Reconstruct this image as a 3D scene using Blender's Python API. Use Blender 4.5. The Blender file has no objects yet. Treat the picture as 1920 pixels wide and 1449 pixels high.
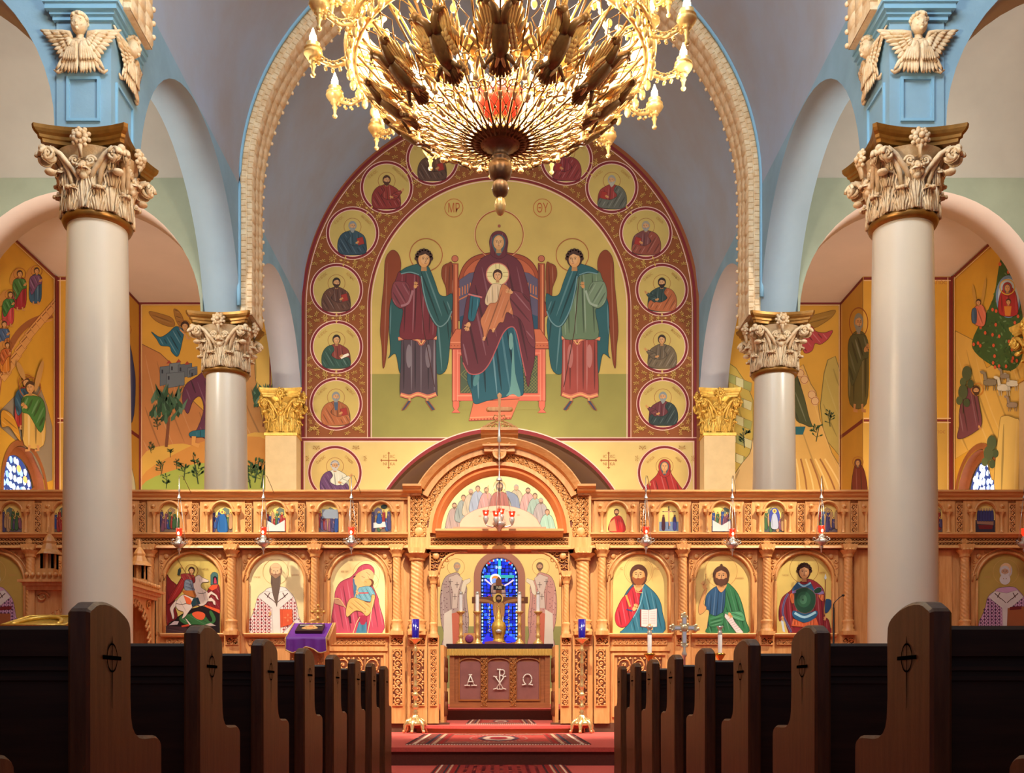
import bpy, bmesh, math, random
from mathutils import Vector, Matrix, geometry
PI = math.pi
F = 1890.0; CX = 938.0; CY = 1297.0; CZ = 0.75
SC = bpy.context.scene
COL = SC.collection
def P(px, py, d):
    return Vector(((px-CX)*d/F, d, CZ+(CY-py)*d/F))
def s2l(c):
    c = c/255.0
    return c/12.92 if c <= .04045 else ((c+.055)/1.055)**2.4
def rgb(*c): return (s2l(c[0]), s2l(c[1]), s2l(c[2]), 1.0)

# ---------------------------------------------------------------- materials
MATS = {}
def mat(name, color, rough=.6, metal=0., var=.0, scale=3., bump=0., bscale=40., stretch=None, color2=None, coat=0., spec=.5, contrast=(.35,.65)):
    if name in MATS: return MATS[name]
    m = bpy.data.materials.new(name); m.use_nodes = True
    nt = m.node_tree; b = nt.nodes['Principled BSDF']
    b.inputs['Roughness'].default_value = rough; b.inputs['Metallic'].default_value = metal
    b.inputs['Specular IOR Level'].default_value = spec
    b.inputs['Coat Weight'].default_value = coat; b.inputs['Coat Roughness'].default_value = .15
    c1 = rgb(*color)
    b.inputs['Base Color'].default_value = c1
    tc = nt.nodes.new('ShaderNodeTexCoord'); mp = nt.nodes.new('ShaderNodeMapping')
    nt.links.new(tc.outputs['Object'], mp.inputs['Vector'])
    if stretch: mp.inputs['Scale'].default_value = stretch
    if color2 or var:
        n = nt.nodes.new('ShaderNodeTexNoise'); n.inputs['Scale'].default_value = scale; n.inputs['Detail'].default_value = 5
        n.inputs['Roughness'].default_value = .6
        nt.links.new(mp.outputs['Vector'], n.inputs['Vector'])
        r = nt.nodes.new('ShaderNodeValToRGB'); nt.links.new(n.outputs['Fac'], r.inputs['Fac'])
        c2 = rgb(*color2) if color2 else tuple(x*(1-var) for x in c1[:3])+(1,)
        r.color_ramp.elements[0].position = contrast[0]; r.color_ramp.elements[1].position = contrast[1]
        r.color_ramp.elements[0].color = c2; r.color_ramp.elements[1].color = c1
        nt.links.new(r.outputs['Color'], b.inputs['Base Color'])
    if bump:
        n2 = nt.nodes.new('ShaderNodeTexNoise'); n2.inputs['Scale'].default_value = bscale; n2.inputs['Detail'].default_value = 4
        nt.links.new(mp.outputs['Vector'], n2.inputs['Vector'])
        bp = nt.nodes.new('ShaderNodeBump'); bp.inputs['Strength'].default_value = bump; bp.inputs['Distance'].default_value = .01
        nt.links.new(n2.outputs['Fac'], bp.inputs['Height']); nt.links.new(bp.outputs['Normal'], b.inputs['Normal'])
    MATS[name] = m; return m
def emis(name, color, strength, base=None):
    if name in MATS: return MATS[name]
    m = bpy.data.materials.new(name); m.use_nodes = True; b = m.node_tree.nodes['Principled BSDF']
    b.inputs['Base Color'].default_value = rgb(*(base or color)); b.inputs['Emission Color'].default_value = rgb(*color)
    b.inputs['Emission Strength'].default_value = strength; b.inputs['Roughness'].default_value = .3
    MATS[name] = m; return m
def vcol(name, rough=.55, emit=0., spec=.4, var=.12, scale=2.5, coat=0.):
    if name in MATS: return MATS[name]
    m = bpy.data.materials.new(name); m.use_nodes = True; nt = m.node_tree; b = nt.nodes['Principled BSDF']
    a = nt.nodes.new('ShaderNodeVertexColor'); a.layer_name = 'Col'
    tc = nt.nodes.new('ShaderNodeTexCoord'); n = nt.nodes.new('ShaderNodeTexNoise'); n.inputs['Scale'].default_value = scale; n.inputs['Detail'].default_value = 6
    nt.links.new(tc.outputs['Object'], n.inputs['Vector'])
    mr = nt.nodes.new('ShaderNodeMapRange'); mr.inputs['From Min'].default_value = .3; mr.inputs['From Max'].default_value = .7
    mr.inputs['To Min'].default_value = 1-var; mr.inputs['To Max'].default_value = 1+var
    nt.links.new(n.outputs['Fac'], mr.inputs['Value'])
    mx = nt.nodes.new('ShaderNodeMix'); mx.data_type = 'RGBA'; mx.blend_type = 'MULTIPLY'; mx.inputs['Factor'].default_value = 1
    nt.links.new(a.outputs['Color'], mx.inputs[6]); nt.links.new(mr.outputs['Result'], mx.inputs[7])
    nt.links.new(mx.outputs[2], b.inputs['Base Color'])
    b.inputs['Roughness'].default_value = rough; b.inputs['Specular IOR Level'].default_value = spec; b.inputs['Coat Weight'].default_value = coat
    if emit:
        nt.links.remove(b.inputs['Base Color'].links[0]); b.inputs['Base Color'].default_value = (.01,.01,.015,1)
        nt.links.new(a.outputs['Color'], b.inputs['Emission Color']); b.inputs['Emission Strength'].default_value = emit
    MATS[name] = m; return m

M_BLUE = mat('blue_plaster', (128,166,188), .75, var=.18, scale=1.2, bump=.15, bscale=30)
M_BLUEL = mat('blue_moulding', (120,168,196), .6)
M_VAULT = mat('vault_plaster', (150,168,192), .8, scale=.5, color2=(148,152,160), bump=.2, bscale=18)
M_GREEN = mat('green_plaster', (140,148,128), .8, var=.12, scale=1.5)
M_GREY = mat('grey_plaster', (170,164,152), .8, var=.12, scale=.8)
M_PINK = mat('cream_plaster', (205,182,165), .8, var=.06, scale=1.2)
M_SOFF = mat('soffit_plaster', (172,170,176), .8, var=.08, scale=1.)
M_SHAFT = mat('shaft_enamel', (210,200,180), .28, var=.05, scale=.8, spec=.5)
M_ORN = mat('ornament_plaster', (224,204,168), .6, color2=(205,172,128), scale=9, bump=.5, bscale=60)
M_GOLDP = mat('gold_paint', (150,104,42), .38, metal=.6, var=.3, scale=8)
M_GILT = mat('gilding', (236,188,84), .36, metal=.45, var=.3, scale=14, bump=.3, bscale=60)
M_WOOD = mat('maple_wood', (220,162,100), .42, scale=4, color2=(202,138,76), stretch=(6,6,.7), bump=.08, bscale=60)
M_WOODH = mat('maple_wood_long', (222,166,104), .42, scale=4, color2=(204,142,80), stretch=(.7,6,6), bump=.08, bscale=60)
M_WOODD = mat('dark_wood_hole_shade', (110,54,22), .6)  # dark tone paints the shade in pierced holes; also colours the gate carving
M_PEW = mat('walnut_stain', (98,62,36), .42, scale=5, color2=(76,46,26), stretch=(8,8,.8), bump=.1, bscale=80, spec=.3)
M_PEWD = mat('walnut_back', (60,36,20), .5, scale=5, color2=(44,26,14), stretch=(.6,8,8), spec=.3)
M_CARVE_SHADE = mat('carving_shade_black', (10,8,7), 1., spec=0.)  # black paints the shade inside the carved cross lines of the pews
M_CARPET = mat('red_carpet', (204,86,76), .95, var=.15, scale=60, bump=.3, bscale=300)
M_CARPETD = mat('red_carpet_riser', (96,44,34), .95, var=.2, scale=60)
M_PLINTH = mat('dark_plinth', (96,62,38), .6, var=.2)
M_BRASS = mat('polished_brass', (226,178,84), .2, metal=1.)
M_BRASSD = mat('aged_brass', (150,100,48), .35, metal=1., var=.3, scale=20)
M_SILVER = mat('silvered_metal', (206,200,190), .26, metal=.6)
M_WAX = mat('white_wax', (240,236,228), .5)
M_FLOOR = mat('church_floor', (120,60,50), .9, var=.1)

# ---------------------------------------------------------------- mesh builder
class MB:
    def __init__(s): s.v = []; s.f = []; s.m = []; s.sm = []
    def add(s, vs, fs, mi=0, smooth=False):
        o = len(s.v); s.v += [tuple(v) for v in vs]
        for f in fs: s.f.append(tuple(i+o for i in f)); s.m.append(mi); s.sm.append(smooth)
        return s
    def box(s, x0, x1, y0, y1, z0, z1, mi=0):
        vs = [(x,y,z) for z in (z0,z1) for y in (y0,y1) for x in (x0,x1)]
        return s.add(vs, [(0,2,3,1),(4,5,7,6),(0,1,5,4),(2,6,7,3),(0,4,6,2),(1,3,7,5)], mi)
    def prism(s, poly, fn, h0, h1, mi=0, smooth=False):
        # poly 2D; fn(a,b,h)->3D
        n = len(poly); vs = [fn(a,b,h0) for a,b in poly]+[fn(a,b,h1) for a,b in poly]
        s.add(vs, [tuple(range(n))[::-1], tuple(range(n,2*n))], mi)
        s.add(vs, [(i,(i+1)%n,n+(i+1)%n,n+i) for i in range(n)], mi, smooth); return s
    def lathe(s, prof, c=(0,0,0), n=24, mi=0, smooth=True, rfn=None, cap=False):
        vs = []
        for r,z in prof:
            for i in range(n):
                a = 2*PI*i/n; rr = r*(rfn(a,z) if rfn else 1)
                vs.append((c[0]+rr*math.cos(a), c[1]+rr*math.sin(a), c[2]+z))
        fs = [(j*n+i, j*n+(i+1)%n, (j+1)*n+(i+1)%n, (j+1)*n+i) for j in range(len(prof)-1) for i in range(n)]
        s.add(vs, fs, mi, smooth)
        if cap: s.add(vs[:n], [tuple(range(n))[::-1]], mi); s.add(vs[-n:], [tuple(range(n))], mi)
        return s
    def tube(s, path, r, n=6, mi=0, closed=False, smooth=True):
        path = [Vector(p) for p in path]; m = len(path); vs = []; up = Vector((0,0,1))
        rr = r if isinstance(r,(list,tuple)) else [r]*m
        for k,p in enumerate(path):
            a = path[(k-1)%m] if (closed or k>0) else p; b = path[(k+1)%m] if (closed or k<m-1) else p
            t = (b-a); t = t.normalized() if t.length>1e-9 else Vector((0,0,1))
            u = up.cross(t)
            if u.length < .05: u = Vector((1,0,0)).cross(t)
            u.normalize(); w = t.cross(u)
            for i in range(n):
                an = 2*PI*i/n; vs.append(p+u*(rr[k]*math.cos(an))+w*(rr[k]*math.sin(an)))
        K = m if closed else m-1
        fs = [(k*n+i, k*n+(i+1)%n, ((k+1)%m)*n+(i+1)%n, ((k+1)%m)*n+i) for k in range(K) for i in range(n)]
        if not closed: fs += [tuple(range(n))[::-1], tuple(range((m-1)*n, m*n))]
        return s.add(vs, fs, mi, smooth)
    def ball(s, c, r, n=12, m=8, mi=0, sc=(1,1,1), rot=None):
        vs = []
        for j in range(m+1):
            t = PI*j/m
            for i in range(n):
                a = 2*PI*i/n; v = Vector((r*sc[0]*math.sin(t)*math.cos(a), r*sc[1]*math.sin(t)*math.sin(a), r*sc[2]*math.cos(t)))
                if rot: v = rot @ v
                vs.append(v+Vector(c))
        fs = [(j*n+i, (j+1)*n+i, (j+1)*n+(i+1)%n, j*n+(i+1)%n) for j in range(m) for i in range(n)]
        return s.add(vs, fs, mi, True)
    def grid(s, fn, nu, nv, mi=0, smooth=True, thick=None):
        vs = [fn(u/nu, v/nv) for v in range(nv+1) for u in range(nu+1)]
        fs = [(v*(nu+1)+u, v*(nu+1)+u+1, (v+1)*(nu+1)+u+1, (v+1)*(nu+1)+u) for v in range(nv) for u in range(nu)]
        return s.add(vs, fs, mi, smooth)
    def merge(s, o, M=None, mi=None):
        k = len(s.v); s.v += [tuple((M@Vector(v)) if M else v) for v in o.v]
        s.f += [tuple(i+k for i in f) for f in o.f]; s.m += [x if mi is None else mi for x in o.m]; s.sm += o.sm; return s
    def build(s, name, mats, parent=None, loc=None, rot=None, weld=False):
        me = bpy.data.meshes.new(name); me.from_pydata(s.v, [], s.f)
        if not isinstance(mats,(list,tuple)): mats = [mats]
        for m in mats: me.materials.append(m)
        me.polygons.foreach_set('material_index', s.m); me.polygons.foreach_set('use_smooth', s.sm); me.update()
        bm = bmesh.new(); bm.from_mesh(me)
        if weld: bmesh.ops.remove_doubles(bm, verts=bm.verts, dist=1e-5)
        bmesh.ops.recalc_face_normals(bm, faces=bm.faces); bm.to_mesh(me); bm.free()
        return link(name, me, parent, loc, rot)
def link(name, data, parent=None, loc=None, rot=None):
    o = bpy.data.objects.new(name, data); COL.objects.link(o)
    if parent: o.parent = parent
    if loc: o.location = loc
    if rot: o.rotation_euler = rot
    return o
def tag(o, label=None, cat=None, group=None, kind=None):
    if label: o['label'] = label
    if cat: o['category'] = cat
    if group: o['group'] = group
    if kind: o['kind'] = kind
    return o
def struct(o): o['kind'] = 'structure'; return o
def empty(name, loc, label, cat, group=None, rz=0):
    o = bpy.data.objects.new(name, None); COL.objects.link(o); o.location = loc; o.rotation_euler = (0,0,rz)
    return tag(o, label, cat, group)
def copy_tree(o, parent=None):
    c = o.copy(); COL.objects.link(c); c.parent = parent
    for ch in list(o.children): copy_tree(ch, c)
    return c
XZ = lambda y: (lambda a,b,h: (a, y+h, b))
def cr(pts, closed=True, k=5):
    n = len(pts); out = []
    R = range(n) if closed else range(n-1)
    for i in R:
        if closed: p0,p1,p2,p3 = pts[i-1],pts[i],pts[(i+1)%n],pts[(i+2)%n]
        else: p0,p1,p2,p3 = pts[max(i-1,0)],pts[i],pts[i+1],pts[min(i+2,n-1)]
        for j in range(k):
            t = j/k
            out.append(tuple(.5*((2*p1[a])+(-p0[a]+p2[a])*t+(2*p0[a]-5*p1[a]+4*p2[a]-p3[a])*t*t+(-p0[a]+3*p1[a]-3*p2[a]+p3[a])*t**3) for a in range(len(p1))))
    if not closed: out.append(tuple(pts[-1]))
    return out

# ---------------------------------------------------------------- camera
cam = bpy.data.cameras.new('camera'); camo = bpy.data.objects.new('camera', cam); COL.objects.link(camo)
camo.location = (0,0,CZ); camo.rotation_euler = (PI/2,0,0)
cam.sensor_width = 36; cam.lens = F/1920*36
cam.shift_x = (960-CX)/1920; cam.shift_y = (CY-724.5)/1920
SC.camera = camo
# ---------------------------------------------------------------- building shell
XI, XO, XS = 4.2, 4.79, 8.79           # nave face, aisle face of arcade wall, side wall
ZC = 8.9; DW = 21.3; ZCEIL = 8.97
def arch_plate(name, mats, fn, a0, a1, z0, z1, holes, depth, n=28):
    # plate in (a,z) with arched holes [(ac,R,zs)], thickness depth; fn(a,z,h); mats: face, soffit
    mb = MB(); A = [a0]
    spans = []
    for ac,R,zs in sorted(holes):
        spans.append((ac-R,ac+R,ac,R,zs))
    cur = a0
    def solid(x0,x1):
        if x1-x0 < 1e-4: return
        mb.prism([(x0,z0),(x1,z0),(x1,z1),(x0,z1)], fn, 0, depth, 0)
    for hi_,(s0,s1,ac,R,zs) in enumerate(spans):
        solid(cur, s0); cur = s1
        pts = []
        for i in range(n+1):
            t = PI*i/n; a = ac-R*math.cos(t); z = max(z0, zs+R*math.sin(t)); pts.append((a,z))
        for i in range(n):
            (p,q),(r,w) = pts[i],pts[i+1]
            vs = [fn(p,q,0),fn(r,w,0),fn(r,z1,0),fn(p,z1,0),fn(p,q,depth),fn(r,w,depth),fn(r,z1,depth),fn(p,z1,depth)]
            mb.add(vs, [(0,1,2,3),(4,7,6,5),(3,2,6,7)], 0, False)
            mb.add(vs, [(0,4,5,1)], 1+min(hi_,len(mats)-2), True)
    solid(cur, a1)
    return struct(mb.build(name, mats, weld=True))
for sd, side in ((-1,'left'),(1,'right')):
    XS = 8.79 if sd<0 else 8.94; XR_ = 7.62 if sd<0 else 7.18
    arch_plate('wall_arcade_'+side, [M_BLUE, mat('soffit_blue', (146,166,178), .8, var=.1, scale=1.), M_SOFF], lambda a,z,h,sd=sd: (sd*(XI+h), a, z), 10.88, DW, 6.82, ZC+.02, [(14.0,2.28,6.6),(19.12,2.19,6.5)], XO-XI)
    for k,(d0,nm) in enumerate(((10.9,'crossing'),(16.22,'aisle'))):
        arch_plate('wall_%s_%s'%(nm,side), [M_BLUE if k==0 else M_GREEN, M_SOFF if k==0 else M_PINK], lambda a,z,h,sd=sd,d0=d0: (sd*a, d0+h, z), XO, XS, 6.85, 14.0 if k==0 else 9.02, [(6.80,1.98,6.85)], .7)
    # outer side wall, stepped far end
    mb = MB()
    # side wall with a window hole (window centre d=18.55)
    wy, wr, wz0, wzs = (18.65 if sd<0 else 18.9), .83, 2.7, 4.45
    x0, x1 = sd*XS, sd*(XS+.45)
    fnS = lambda a,z,h,sd=sd: (sd*(XS+h), a, z)
    def q(a0,a1,z0,z1): mb.prism([(a0,z0),(a1,z0),(a1,z1),(a0,z1)], fnS, 0, .45, 0)
    q(-4, wy-wr, 0, 14); q(wy+wr, 19.95, 0, 9.3); q(wy-wr, wy+wr, 0, wz0)
    for i in range(20):
        t0, t1 = PI*i/20, PI*(i+1)/20
        a, b = wy-wr*math.cos(t0), wy-wr*math.cos(t1); za, zb = wzs+wr*math.sin(t0), wzs+wr*math.sin(t1)
        mb.prism([(a,za),(b,zb),(b,9.3),(a,9.3)], fnS, 0, .45, 0)
    struct(mb.build('wall_'+side, [mat('ochre_wall', (190,140,60), .7, var=.15, scale=1.5)]))
    mb = MB()
    mb.box(min(sd*XR_,sd*9.3), max(sd*XR_,sd*9.3), 19.95, 20.4, 0, 9.3)
    mb.box(min(sd*XR_,sd*8.1), max(sd*XR_,sd*8.1), 20.3, 21.8, 0, 9.3)
    mb.box(min(sd*4.23,sd*8.1), max(sd*4.23,sd*8.1), DW, DW+.4, 0, 9.3)
    struct(mb.build('wall_far_'+side, [MATS['ochre_wall']]))
    mb = MB(); mb.box(min(sd*XI,sd*9.3), max(sd*XI,sd*9.3), 16.9, 21.7, ZCEIL, ZCEIL+.1)
    struct(mb.build('ceiling_aisle_'+side, [M_PINK]))
    mb = MB()
    mb.grid(lambda u,v,sd=sd: (sd*(XI+.3+(XS+.2-XI-.3)*u), 13.9-2.4*math.cos(PI*v), 9.0+1.9*math.sin(PI*v)), 1, 28)
    struct(mb.build('ceiling_vault_'+side, [M_GREY]))
# nave barrel vault
mb = MB(); mb.grid(lambda u,v: (-XI*math.cos(PI*u), 10.88+(DW-10.88)*v, ZC+XI*math.sin(PI*u)), 64, 1)
struct(mb.build('ceiling_nave', [M_VAULT]))
# crossing wall above vault mouth (never in view but closes the place)
mb = MB()
for i in range(32):
    t0,t1 = PI*i/32, PI*(i+1)/32
    a,b = -XI*math.cos(t0), -XI*math.cos(t1); mb.prism([(a,ZC+XI*math.sin(t0)),(b,ZC+XI*math.sin(t1)),(b,14),(a,14)], lambda x,z,h: (x,10.9+h,z), 0, .2)
mb.box(-XO,-XI,10.9,11.1,ZC,14); mb.box(XI,XO,10.9,11.1,ZC,14)
struct(mb.build('wall_crossing_top', [M_BLUE]))
mb = MB(); mb.box(-9.3,9.3,-4,11.1,14,14.2); struct(mb.build('ceiling_crossing', [M_VAULT]))
# east wall with apse arch (R 2.9, zc 3.35)
mb = MB(); AR, AZ = 2.9, 3.35
top = lambda x: ZC+math.sqrt(max(0,(XI+.02)**2-x*x))
xs = sorted(set([-4.22,-AR,AR,4.22]+[-AR*math.cos(PI*i/40) for i in range(1,40)]+[-3.5,-3.2,3.2,3.5,-3.9,3.9,-4.1,4.1]))
for a,b in zip(xs,xs[1:]):
    za = AZ+math.sqrt(max(0,AR*AR-a*a)) if abs(a)<AR+1e-6 else 0; zb = AZ+math.sqrt(max(0,AR*AR-b*b)) if abs(b)<AR+1e-6 else 0
    if abs(a+b)/2 > AR: za = zb = 0
    elif abs(abs(a)-AR)<1e-6: za = AZ
    if abs(a+b)/2 < AR and abs(abs(b)-AR)<1e-6: zb = AZ
    mb.prism([(a,za),(b,zb),(b,top(b)),(a,top(a))], lambda x,z,h: (x,DW+h,z), 0, .35)
struct(mb.build('wall_east', [mat('brown_mural_ground', (140,76,34), .7)]))
mb = MB()
mb.grid(lambda u,v: (-AR*math.cos(PI*u), DW+.05+(24.0-DW)*v, AZ+AR*math.sin(PI*u)), 40, 1)
mb.grid(lambda u,v: (-AR, DW+.05+(24.0-DW)*v, AZ*u), 1, 1); mb.grid(lambda u,v: (AR, DW+.05+(24.0-DW)*v, AZ*u), 1, 1)
struct(mb.build('wall_apse', [mat('apse_soffit', (104,72,48), .8, color2=(92,64,60), scale=.8)]))
# floors
mb = MB(); mb.box(-9.3,9.3,-4,24.2,-.1,0); struct(mb.build('floor', [M_CARPET]))
mb = MB(); mb.box(-8.78,8.78,10.29,21.3,0.0,.18)
mb.box(-8.78,8.78,10.26,10.30,.14,.185); 
struct(mb.build('floor_solea', [M_CARPET, M_CARPETD]))
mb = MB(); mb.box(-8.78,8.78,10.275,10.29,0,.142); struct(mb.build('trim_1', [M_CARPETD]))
mb = MB(); mb.box(-2.6,2.6,14.45,24,.17,.28)
pl = [(-1.3,14.5),(1.3,14.5)]+[(1.3*math.cos(PI*i/16), 14.1-.42*math.sin(PI*i/16)) for i in range(17)]
pl = [(1.22,14.5)]+[(1.22-2.44*i/16, 14.02-.3*math.sin(PI*i/16)) for i in range(17)]+[(-1.22,14.5)]
mb.prism(pl, lambda a,b,h: (a,b,h), .245, .285)
pl2 = [(1.17,14.5)]+[(1.17-2.34*i/16, 14.06-.3*math.sin(PI*i/16)) for i in range(17)]+[(-1.17,14.5)]
mb.prism(pl2, lambda a,b,h: (a,b,h), .17, .25, 1)
struct(mb.build('floor_sanctuary', [M_CARPET, mat('tan_riser', (176,116,70), .8)]))
mb = MB(); mb.box(-2.6,2.6,16.9,23.9,.28,.464)
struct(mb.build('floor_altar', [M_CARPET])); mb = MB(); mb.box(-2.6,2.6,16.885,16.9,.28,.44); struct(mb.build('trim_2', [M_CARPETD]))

# ribs
def rib(name, d0, d1, zlow, zl=None):
    mb = MB(); N = 48; Ri, Ro = 3.98, 4.2
    path = [(-1,zlow)]
    def pt(R, s):  # s 0..1 along: legs + arc
        L1 = ZC-zlow; La = PI*4.1; T = 2*L1+La; q = s*T
        if q < L1: return (-R, zlow+q)
        if q > L1+La: return (R, ZC-(q-L1-La))
        t = (q-L1)/4.1; return (-R*math.cos(t), ZC+R*math.sin(t))
    n = 90
    # soffit relief blocks (staggered tiles)
    for side_h in (0,):
        mb.grid(lambda u,v: (lambda p:(p[0],d0+(d1-d0)*u,p[1]))(pt(Ri+.03,v)), 1, n*2)
        mb.grid(lambda u,v: (lambda p:(p[0],d0,p[1]))(pt(Ri+.03+(Ro-Ri)*u,v)), 1, n*2)
        mb.grid(lambda u,v: (lambda p:(p[0],d1,p[1]))(pt(Ri+.03+(Ro-Ri)*u,v)), 1, n*2)
    rnd = random.Random(4)
    rows = 3; w = (d1-d0)/rows
    for j in range(rows):
        nn = n
        for i in range(nn):
            s0 = (i+.08+(.5 if j%2 else 0))/nn; s1 = (i+.92+(.5 if j%2 else 0))/nn
            if s1 > .998: continue
            e0, e1 = d0+j*w+.012, d0+(j+1)*w-.012; k = .004+.008*rnd.random()
            a0,a1,b0,b1 = pt(Ri+.03,s0),pt(Ri+.03,s1),pt(Ri+.02-k,s0*.85+s1*.15),pt(Ri+.02-k,s0*.15+s1*.85)
            vs = [(a0[0],e0,a0[1]),(a1[0],e0,a1[1]),(a1[0],e1,a1[1]),(a0[0],e1,a0[1]),(b0[0],e0+.02,b0[1]),(b1[0],e0+.02,b1[1]),(b1[0],e1-.02,b1[1]),(b0[0],e1-.02,b0[1])]
            mb.add(vs, [(4,5,6,7),(0,1,5,4),(1,2,6,5),(2,3,7,6),(3,0,4,7)], 0, True)
    # front face scallops
    for i in range(n):
        for j in range(2):
            for h in range(2):
                s0 = (i+(h+.06+(.5 if j else 0))/2)/n; s1 = (i+(h+.94+(.5 if j else 0))/2)/n
                if s1 > .999: continue
                r0,r1 = 4.0+j*.1, 4.09+j*.1
                q4 = [pt(r0,s0),pt(r0,s1),pt(r1,s1),pt(r1,s0)]; cx_ = sum(q[0] for q in q4)/4; cz_ = sum(q[1] for q in q4)/4
                fr = [(cx_+(q[0]-cx_)*.8, d0-.014, cz_+(q[1]-cz_)*.8) for q in q4]
                mb.add([(q[0],d0,q[1]) for q in q4]+fr, [(4,5,6,7),(0,1,5,4),(1,2,6,5),(2,3,7,6),(3,0,4,7)], 0, False)
        p = pt(3.99, min(.999,(i+.8)/n)); mb.ball((p[0],d1-.02,p[1]), .03, 6, 4, 0, (1,1,1))
    for s_ in (-1,1): mb.box(min(s_*4.02,s_*4.2),max(s_*4.02,s_*4.2),d0+.01,d1-.01,zlow,ZC)
    o = mb.build(name, M_ORN)
    return struct(o)
rib('trim_3', 16.27, 16.98, 6.84)
rib('trim_4', 10.93, 11.62, 8.15)
# thin blue moulding outside the rib
mb = MB()
for R,dd in ((4.2,16.2),):
    mb.tube([(-R,dd,6.96+.2*i) for i in range(10)]+[(-R*math.cos(PI*i/60),dd,ZC+R*math.sin(PI*i/60)) for i in range(61)]+[(R,dd,ZC-.2*i) for i in range(1,10)], .035, 6)
struct(mb.build('trim_5', M_BLUEL))
# pier dressings: cornice and recessed panels on the two near piers
for sd in (-1,1):
    mb = MB()
    x0,x1 = sorted((sd*4.2, sd*4.79))
    for k,(pr,z0,z1) in enumerate(((.03,7.98,8.03),(.055,8.03,8.07),(.09,8.07,8.13),(.11,8.13,8.17))):
        mb.box(x0-pr, x1+pr, 10.88-pr, 11.72, z0, z1)
    # front panel frame  (z 6.9..7.37)
    def frame(fn, a0,a1,z0,z1,w=.03):
        for (p,q,r,s) in ((a0,a1,z0,z0+w),(a0,a1,z1-w,z1),(a0,a0+w,z0+w,z1-w),(a1-w,a1,z0+w,z1-w)):
            mb.prism([(p,r),(q,r),(q,s),(p,s)], fn, -.025, .01)
    c = sd*4.495; frame(lambda a,z,h: (a, 10.88+h, z), c-.18, c+.18, 6.90, 7.38)
    frame(lambda a,z,h: (sd*(4.2+h), a, z), 11.0, 11.5, 6.95, 7.4)
    struct(mb.build('trim_%d'%(6 if sd<0 else 7), M_BLUEL))

# ---------------------------------------------------------------- corinthian capital (unit: built for abacus side 1.02, bell height .72)
def leaf(mb, ang, r0, z0, h, w, out, mi=0, nu=8, nv=10):
    # acanthus leaf rising from r0,z0 hugging bell then curling outwards, serrated
    ca, sa = math.cos(ang), math.sin(ang)
    def fn(u, v):
        t = v; x = (u-.5)*2
        z = z0+h*math.sin(min(t,.86)/.86*PI/2)-(max(0,t-.8)/.2)**1.5*h*.13
        r = r0+.02+out*(max(0,t-.45)/.55)**2
        ww = w*(.55+.65*math.sin(PI*min(1,t*1.02))**.8*(1-.55*t))*(1+.16*math.sin(t*26))
        y = x*ww
        r += .06*(1-x*x)*(1-.4*t) + .012*math.cos(x*PI*3)
        an = y/max(r,.1)
        rr = r; return (rr*math.cos(ang+an), rr*math.sin(ang+an), z)
    mb.grid(fn, nu, nv, mi)
    for x_ in (-.82,-.5,-.2,.2,.5,.82):
        pp = [Vector(fn(.5+.5*x_*(1-.3*v_/6), v_/6*(1-.22*abs(x_)))) for v_ in range(7)]
        pp = [q_+Vector((q_.x,q_.y,0)).normalized()*.008 for q_ in pp]
        mb.tube(pp, [.012,.013,.013,.012,.012,.011,.013], 5, mi)
        mb.ball(pp[-1], .021, 6, 4, mi)
    for v_ in (.3,.5,.7):
        for u_ in (.02,.98): mb.ball(fn(u_,v_), .019, 6, 4, mi)
def spiral(mb, c, u, v, n, r0, turns, w, mi=0, sgn=1):
    # volute: spiral tube in plane (u,v) with hub
    pts = []; K = 26
    for i in range(K+1):
        t = i/K; a = sgn*2*PI*turns*t; r = r0*(1-.82*t)
        pts.append(Vector(c)+u*(r*math.cos(a))+v*(r*math.sin(a))+n*(w*.5*t))
    mb.tube(pts, [w*.5*(1-.45*i/K) for i in range(K+1)], 6, mi)
    mb.ball(Vector(c)+n*w*.3, r0*.2, 8, 6, mi)
    # web disc
    m = 14; vs = [Vector(c)+n*(-w*.2)]+[Vector(c)+u*(r0*.98*math.cos(2*PI*i/m))+v*(r0*.98*math.sin(2*PI*i/m))-n*(w*.2) for i in range(m)]
    mb.add(vs, [(0,1+i,1+(i+1)%m) for i in range(m)], mi)
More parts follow.
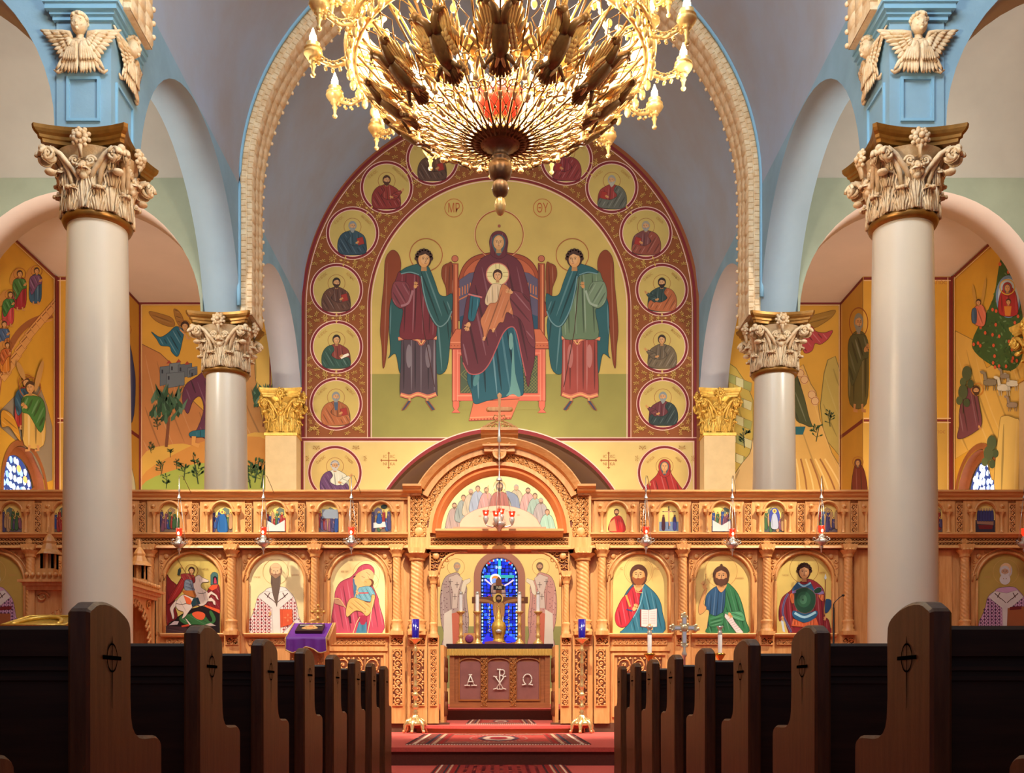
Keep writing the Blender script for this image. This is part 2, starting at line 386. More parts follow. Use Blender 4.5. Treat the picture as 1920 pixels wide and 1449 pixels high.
def capital_mb():
    o = MB(); H = .70
    o.lathe([(.30,0),(.31,.1),(.30,.3),(.315,.5),(.36,.62),(.44,.70)], n=32, rfn=None)
    for k in range(8): leaf(o, 2*PI*k/8+PI/8, .305, .0, .26, .105, .085)
    for k in range(8): leaf(o, 2*PI*k/8, .305, .02, .46, .12, .12)
    rnd = random.Random(2)
    for k in range(4):
        a = PI/4+k*PI/2; ca, sa = math.cos(a), math.sin(a); out = Vector((ca,sa,0)); tan = Vector((-sa,ca,0)); up = Vector((0,0,1))
        # corner volutes: pair either side of diagonal
        for sg in (-1,1):
            n = (tan*sg*.9+out*.25).normalized(); c = out*.555+tan*sg*.06+up*.57
            u2 = out; spiral(o, c, u2, up, n, .088, 1.9, .05, 0, 1)
            # stalk
            o.tube([out*.33+tan*sg*.13+up*.28, out*.37+tan*sg*.12+up*.45, out*.44+tan*sg*.09+up*.6, out*.53+tan*sg*.06+up*.66], [.02,.03,.035,.03], 6)
        leaf(o, a, .33, .3, .30, .085, .17)
        o.ball(out*.60+up*.655, .045, 9, 6); o.ball(out*.52+up*.42, .06, 9, 6, 0, (1,1,.6))
        # centre: helices + stem + fleuron
        a = k*PI/2; out = Vector((math.cos(a),math.sin(a),0)); tan = Vector((-math.sin(a),math.cos(a),0))
        for sg in (-1,1):
            c = out*.40+tan*sg*.085+up*.53
            spiral(o, c, tan*sg, up, out, .058, 1.7, .035)
            spiral(o, out*.455+tan*sg*.36+up*.575, tan*sg, up, (out+tan*sg*.25).normalized(), .08, 1.9, .045)
            o.tube([out*.35+tan*sg*.05+up*.33, out*.38+tan*sg*.12+up*.45, out*.41+tan*sg*.24+up*.60, out*.45+tan*sg*.34+up*.655], [.02,.028,.03,.025], 6)
            o.ball(out*.39+tan*sg*.045+up*.42, .034, 8, 5, 0, (1,1,1.4))
        o.ball(out*.40+up*.47, .05, 8, 6, 0, (1,1,1.3)); o.ball(out*.385+up*.38, .05, 8, 6)
    return o
def flower_mb():
    o = MB()
    for k in range(4):
        a = k*PI/2; out = Vector((math.cos(a),math.sin(a),0)); tan = Vector((-math.sin(a),math.cos(a),0)); up = Vector((0,0,1))
        c = out*.455+up*.76
        o.ball(c+out*.06, .035, 8, 6)
        for j in range(9):
            b = 2*PI*j/9; o.ball(c+tan*(.06*math.cos(b))+up*(.06*math.sin(b))+out*.03, .032, 7, 5, 0, (1,1,1))
            b += .35; o.ball(c+tan*(.095*math.cos(b))+up*(.095*math.sin(b))+out*.01, .026, 6, 4)
        o.tube([c, c-up*.1+out*.02, c-up*.22+out*0], [.03,.03,.02], 6)
    return o
def abacus_mb():
    o = MB(); lay = [(.47,.70),(.475,.735),(.495,.745),(.50,.775),(.525,.80),(.54,.83),(.545,.87)]
    rings = []
    for hs,z in lay:
        pts = []
        for k in range(4):
            a = k*PI/2-PI/2   # side facing direction a
            out = Vector((math.cos(a),math.sin(a))); tan = Vector((-math.sin(a),math.cos(a)))
            for j in range(31):
                t = -1+2*j/30; e = hs
                x = t*(e-.035); dep = e-.105*(1-t*t)
                pts.append(tuple(out*dep+tan*x))
        rings.append([(p[0],p[1],z) for p in pts])
    n = len(rings[0]); vs = [p for r in rings for p in r]
    o.add(vs, [(j*n+i, j*n+(i+1)%n, (j+1)*n+(i+1)%n, (j+1)*n+i) for j in range(len(lay)-1) for i in range(n)], 0, False)
    o.add(rings[-1], [tuple(range(n))]); o.add(rings[0], [tuple(range(n))])
    return o
CAP = capital_mb(); CAP.merge(flower_mb()); ABA = abacus_mb()
def make_column(x, y, label):
    t = empty('column', (x,y,.18), label, 'column', 'tall cream columns of the nave')
    o = MB(); H = 5.93-.18
    o.lathe([(.46,0),(.46,.12),(.43,.15),(.45,.2),(.44,.26),(.39,.30),(.385,.34)], n=40); o.box(-.48,.48,-.48,.48,0,.08)
    o.build('base', M_SHAFT, t)
    o = MB(); o.lathe([(.372,.32),(.372,1.2),(.366,2.4),(.352,3.6),(.335,4.7),(.318,H)], n=56)
    o.build('shaft', M_SHAFT, t)
    o = MB(); o.lathe([(.30,H-.03),(.355,H-.02),(.375,H+.02),(.365,H+.05),(.30,H+.055)], n=48); o.build('neck_ring', M_GOLDP, t)
    c = CAP.build('capital', M_ORN, t, (0,0,H+.04)); c.scale = (1,1,.955)
    a = ABA.build('abacus', M_GOLDP, t, (0,0,H+.04)); a.scale = (.95,.95,.985)
    return t
col0 = make_column(-4.5, 11.27, 'tall cream column with ornate capital, nearest on the left of the nave')
for (x,y,l) in ((4.5,11.27,'tall cream column with ornate capital, nearest on the right of the nave'),(-4.5,16.55,'cream column rising behind the carved screen on the left'),(4.5,16.55,'cream column rising behind the carved screen on the right')):
    c = copy_tree(col0); c.location = (x,y,.18); c['label'] = l

# gilt pilasters
def pilaster(x, y, w, dpt, ztop, label, axis='y'):
    t = empty('pilaster', (x,y,.18), label, 'pilaster')
    zc = ztop-.92-.18
    o = MB(); o.box(-w/2,w/2,-dpt/2,dpt/2,0,zc); o.build('shaft', mat('pilaster_stone', (214,184,132), .5, var=.1, scale=5), t)
    o = MB(); o.box(-w/2-.02,w/2+.02,-dpt/2-.02,dpt/2+.02,zc-.06,zc); o.build('neck_ring', M_GILT, t)
    sx = w/.70; sy = dpt/.70
    c = CAP.build('capital', M_GILT, t, (0,0,zc)); c.scale = (sx,sy,1.05);
    a = ABA.build('abacus', M_GILT, t, (0,0,zc)); a.scale = (sx*.9,sy*.9,1.05)
for sd,s in ((-1,'left'),(1,'right')):
    pilaster(sd*4.53, 21.04, .64, .46, 7.02, 'cream pilaster with gilded capital on the %s edge of the arched mural'%s)
    pilaster(sd*9.0, 16.55, .6, .7, 6.9, 'gilded pilaster capital against the outer wall on the %s'%s)
# ---------------------------------------------------------------- pews
prof_px = [(167,1400),(167,1146),(170,1140),(175,1135.5),(181,1130),(187,1128),(198,1128),(207,1130.5),(216,1135),(225,1141),(233,1148.5),(239,1156),(243.5,1165),(246,1176),(247,1200),(246.5,1306),(248,1345),(250.5,1361),(255,1371.5),(262,1378.5),(270,1380),(291,1378),(297,1380),(301,1385),(303.5,1393),(304,1402)]
PEWD0 = 2.451
def pwz(x, y):
    d = F*1.0/(CX-x); return (d-PEWD0, CZ+(CY-y)*d/F)
PEWP = [pwz(x,y) for x,y in prof_px[1:]]
PEWP = [(0,0.0),(0,.1)]+PEWP+[(PEWP[-1][0],.35),(PEWP[-1][0]-.03,.1),(PEWP[-1][0],0.0)]
def make_pew():
    t = bpy.data.objects.new('pew', None); COL.objects.link(t)
    # local: aisle face at x=0, pew extends to -x ; y forward
    n = len(PEWP); o = MB(); T = .054; b = .008
    def ins(k):  # inset profile
        out = []
        cx = .2
        for i,(a,z) in enumerate(PEWP):
            p0 = Vector(PEWP[i-1]); p1 = Vector((a,z)); p2 = Vector(PEWP[(i+1)%n])
            e = ((p1-p0).normalized()+(p2-p1).normalized()); e = e.normalized() if e.length>1e-6 else Vector((1,0))
            nn = Vector((e.y,-e.x)); out.append((a+nn.x*k, z+nn.y*k))
        return out
    r = [(PEWP,-b),(PEWP,-T+b)]; i1 = ins(b)
    rings = [[(0,)+p for p in i1],[(-b,)+p for p in PEWP],[(-T+b,)+p for p in PEWP],[(-T,)+p for p in i1]]
    vs = [p for q in rings for p in q]
    o.add(vs, [tuple(range(n)), tuple(range(3*n,4*n))[::-1]], 0)
    o.add(vs, [(j*n+i, j*n+(i+1)%n, (j+1)*n+(i+1)%n, (j+1)*n+i) for j in range(3) for i in range(n)], 0, False)
    e = o.build('end_panel', M_PEW, t)
    # cross emblem: ring + bars
    o = MB(); cd, cz = pwz(209.5,1233); K = 28
    rx = .036; rz = .038
    for i in range(K):
        a0, a1 = 2*PI*i/K, 2*PI*(i+1)/K
        for (q0,q1) in ((.87,1.0),):
            vs = [(.0015, cd+rx*q*math.cos(a), cz+rz*q*math.sin(a)) for a in (a0,a1) for q in (q0,q1)]
            o.add(vs, [(0,1,3,2)])
    zt = pwz(209.5,1193)[1]; zb = pwz(209.5,1328)[1]
    o.add([(.0015,cd-.003,cz+rz),(.0015,cd+.003,cz+rz),(.0015,cd+.001,zt),(.0015,cd-.001,zt)], [(0,1,2,3)])
    o.add([(.0016,cd-.002,cz-rz),(.0016,cd+.002,cz-rz),(.0016,cd+.002,cz+rz),(.0016,cd-.002,cz+rz)], [(0,1,2,3)])
    o.add([(.0015,cd-.003,cz-rz),(.0015,cd+.003,cz-rz),(.0015,cd+.001,zb),(.0015,cd-.001,zb)], [(0,1,2,3)])
    o.box(0,.003,cd-.058,cd+.058,cz-.005,cz+.005)
    o.build('cross_emblem', M_CARVE_SHADE, e)
    # back, top rail, seat
    L = 2.85; zt = CZ+(CY-1175)*2.53/F
    o = MB(); o.box(-L,-T,.055,.085,.12,zt-.02); o.build('back', M_PEWD, t)
    o = MB(); o.prism([(.035,zt-.075),(.03,zt-.01),(.04,zt),(.10,zt),(.11,zt-.01),(.10,zt-.075)], lambda a,z,h: (h,a,z), -L, -T); o.build('top_rail', M_PEWD, t)
    o = MB()
    for zz in (zt-.10,zt-.125): o.box(-L,-T,.045,.056,zz-.01,zz)
    o.build('moulding', M_PEWD, t)
    o = MB(); o.prism([(.09,.42),(.09,.46),(.50,.475),(.52,.45),(.50,.42)], lambda a,z,h: (h,a,z), -L, -T); o.build('seat', M_PEWD, t)
    return t
proto = make_pew()
ORD = ['nearest','second','third','fourth','fifth','sixth','seventh','last']
rows = [(-.9,None)]+[(i*.9,i) for i in range(8)]
first = True
for sd in (-1,1):
    A = 1.0 if sd<0 else 1.047
    s = 'left' if sd<0 else 'right'
    for off,i in rows:
        if first: t = proto; first = False
        else: t = copy_tree(proto)
        t.location = (sd*A, PEWD0+off, 0); t.scale = (1 if sd<0 else -1, 1, 1)
        if i is None: lab = 'dark pew at the bottom %s corner, only its rounded arm in view'%s
        elif i == 7: lab = 'dark wooden pew farthest down the aisle on the %s, next to the red step'%s
        else: lab = '%s fully seen dark wooden pew with cross emblem on the %s of the aisle'%(ORD[i],s)
        tag(t, lab, 'pew', 'dark pews along the %s of the aisle'%s)
# ---------------------------------------------------------------- painter: coloured mesh shapes on a plane
def shade(c, k):
    if k >= 0: return tuple(x+(255-x)*k for x in c[:3])
    return tuple(x*(1+k) for x in c[:3])
def inside(pt, poly):
    x,y = pt; c = False; n = len(poly); j = n-1
    for i in range(n):
        xi,yi = poly[i]; xj,yj = poly[j]
        if (yi>y)!=(yj>y) and x < (xj-xi)*(y-yi)/(yj-yi)+xi: c = not c
        j = i
    return c
class Pt:
    def __init__(s, fn, nrm, step=1.5e-4):
        s.fn = fn; s.n = Vector(nrm); s.step = step; s.L = 1; s.v = []; s.f = []; s.c = []
        s.tr = lambda x,y: (x,y)
    def xf(s, cx=0, cy=0, sc=1, flip=False, rot=0, ox=0, oy=0):
        ca, sa = math.cos(rot), math.sin(rot); k = -1 if flip else 1
        def f(x,y):
            a,b = (x-ox)*k*sc, (y-oy)*sc; return (cx+a*ca-b*sa, cy+a*sa+b*ca)
        s.tr = f; s.sc = sc
    def reset(s): s.tr = lambda x,y: (x,y)
    def emit(s, pts, faces, col):
        o = len(s.v); off = s.n*(s.step*s.L)
        for (x,y) in pts: s.v.append(s.fn(*s.tr(x,y))+off)
        for f in faces: s.f.append(tuple(i+o for i in f)); s.c.append(col)
    def poly(s, pts, col, smooth=False, bump=1, k=4, line=None, lw=.6):
        if smooth: pts = cr(pts, True, k)
        tri = geometry.tessellate_polygon([[Vector((x,y,0)) for x,y in pts]])
        s.emit(pts, tri, col); s.L += bump
        if line: s.line(pts+[pts[0]], line, lw)
        return pts
    def line(s, pts, col, w=.8, smooth=False, taper=False, bump=1):
        if smooth: pts = cr(pts, False, 5)
        n = len(pts); vs = []
        for i,(x,y) in enumerate(pts):
            a = pts[max(i-1,0)]; b = pts[min(i+1,n-1)]; dx,dy = b[0]-a[0], b[1]-a[1]; l = math.hypot(dx,dy) or 1
            ww = w*.5*(math.sin(PI*(i+.3)/(n-.4))**.6 if taper else 1)
            vs += [(x-dy/l*ww, y+dx/l*ww),(x+dy/l*ww, y-dx/l*ww)]
        s.emit(vs, [(2*i,2*i+1,2*i+3,2*i+2) for i in range(n-1)], col); s.L += bump
    def ell(s, cx, cy, rx, ry, col, rot=0, n=28, a0=0, a1=2*PI, bump=1):
        ca, sa = math.cos(rot), math.sin(rot)
        pts = [(cx+rx*math.cos(t)*ca-ry*math.sin(t)*sa, cy+rx*math.cos(t)*sa+ry*math.sin(t)*ca) for t in (a0+(a1-a0)*i/n for i in range(n if a1-a0>=2*PI-1e-6 else n+1))]
        s.emit(pts, [tuple(range(len(pts)))], col); s.L += bump; return pts
    def ring(s, cx, cy, r, w, col, n=48, a0=0, a1=2*PI, ry=None, bump=1):
        ry = ry or r; vs = []
        for i in range(n+1):
            t = a0+(a1-a0)*i/n; c_,s_ = math.cos(t),math.sin(t); vs += [(cx+(r-w/2)*c_, cy+(ry-w/2)*s_),(cx+(r+w/2)*c_, cy+(ry+w/2)*s_)]
        s.emit(vs, [(2*i,2*i+1,2*i+3,2*i+2) for i in range(n)], col); s.L += bump
    def folds(s, pts, base, ang=90, n=6, w=2., seed=0, k=.35, bend=0., fan=None):
        rnd = random.Random(seed); xs = [p[0] for p in pts]; ys = [p[1] for p in pts]
        cx,cy = (min(xs)+max(xs))/2, (min(ys)+max(ys))/2; D = max(max(xs)-min(xs), max(ys)-min(ys))*.75
        a = math.radians(ang); d = (math.cos(a), math.sin(a)); q = (-d[1], d[0])
        for i in range(n):
            for sg in (0,1):
                u = (-1+2*(i+.5+.35*(sg-.5)*1.2+rnd.uniform(-.15,.15))/n)*D*.95
                col = shade(base, -k*(.75+.25*rnd.random())) if sg==0 else shade(base, k*(.3+.4*rnd.random()))
                b = bend*rnd.uniform(.3,1)*D; run = []
                t0 = rnd.uniform(-1,-.5) if sg else -1; t1 = rnd.uniform(.4,1) if sg else 1
                K = 26
                for j in range(K+1):
                    t = t0+(t1-t0)*j/K; f_ = 1+(fan or 0)*t
                    p = (cx+d[0]*t*D+q[0]*(u*f_+b*(1-t*t)), cy+d[1]*t*D+q[1]*(u*f_+b*(1-t*t)))
                    if inside(p, pts): run.append(p)
                    else:
                        if len(run) > 3: s.line(run[1:-1] if len(run)>5 else run, col, w*(1 if sg==0 else .8), taper=True, bump=0)
                        run = []
                if len(run) > 3: s.line(run, col, w, taper=True, bump=0)
                s.L += 1 if i%2==0 and sg==0 else 0
        s.L += 1
    def robe(s, pts, base, ang=90, n=6, w=2., seed=0, k=.35, bend=0., smooth=True, line=None, lw=.7, fan=None):
        p = s.poly(pts, base, smooth)
        s.folds(p, base, ang, n, w, seed, k, bend, fan)
        s.line(p+[p[0]], line or shade(base,-.55), lw)
        return p
    def face(s, cx, cy, r, skin=(196,140,84), hair=(70,42,28), beard=None, turn=0, bl=1.0, style='short', veil=None, dark=None):
        dk = dark or shade(skin,-.6)
        t = turn*r*.18
        if style in ('short','curly','long'):
            hw = 1.12 if style!='long' else 1.2
            s.ell(cx, cy-r*.12, r*hw*.9, r*1.18, hair)
            if style == 'long': s.ell(cx, cy+r*.35, r*1.0, r*1.0, hair)
            if style == 'curly':
                for i in range(9):
                    a = PI+PI*i/8; s.ell(cx+r*.92*math.cos(a), cy-r*.15+r*1.0*math.sin(a), r*.3, r*.3, hair, n=8, bump=0)
                s.L += 1
        s.poly([(cx-r*.3,cy+r*.5),(cx+r*.3,cy+r*.5),(cx+r*.38,cy+r*1.5),(cx-r*.38,cy+r*1.5)], shade(skin,-.15))
        if beard: 
            b = r*bl
            s.poly([(cx-r*.74,cy+r*.05),(cx-r*.66,cy+r*.75),(cx-r*.35,cy+r*.9+b*.35),(cx+t*.5,cy+r*.9+b*.62),(cx+r*.35,cy+r*.9+b*.35),(cx+r*.66,cy+r*.75),(cx+r*.74,cy+r*.05)], beard, True)
        s.ell(cx, cy, r*.74, r*1.0, skin)
        s.ell(cx+t*.4, cy-r*.1, r*.5, r*.72, shade(skin,.12))
        if beard:
            s.poly([(cx-r*.7,cy+r*.25),(cx-r*.3+t,cy+r*.42),(cx+t,cy+r*.36),(cx+r*.3+t,cy+r*.42),(cx+r*.7,cy+r*.25),(cx+r*.55,cy+r*.95),(cx+t*.4,cy+r*1.25),(cx-r*.55,cy+r*.95)], beard, True)
        if style in ('short','curly','long'):
            s.poly([(cx-r*.78,cy-r*.05),(cx-r*.72,cy-r*.7),(cx-r*.2,cy-r*1.12),(cx+r*.3,cy-r*1.12),(cx+r*.75,cy-r*.7),(cx+r*.78,cy-r*.05),(cx+r*.6,cy-r*.45),(cx+t,cy-r*.72),(cx-r*.6,cy-r*.45)], hair)
        if r > 3:
            for sg in (-1,1):
                ex = cx+t+sg*r*.28
                s.line([(ex-r*.18,cy-r*.22),(ex,cy-r*.3),(ex+r*.18,cy-r*.22)], dk, r*.07, True, True, 0)
                s.ell(ex, cy-r*.08, r*.12, r*.065, dk, n=8, bump=0)
            s.line([(cx+t*1.3,cy-r*.15),(cx+t*1.5+r*.02,cy+r*.22),(cx+t*1.2-r*.08,cy+r*.28)], dk, r*.06, True, False, 0)
            s.line([(cx+t-r*.16,cy+r*.5),(cx+t,cy+r*.47),(cx+t+r*.16,cy+r*.5)], (130,50,40), r*.1, True, True)
    def veil(s, cx, cy, r, col, skin=(196,140,84), inner=None, turn=0):
        p = s.poly([(cx,cy-r*1.55),(cx-r*.85,cy-r*1.2),(cx-r*1.25,cy-r*.2),(cx-r*1.15,cy+r*.8),(cx-r*1.0,cy+r*1.7),(cx,cy+r*2.2),(cx+r*1.0,cy+r*1.7),(cx+r*1.15,cy+r*.8),(cx+r*1.25,cy-r*.2),(cx+r*.85,cy-r*1.2)], col, True, line=shade(col,-.5))
        s.folds(p, col, 95, 4, r*.16, 3, .25)
        s.poly([(cx,cy-r*1.1),(cx-r*.75,cy-r*.7),(cx-r*.9,cy+r*.2),(cx-r*.45,cy+r*1.3),(cx,cy+r*1.8),(cx+r*.45,cy+r*1.3),(cx+r*.9,cy+r*.2),(cx+r*.75,cy-r*.7)], inner or (60,80,90), True)
        s.face(cx, cy, r*.95, skin, style='none', turn=turn)
    def hand(s, x, y, r, ang=0, skin=(196,140,84)):
        a = math.radians(ang); s.ell(x, y, r, r*.7, skin, rot=a, n=10)
        for i in range(4):
            b = a+(-.45+.3*i); s.line([(x+r*.5*math.cos(b),y+r*.5*math.sin(b)),(x+r*(2.0-.2*abs(i-1.5))*math.cos(b),y+r*(2.0-.2*abs(i-1.5))*math.sin(b))], skin, r*.34, bump=0)
        b = a+1.2; s.line([(x,y),(x+r*1.2*math.cos(b),y+r*1.2*math.sin(b))], skin, r*.35)
    def leaves(s, cx, cy, sc, col, rot=0, kind=0):
        ca, sa = math.cos(rot), math.sin(rot)
        def T(x,y): return (cx+(x*ca-y*sa)*sc, cy+(x*sa+y*ca)*sc)
        def tear(x,y,l,w,a):
            c_,s_ = math.cos(a),math.sin(a); q = []
            for t,ww in ((0,0),(.3,.5),(.6,.5),(1,0),(.6,-.5),(.3,-.5)):
                q.append(T(x+c_*t*l-s_*ww*w, y+s_*t*l+c_*ww*w))
            s.emit(q, [tuple(range(6))], col)
        if kind == 0:
            for k in range(4):
                a = k*PI/2
                for da,l,w,o in ((0,4,1.6,5),(.6,3,1.3,4),(-.6,3,1.3,4)):
                    tear(o*math.cos(a), o*math.sin(a), l, w, a+da)
                s.line([T(math.cos(a)*1,math.sin(a)*1),T(math.cos(a)*5,math.sin(a)*5)], col, .5*sc, bump=0)
        else:
            for a,x,y in ((-1.57,0,-3),(-.9,1,-1),(-2.2,-1,-1),(0.2,3,0),(2.9,-3,0),(-.4,4,-3),(3.5,-4,-3)):
                tear(x,y,4,1.7,a)
            s.line([T(-6,2),T(-3,0),T(0,1),T(3,0),T(6,2)], col, .6*sc, True, bump=0)
        s.L += 1
    def text(s, txt, x, y, h, col, rot=0, sx=1., spread=None):
        cu = bpy.data.curves.new('t','FONT'); cu.body = txt; cu.size = 1.; cu.align_x = 'CENTER'; cu.align_y = 'CENTER'; cu.resolution_u = 3
        ob = bpy.data.objects.new('t',cu); COL.objects.link(ob)
        me = bpy.data.meshes.new_from_object(ob); ca, sa = math.cos(rot), math.sin(rot)
        pts = []
        for v in me.vertices:
            a,b = v.co.x*h*sx*1.3, -v.co.y*h*1.3; pts.append((x+a*ca-b*sa, y+a*sa+b*ca))
        s.emit(pts, [tuple(p.vertices) for p in me.polygons], col); s.L += 1
        bpy.data.objects.remove(ob); bpy.data.meshes.remove(me); bpy.data.curves.remove(cu)
    def build(s, name, m, parent=None):
        me = bpy.data.meshes.new(name); me.from_pydata([tuple(v) for v in s.v], [], s.f); me.materials.append(m)
        ca = me.color_attributes.new('Col','FLOAT_COLOR','CORNER'); buf = []
        for p,c in zip(me.polygons, s.c): buf += list(rgb(*c))*p.loop_total
        ca.data.foreach_set('color', buf); me.update()
        # keep faces towards the viewer side
        bm = bmesh.new(); bm.from_mesh(me)
        for f in bm.faces:
            f.normal_update()
            if f.normal.dot(s.n) < 0: f.normal_flip()
        bm.to_mesh(me); bm.free()
        L = getattr(s,'loc',None)
        o = link(name, me, parent)
        return o
def front(d, step=1.5e-4): return Pt(lambda x,y: P(x,y,d), (0,-1,0), step)
def sidep(X, step=1.5e-4):
    def fn(x,y):
        d = abs(X)*F/abs(x-CX); return Vector((X, d, CZ+(CY-y)*d/F))
    return Pt(fn, (1 if X<0 else -1,0,0), step)
MP = vcol('painted_plaster', .7, var=.07, scale=1.6)
MI = vcol('painted_icon', .38, var=.05, scale=5, spec=.5)
GOLD = (186,160,84); RED = (118,28,34); PNK = (222,180,164); BRN = (132,70,28); ORN = (206,172,86)

# ---------------------------------------------------------------- arched mural of the east wall
mural = empty('mural', (0,DW,0), 'large arched wall painting of an enthroned mother and child with two angels', 'mural')
mural.location = (0,0,0)
D1 = DW-.003
def arc(cx,cy,r,a0,a1,n=40): return [(cx+r*math.cos(math.radians(a0+(a1-a0)*i/n)), cy-r*math.sin(math.radians(a0+(a1-a0)*i/n))) for i in range(n+1)]
MC = 936.
p = front(D1)
def apse_y(x): 
    dx = x-938; return 1066-257*math.sqrt(max(0,1-(dx/257)**2))
BOT = [(x, min(823,apse_y(x))) for x in range(1046,825,-5)]
outer = [(566,823)]+arc(MC,577,370,180,0,60)+[(1306,823)]+BOT
outer = [(x if abs(x-MC)<369.9 else (MC-369.9 if x<MC else MC+369.9),y) for x,y in outer]
p.poly(outer, BRN)
# lower strip with the apse arch cut out
AP = arc(938,1000,233,0,180,40)
xs = [565+i*5 for i in range(149)]
lo = [(x, min(930+130, apse_y(x)) if abs(x-938)<257 else 1060) for x in xs]
for a,b in zip(lo,lo[1:]):
    if a[1] < 823.5 or b[1] < 823.5: continue
    p.emit([(a[0],823),(b[0],823),b,a], [(0,1,2,3)], (204,176,110))
p.L += 1
inner = [(692,823)]+arc(MC,578,243.5,180,0,60)+[(1180,823)]
p.poly(inner+BOT, (190,162,86))
p.poly([(692,701),(1180,701),(1180,823)]+BOT+[(692,823)], (140,132,66))
p.line(inner[1:-1], RED, 4); p.line([(692.5,578),(692.5,823)], RED, 4); p.line([(1179.5,578),(1179.5,823)], RED, 4)
inn2 = arc(MC,578,239.5,180,0,60); p.line([(696.5,823)]+inn2+[(1175.5,823)], PNK, 1.6)
inn3 = arc(MC,578,247,180,0,60); p.line([(689,823)]+inn3+[(1183,823)], PNK, 1.2)
o1 = arc(MC,577,367.5,180,0,70); p.line([(568.5,823)]+o1+[(1303.5,823)], RED, 5)
o2 = arc(MC,577,362,180,0,70); p.line([(574,823)]+o2+[(1298,823)], PNK, 1.6)
for xa_,xb_ in ((565,846),(1030,1306)):
    p.line([(xa_,824),(xb_,824)], RED, 4.5, bump=0); p.line([(xa_,820.5),(xb_,820.5)], PNK, 1.5, bump=0); p.line([(xa_ if xa_<800 else xa_+14,828),(xb_ if xa_>800 else xb_-14,828)], PNK, 1.8, bump=0)
p.L += 1
ar = [(x,apse_y(x)) for x,_ in lo if 690<x<1186]
p.line([(x,y-3) for x,y in ar], RED, 7); p.line([(x,y-7.5) for x,y in ar], PNK, 2)
for x in (567,1304): p.line([(x,826),(x,1050)], RED, 4); 
for x in (571,1300): p.line([(x,828),(x,1050)], PNK, 1.5)
# letters and little crosses
for cx,t in ((851,'ΜΡ'),(1017,'ΘΥ')):
    p.ring(cx,390,17,1.2,(170,86,40)); p.text(t, cx, 391, 19, (170,80,36), sx=.62)
for cx,t1,t2,t3,t4 in ((729,'IC','XC','NI','KA'),(1141,'IC','XC','NI','KA')):
    c_ = (150,84,38)
    p.line([(cx-13,863),(cx+13,863)], c_, 1.6); p.line([(cx,850),(cx,877)], c_, 1.6)
    for a in range(4):
        x,y = cx+13*math.cos(a*PI/2), 863+13*math.sin(a*PI/2); p.poly([(x+3*math.cos(a*PI/2),y+3*math.sin(a*PI/2)),(x-3*math.sin(a*PI/2),y+3*math.cos(a*PI/2)),(x+3*math.sin(a*PI/2),y-3*math.cos(a*PI/2))], c_)
    for t,dx,dy in ((t1,-7,-7),(t2,7,-7),(t3,-7,7),(t4,7,7)): p.text(t, cx+dx, 863+dy, 6.5, (170,110,60), sx=.9)
# leaf ornaments between medallions
MED = [(630,757),(631,650),(631,543),(661,437),(725,351),(811,298),(MC,268)]
MEDS = MED[:-1]+[(MC,268)]+[(2*MC-x,y) for x,y in MED[:-1][::-1]]
for i in range(len(MEDS)-1):
    (a,b),(c,d_) = MEDS[i],MEDS[i+1]; mx,my = (a+c)/2,(b+d_)/2; ang = math.atan2(d_-b,c-a)
    p.leaves(mx, my, 1.15, ORN, ang+PI/4*0)
    nx,ny = -math.sin(ang), math.cos(ang)
    for sg in (-1,1):
        for q in (22,): p.leaves(mx+nx*sg*q, my+ny*sg*q, 1.0, ORN, ang+(0 if sg>0 else PI), 1)
def band_ok(x,y):
    if min((x-a)**2+(y-b)**2 for a,b in MEDS) < 53.5**2: return False
    if y > 577: return 575 < MC-abs(x-MC)-0 < 686 and y < 817
    r = math.hypot(x-MC,y-577); return 254 < r < 356
for i in range(8):
    for j in range(58):
        if j < 31: a = math.pi/2*(j+.5*(i%2))/31; r = 257+i*14; x,y = MC-r*math.cos(a)-.0, 577-r*math.sin(a)
        else: x,y = MC-(257+i*14), 577+(j-31+.5*(i%2))*13
        if band_ok(x,y):
            for s_ in (1,-1): p.leaves(MC+s_*(MC-x)*-1 if s_>0 else 2*MC-x, y, .74, ORN, (i*1.3+j*.9)*s_, 1)
if False:
    pass
for cx in (590,672,1200,1282):
    p.leaves(cx, 806, 1., ORN, 0 if cx in (590,1200) else 0, 1); p.leaves(cx, 802, .6, ORN, PI, 1)
for cx in (594,668,1204,1278):
    p.leaves(cx, 838, .9, (150,96,44), PI, 1)
for (x,y) in ((576,860),(684,860),(1192,860),(1297,860)): p.leaves(x, y, .7, (150,96,44), PI/2, 1)
p.build('painted_ground', MP, mural)
L0 = p.L
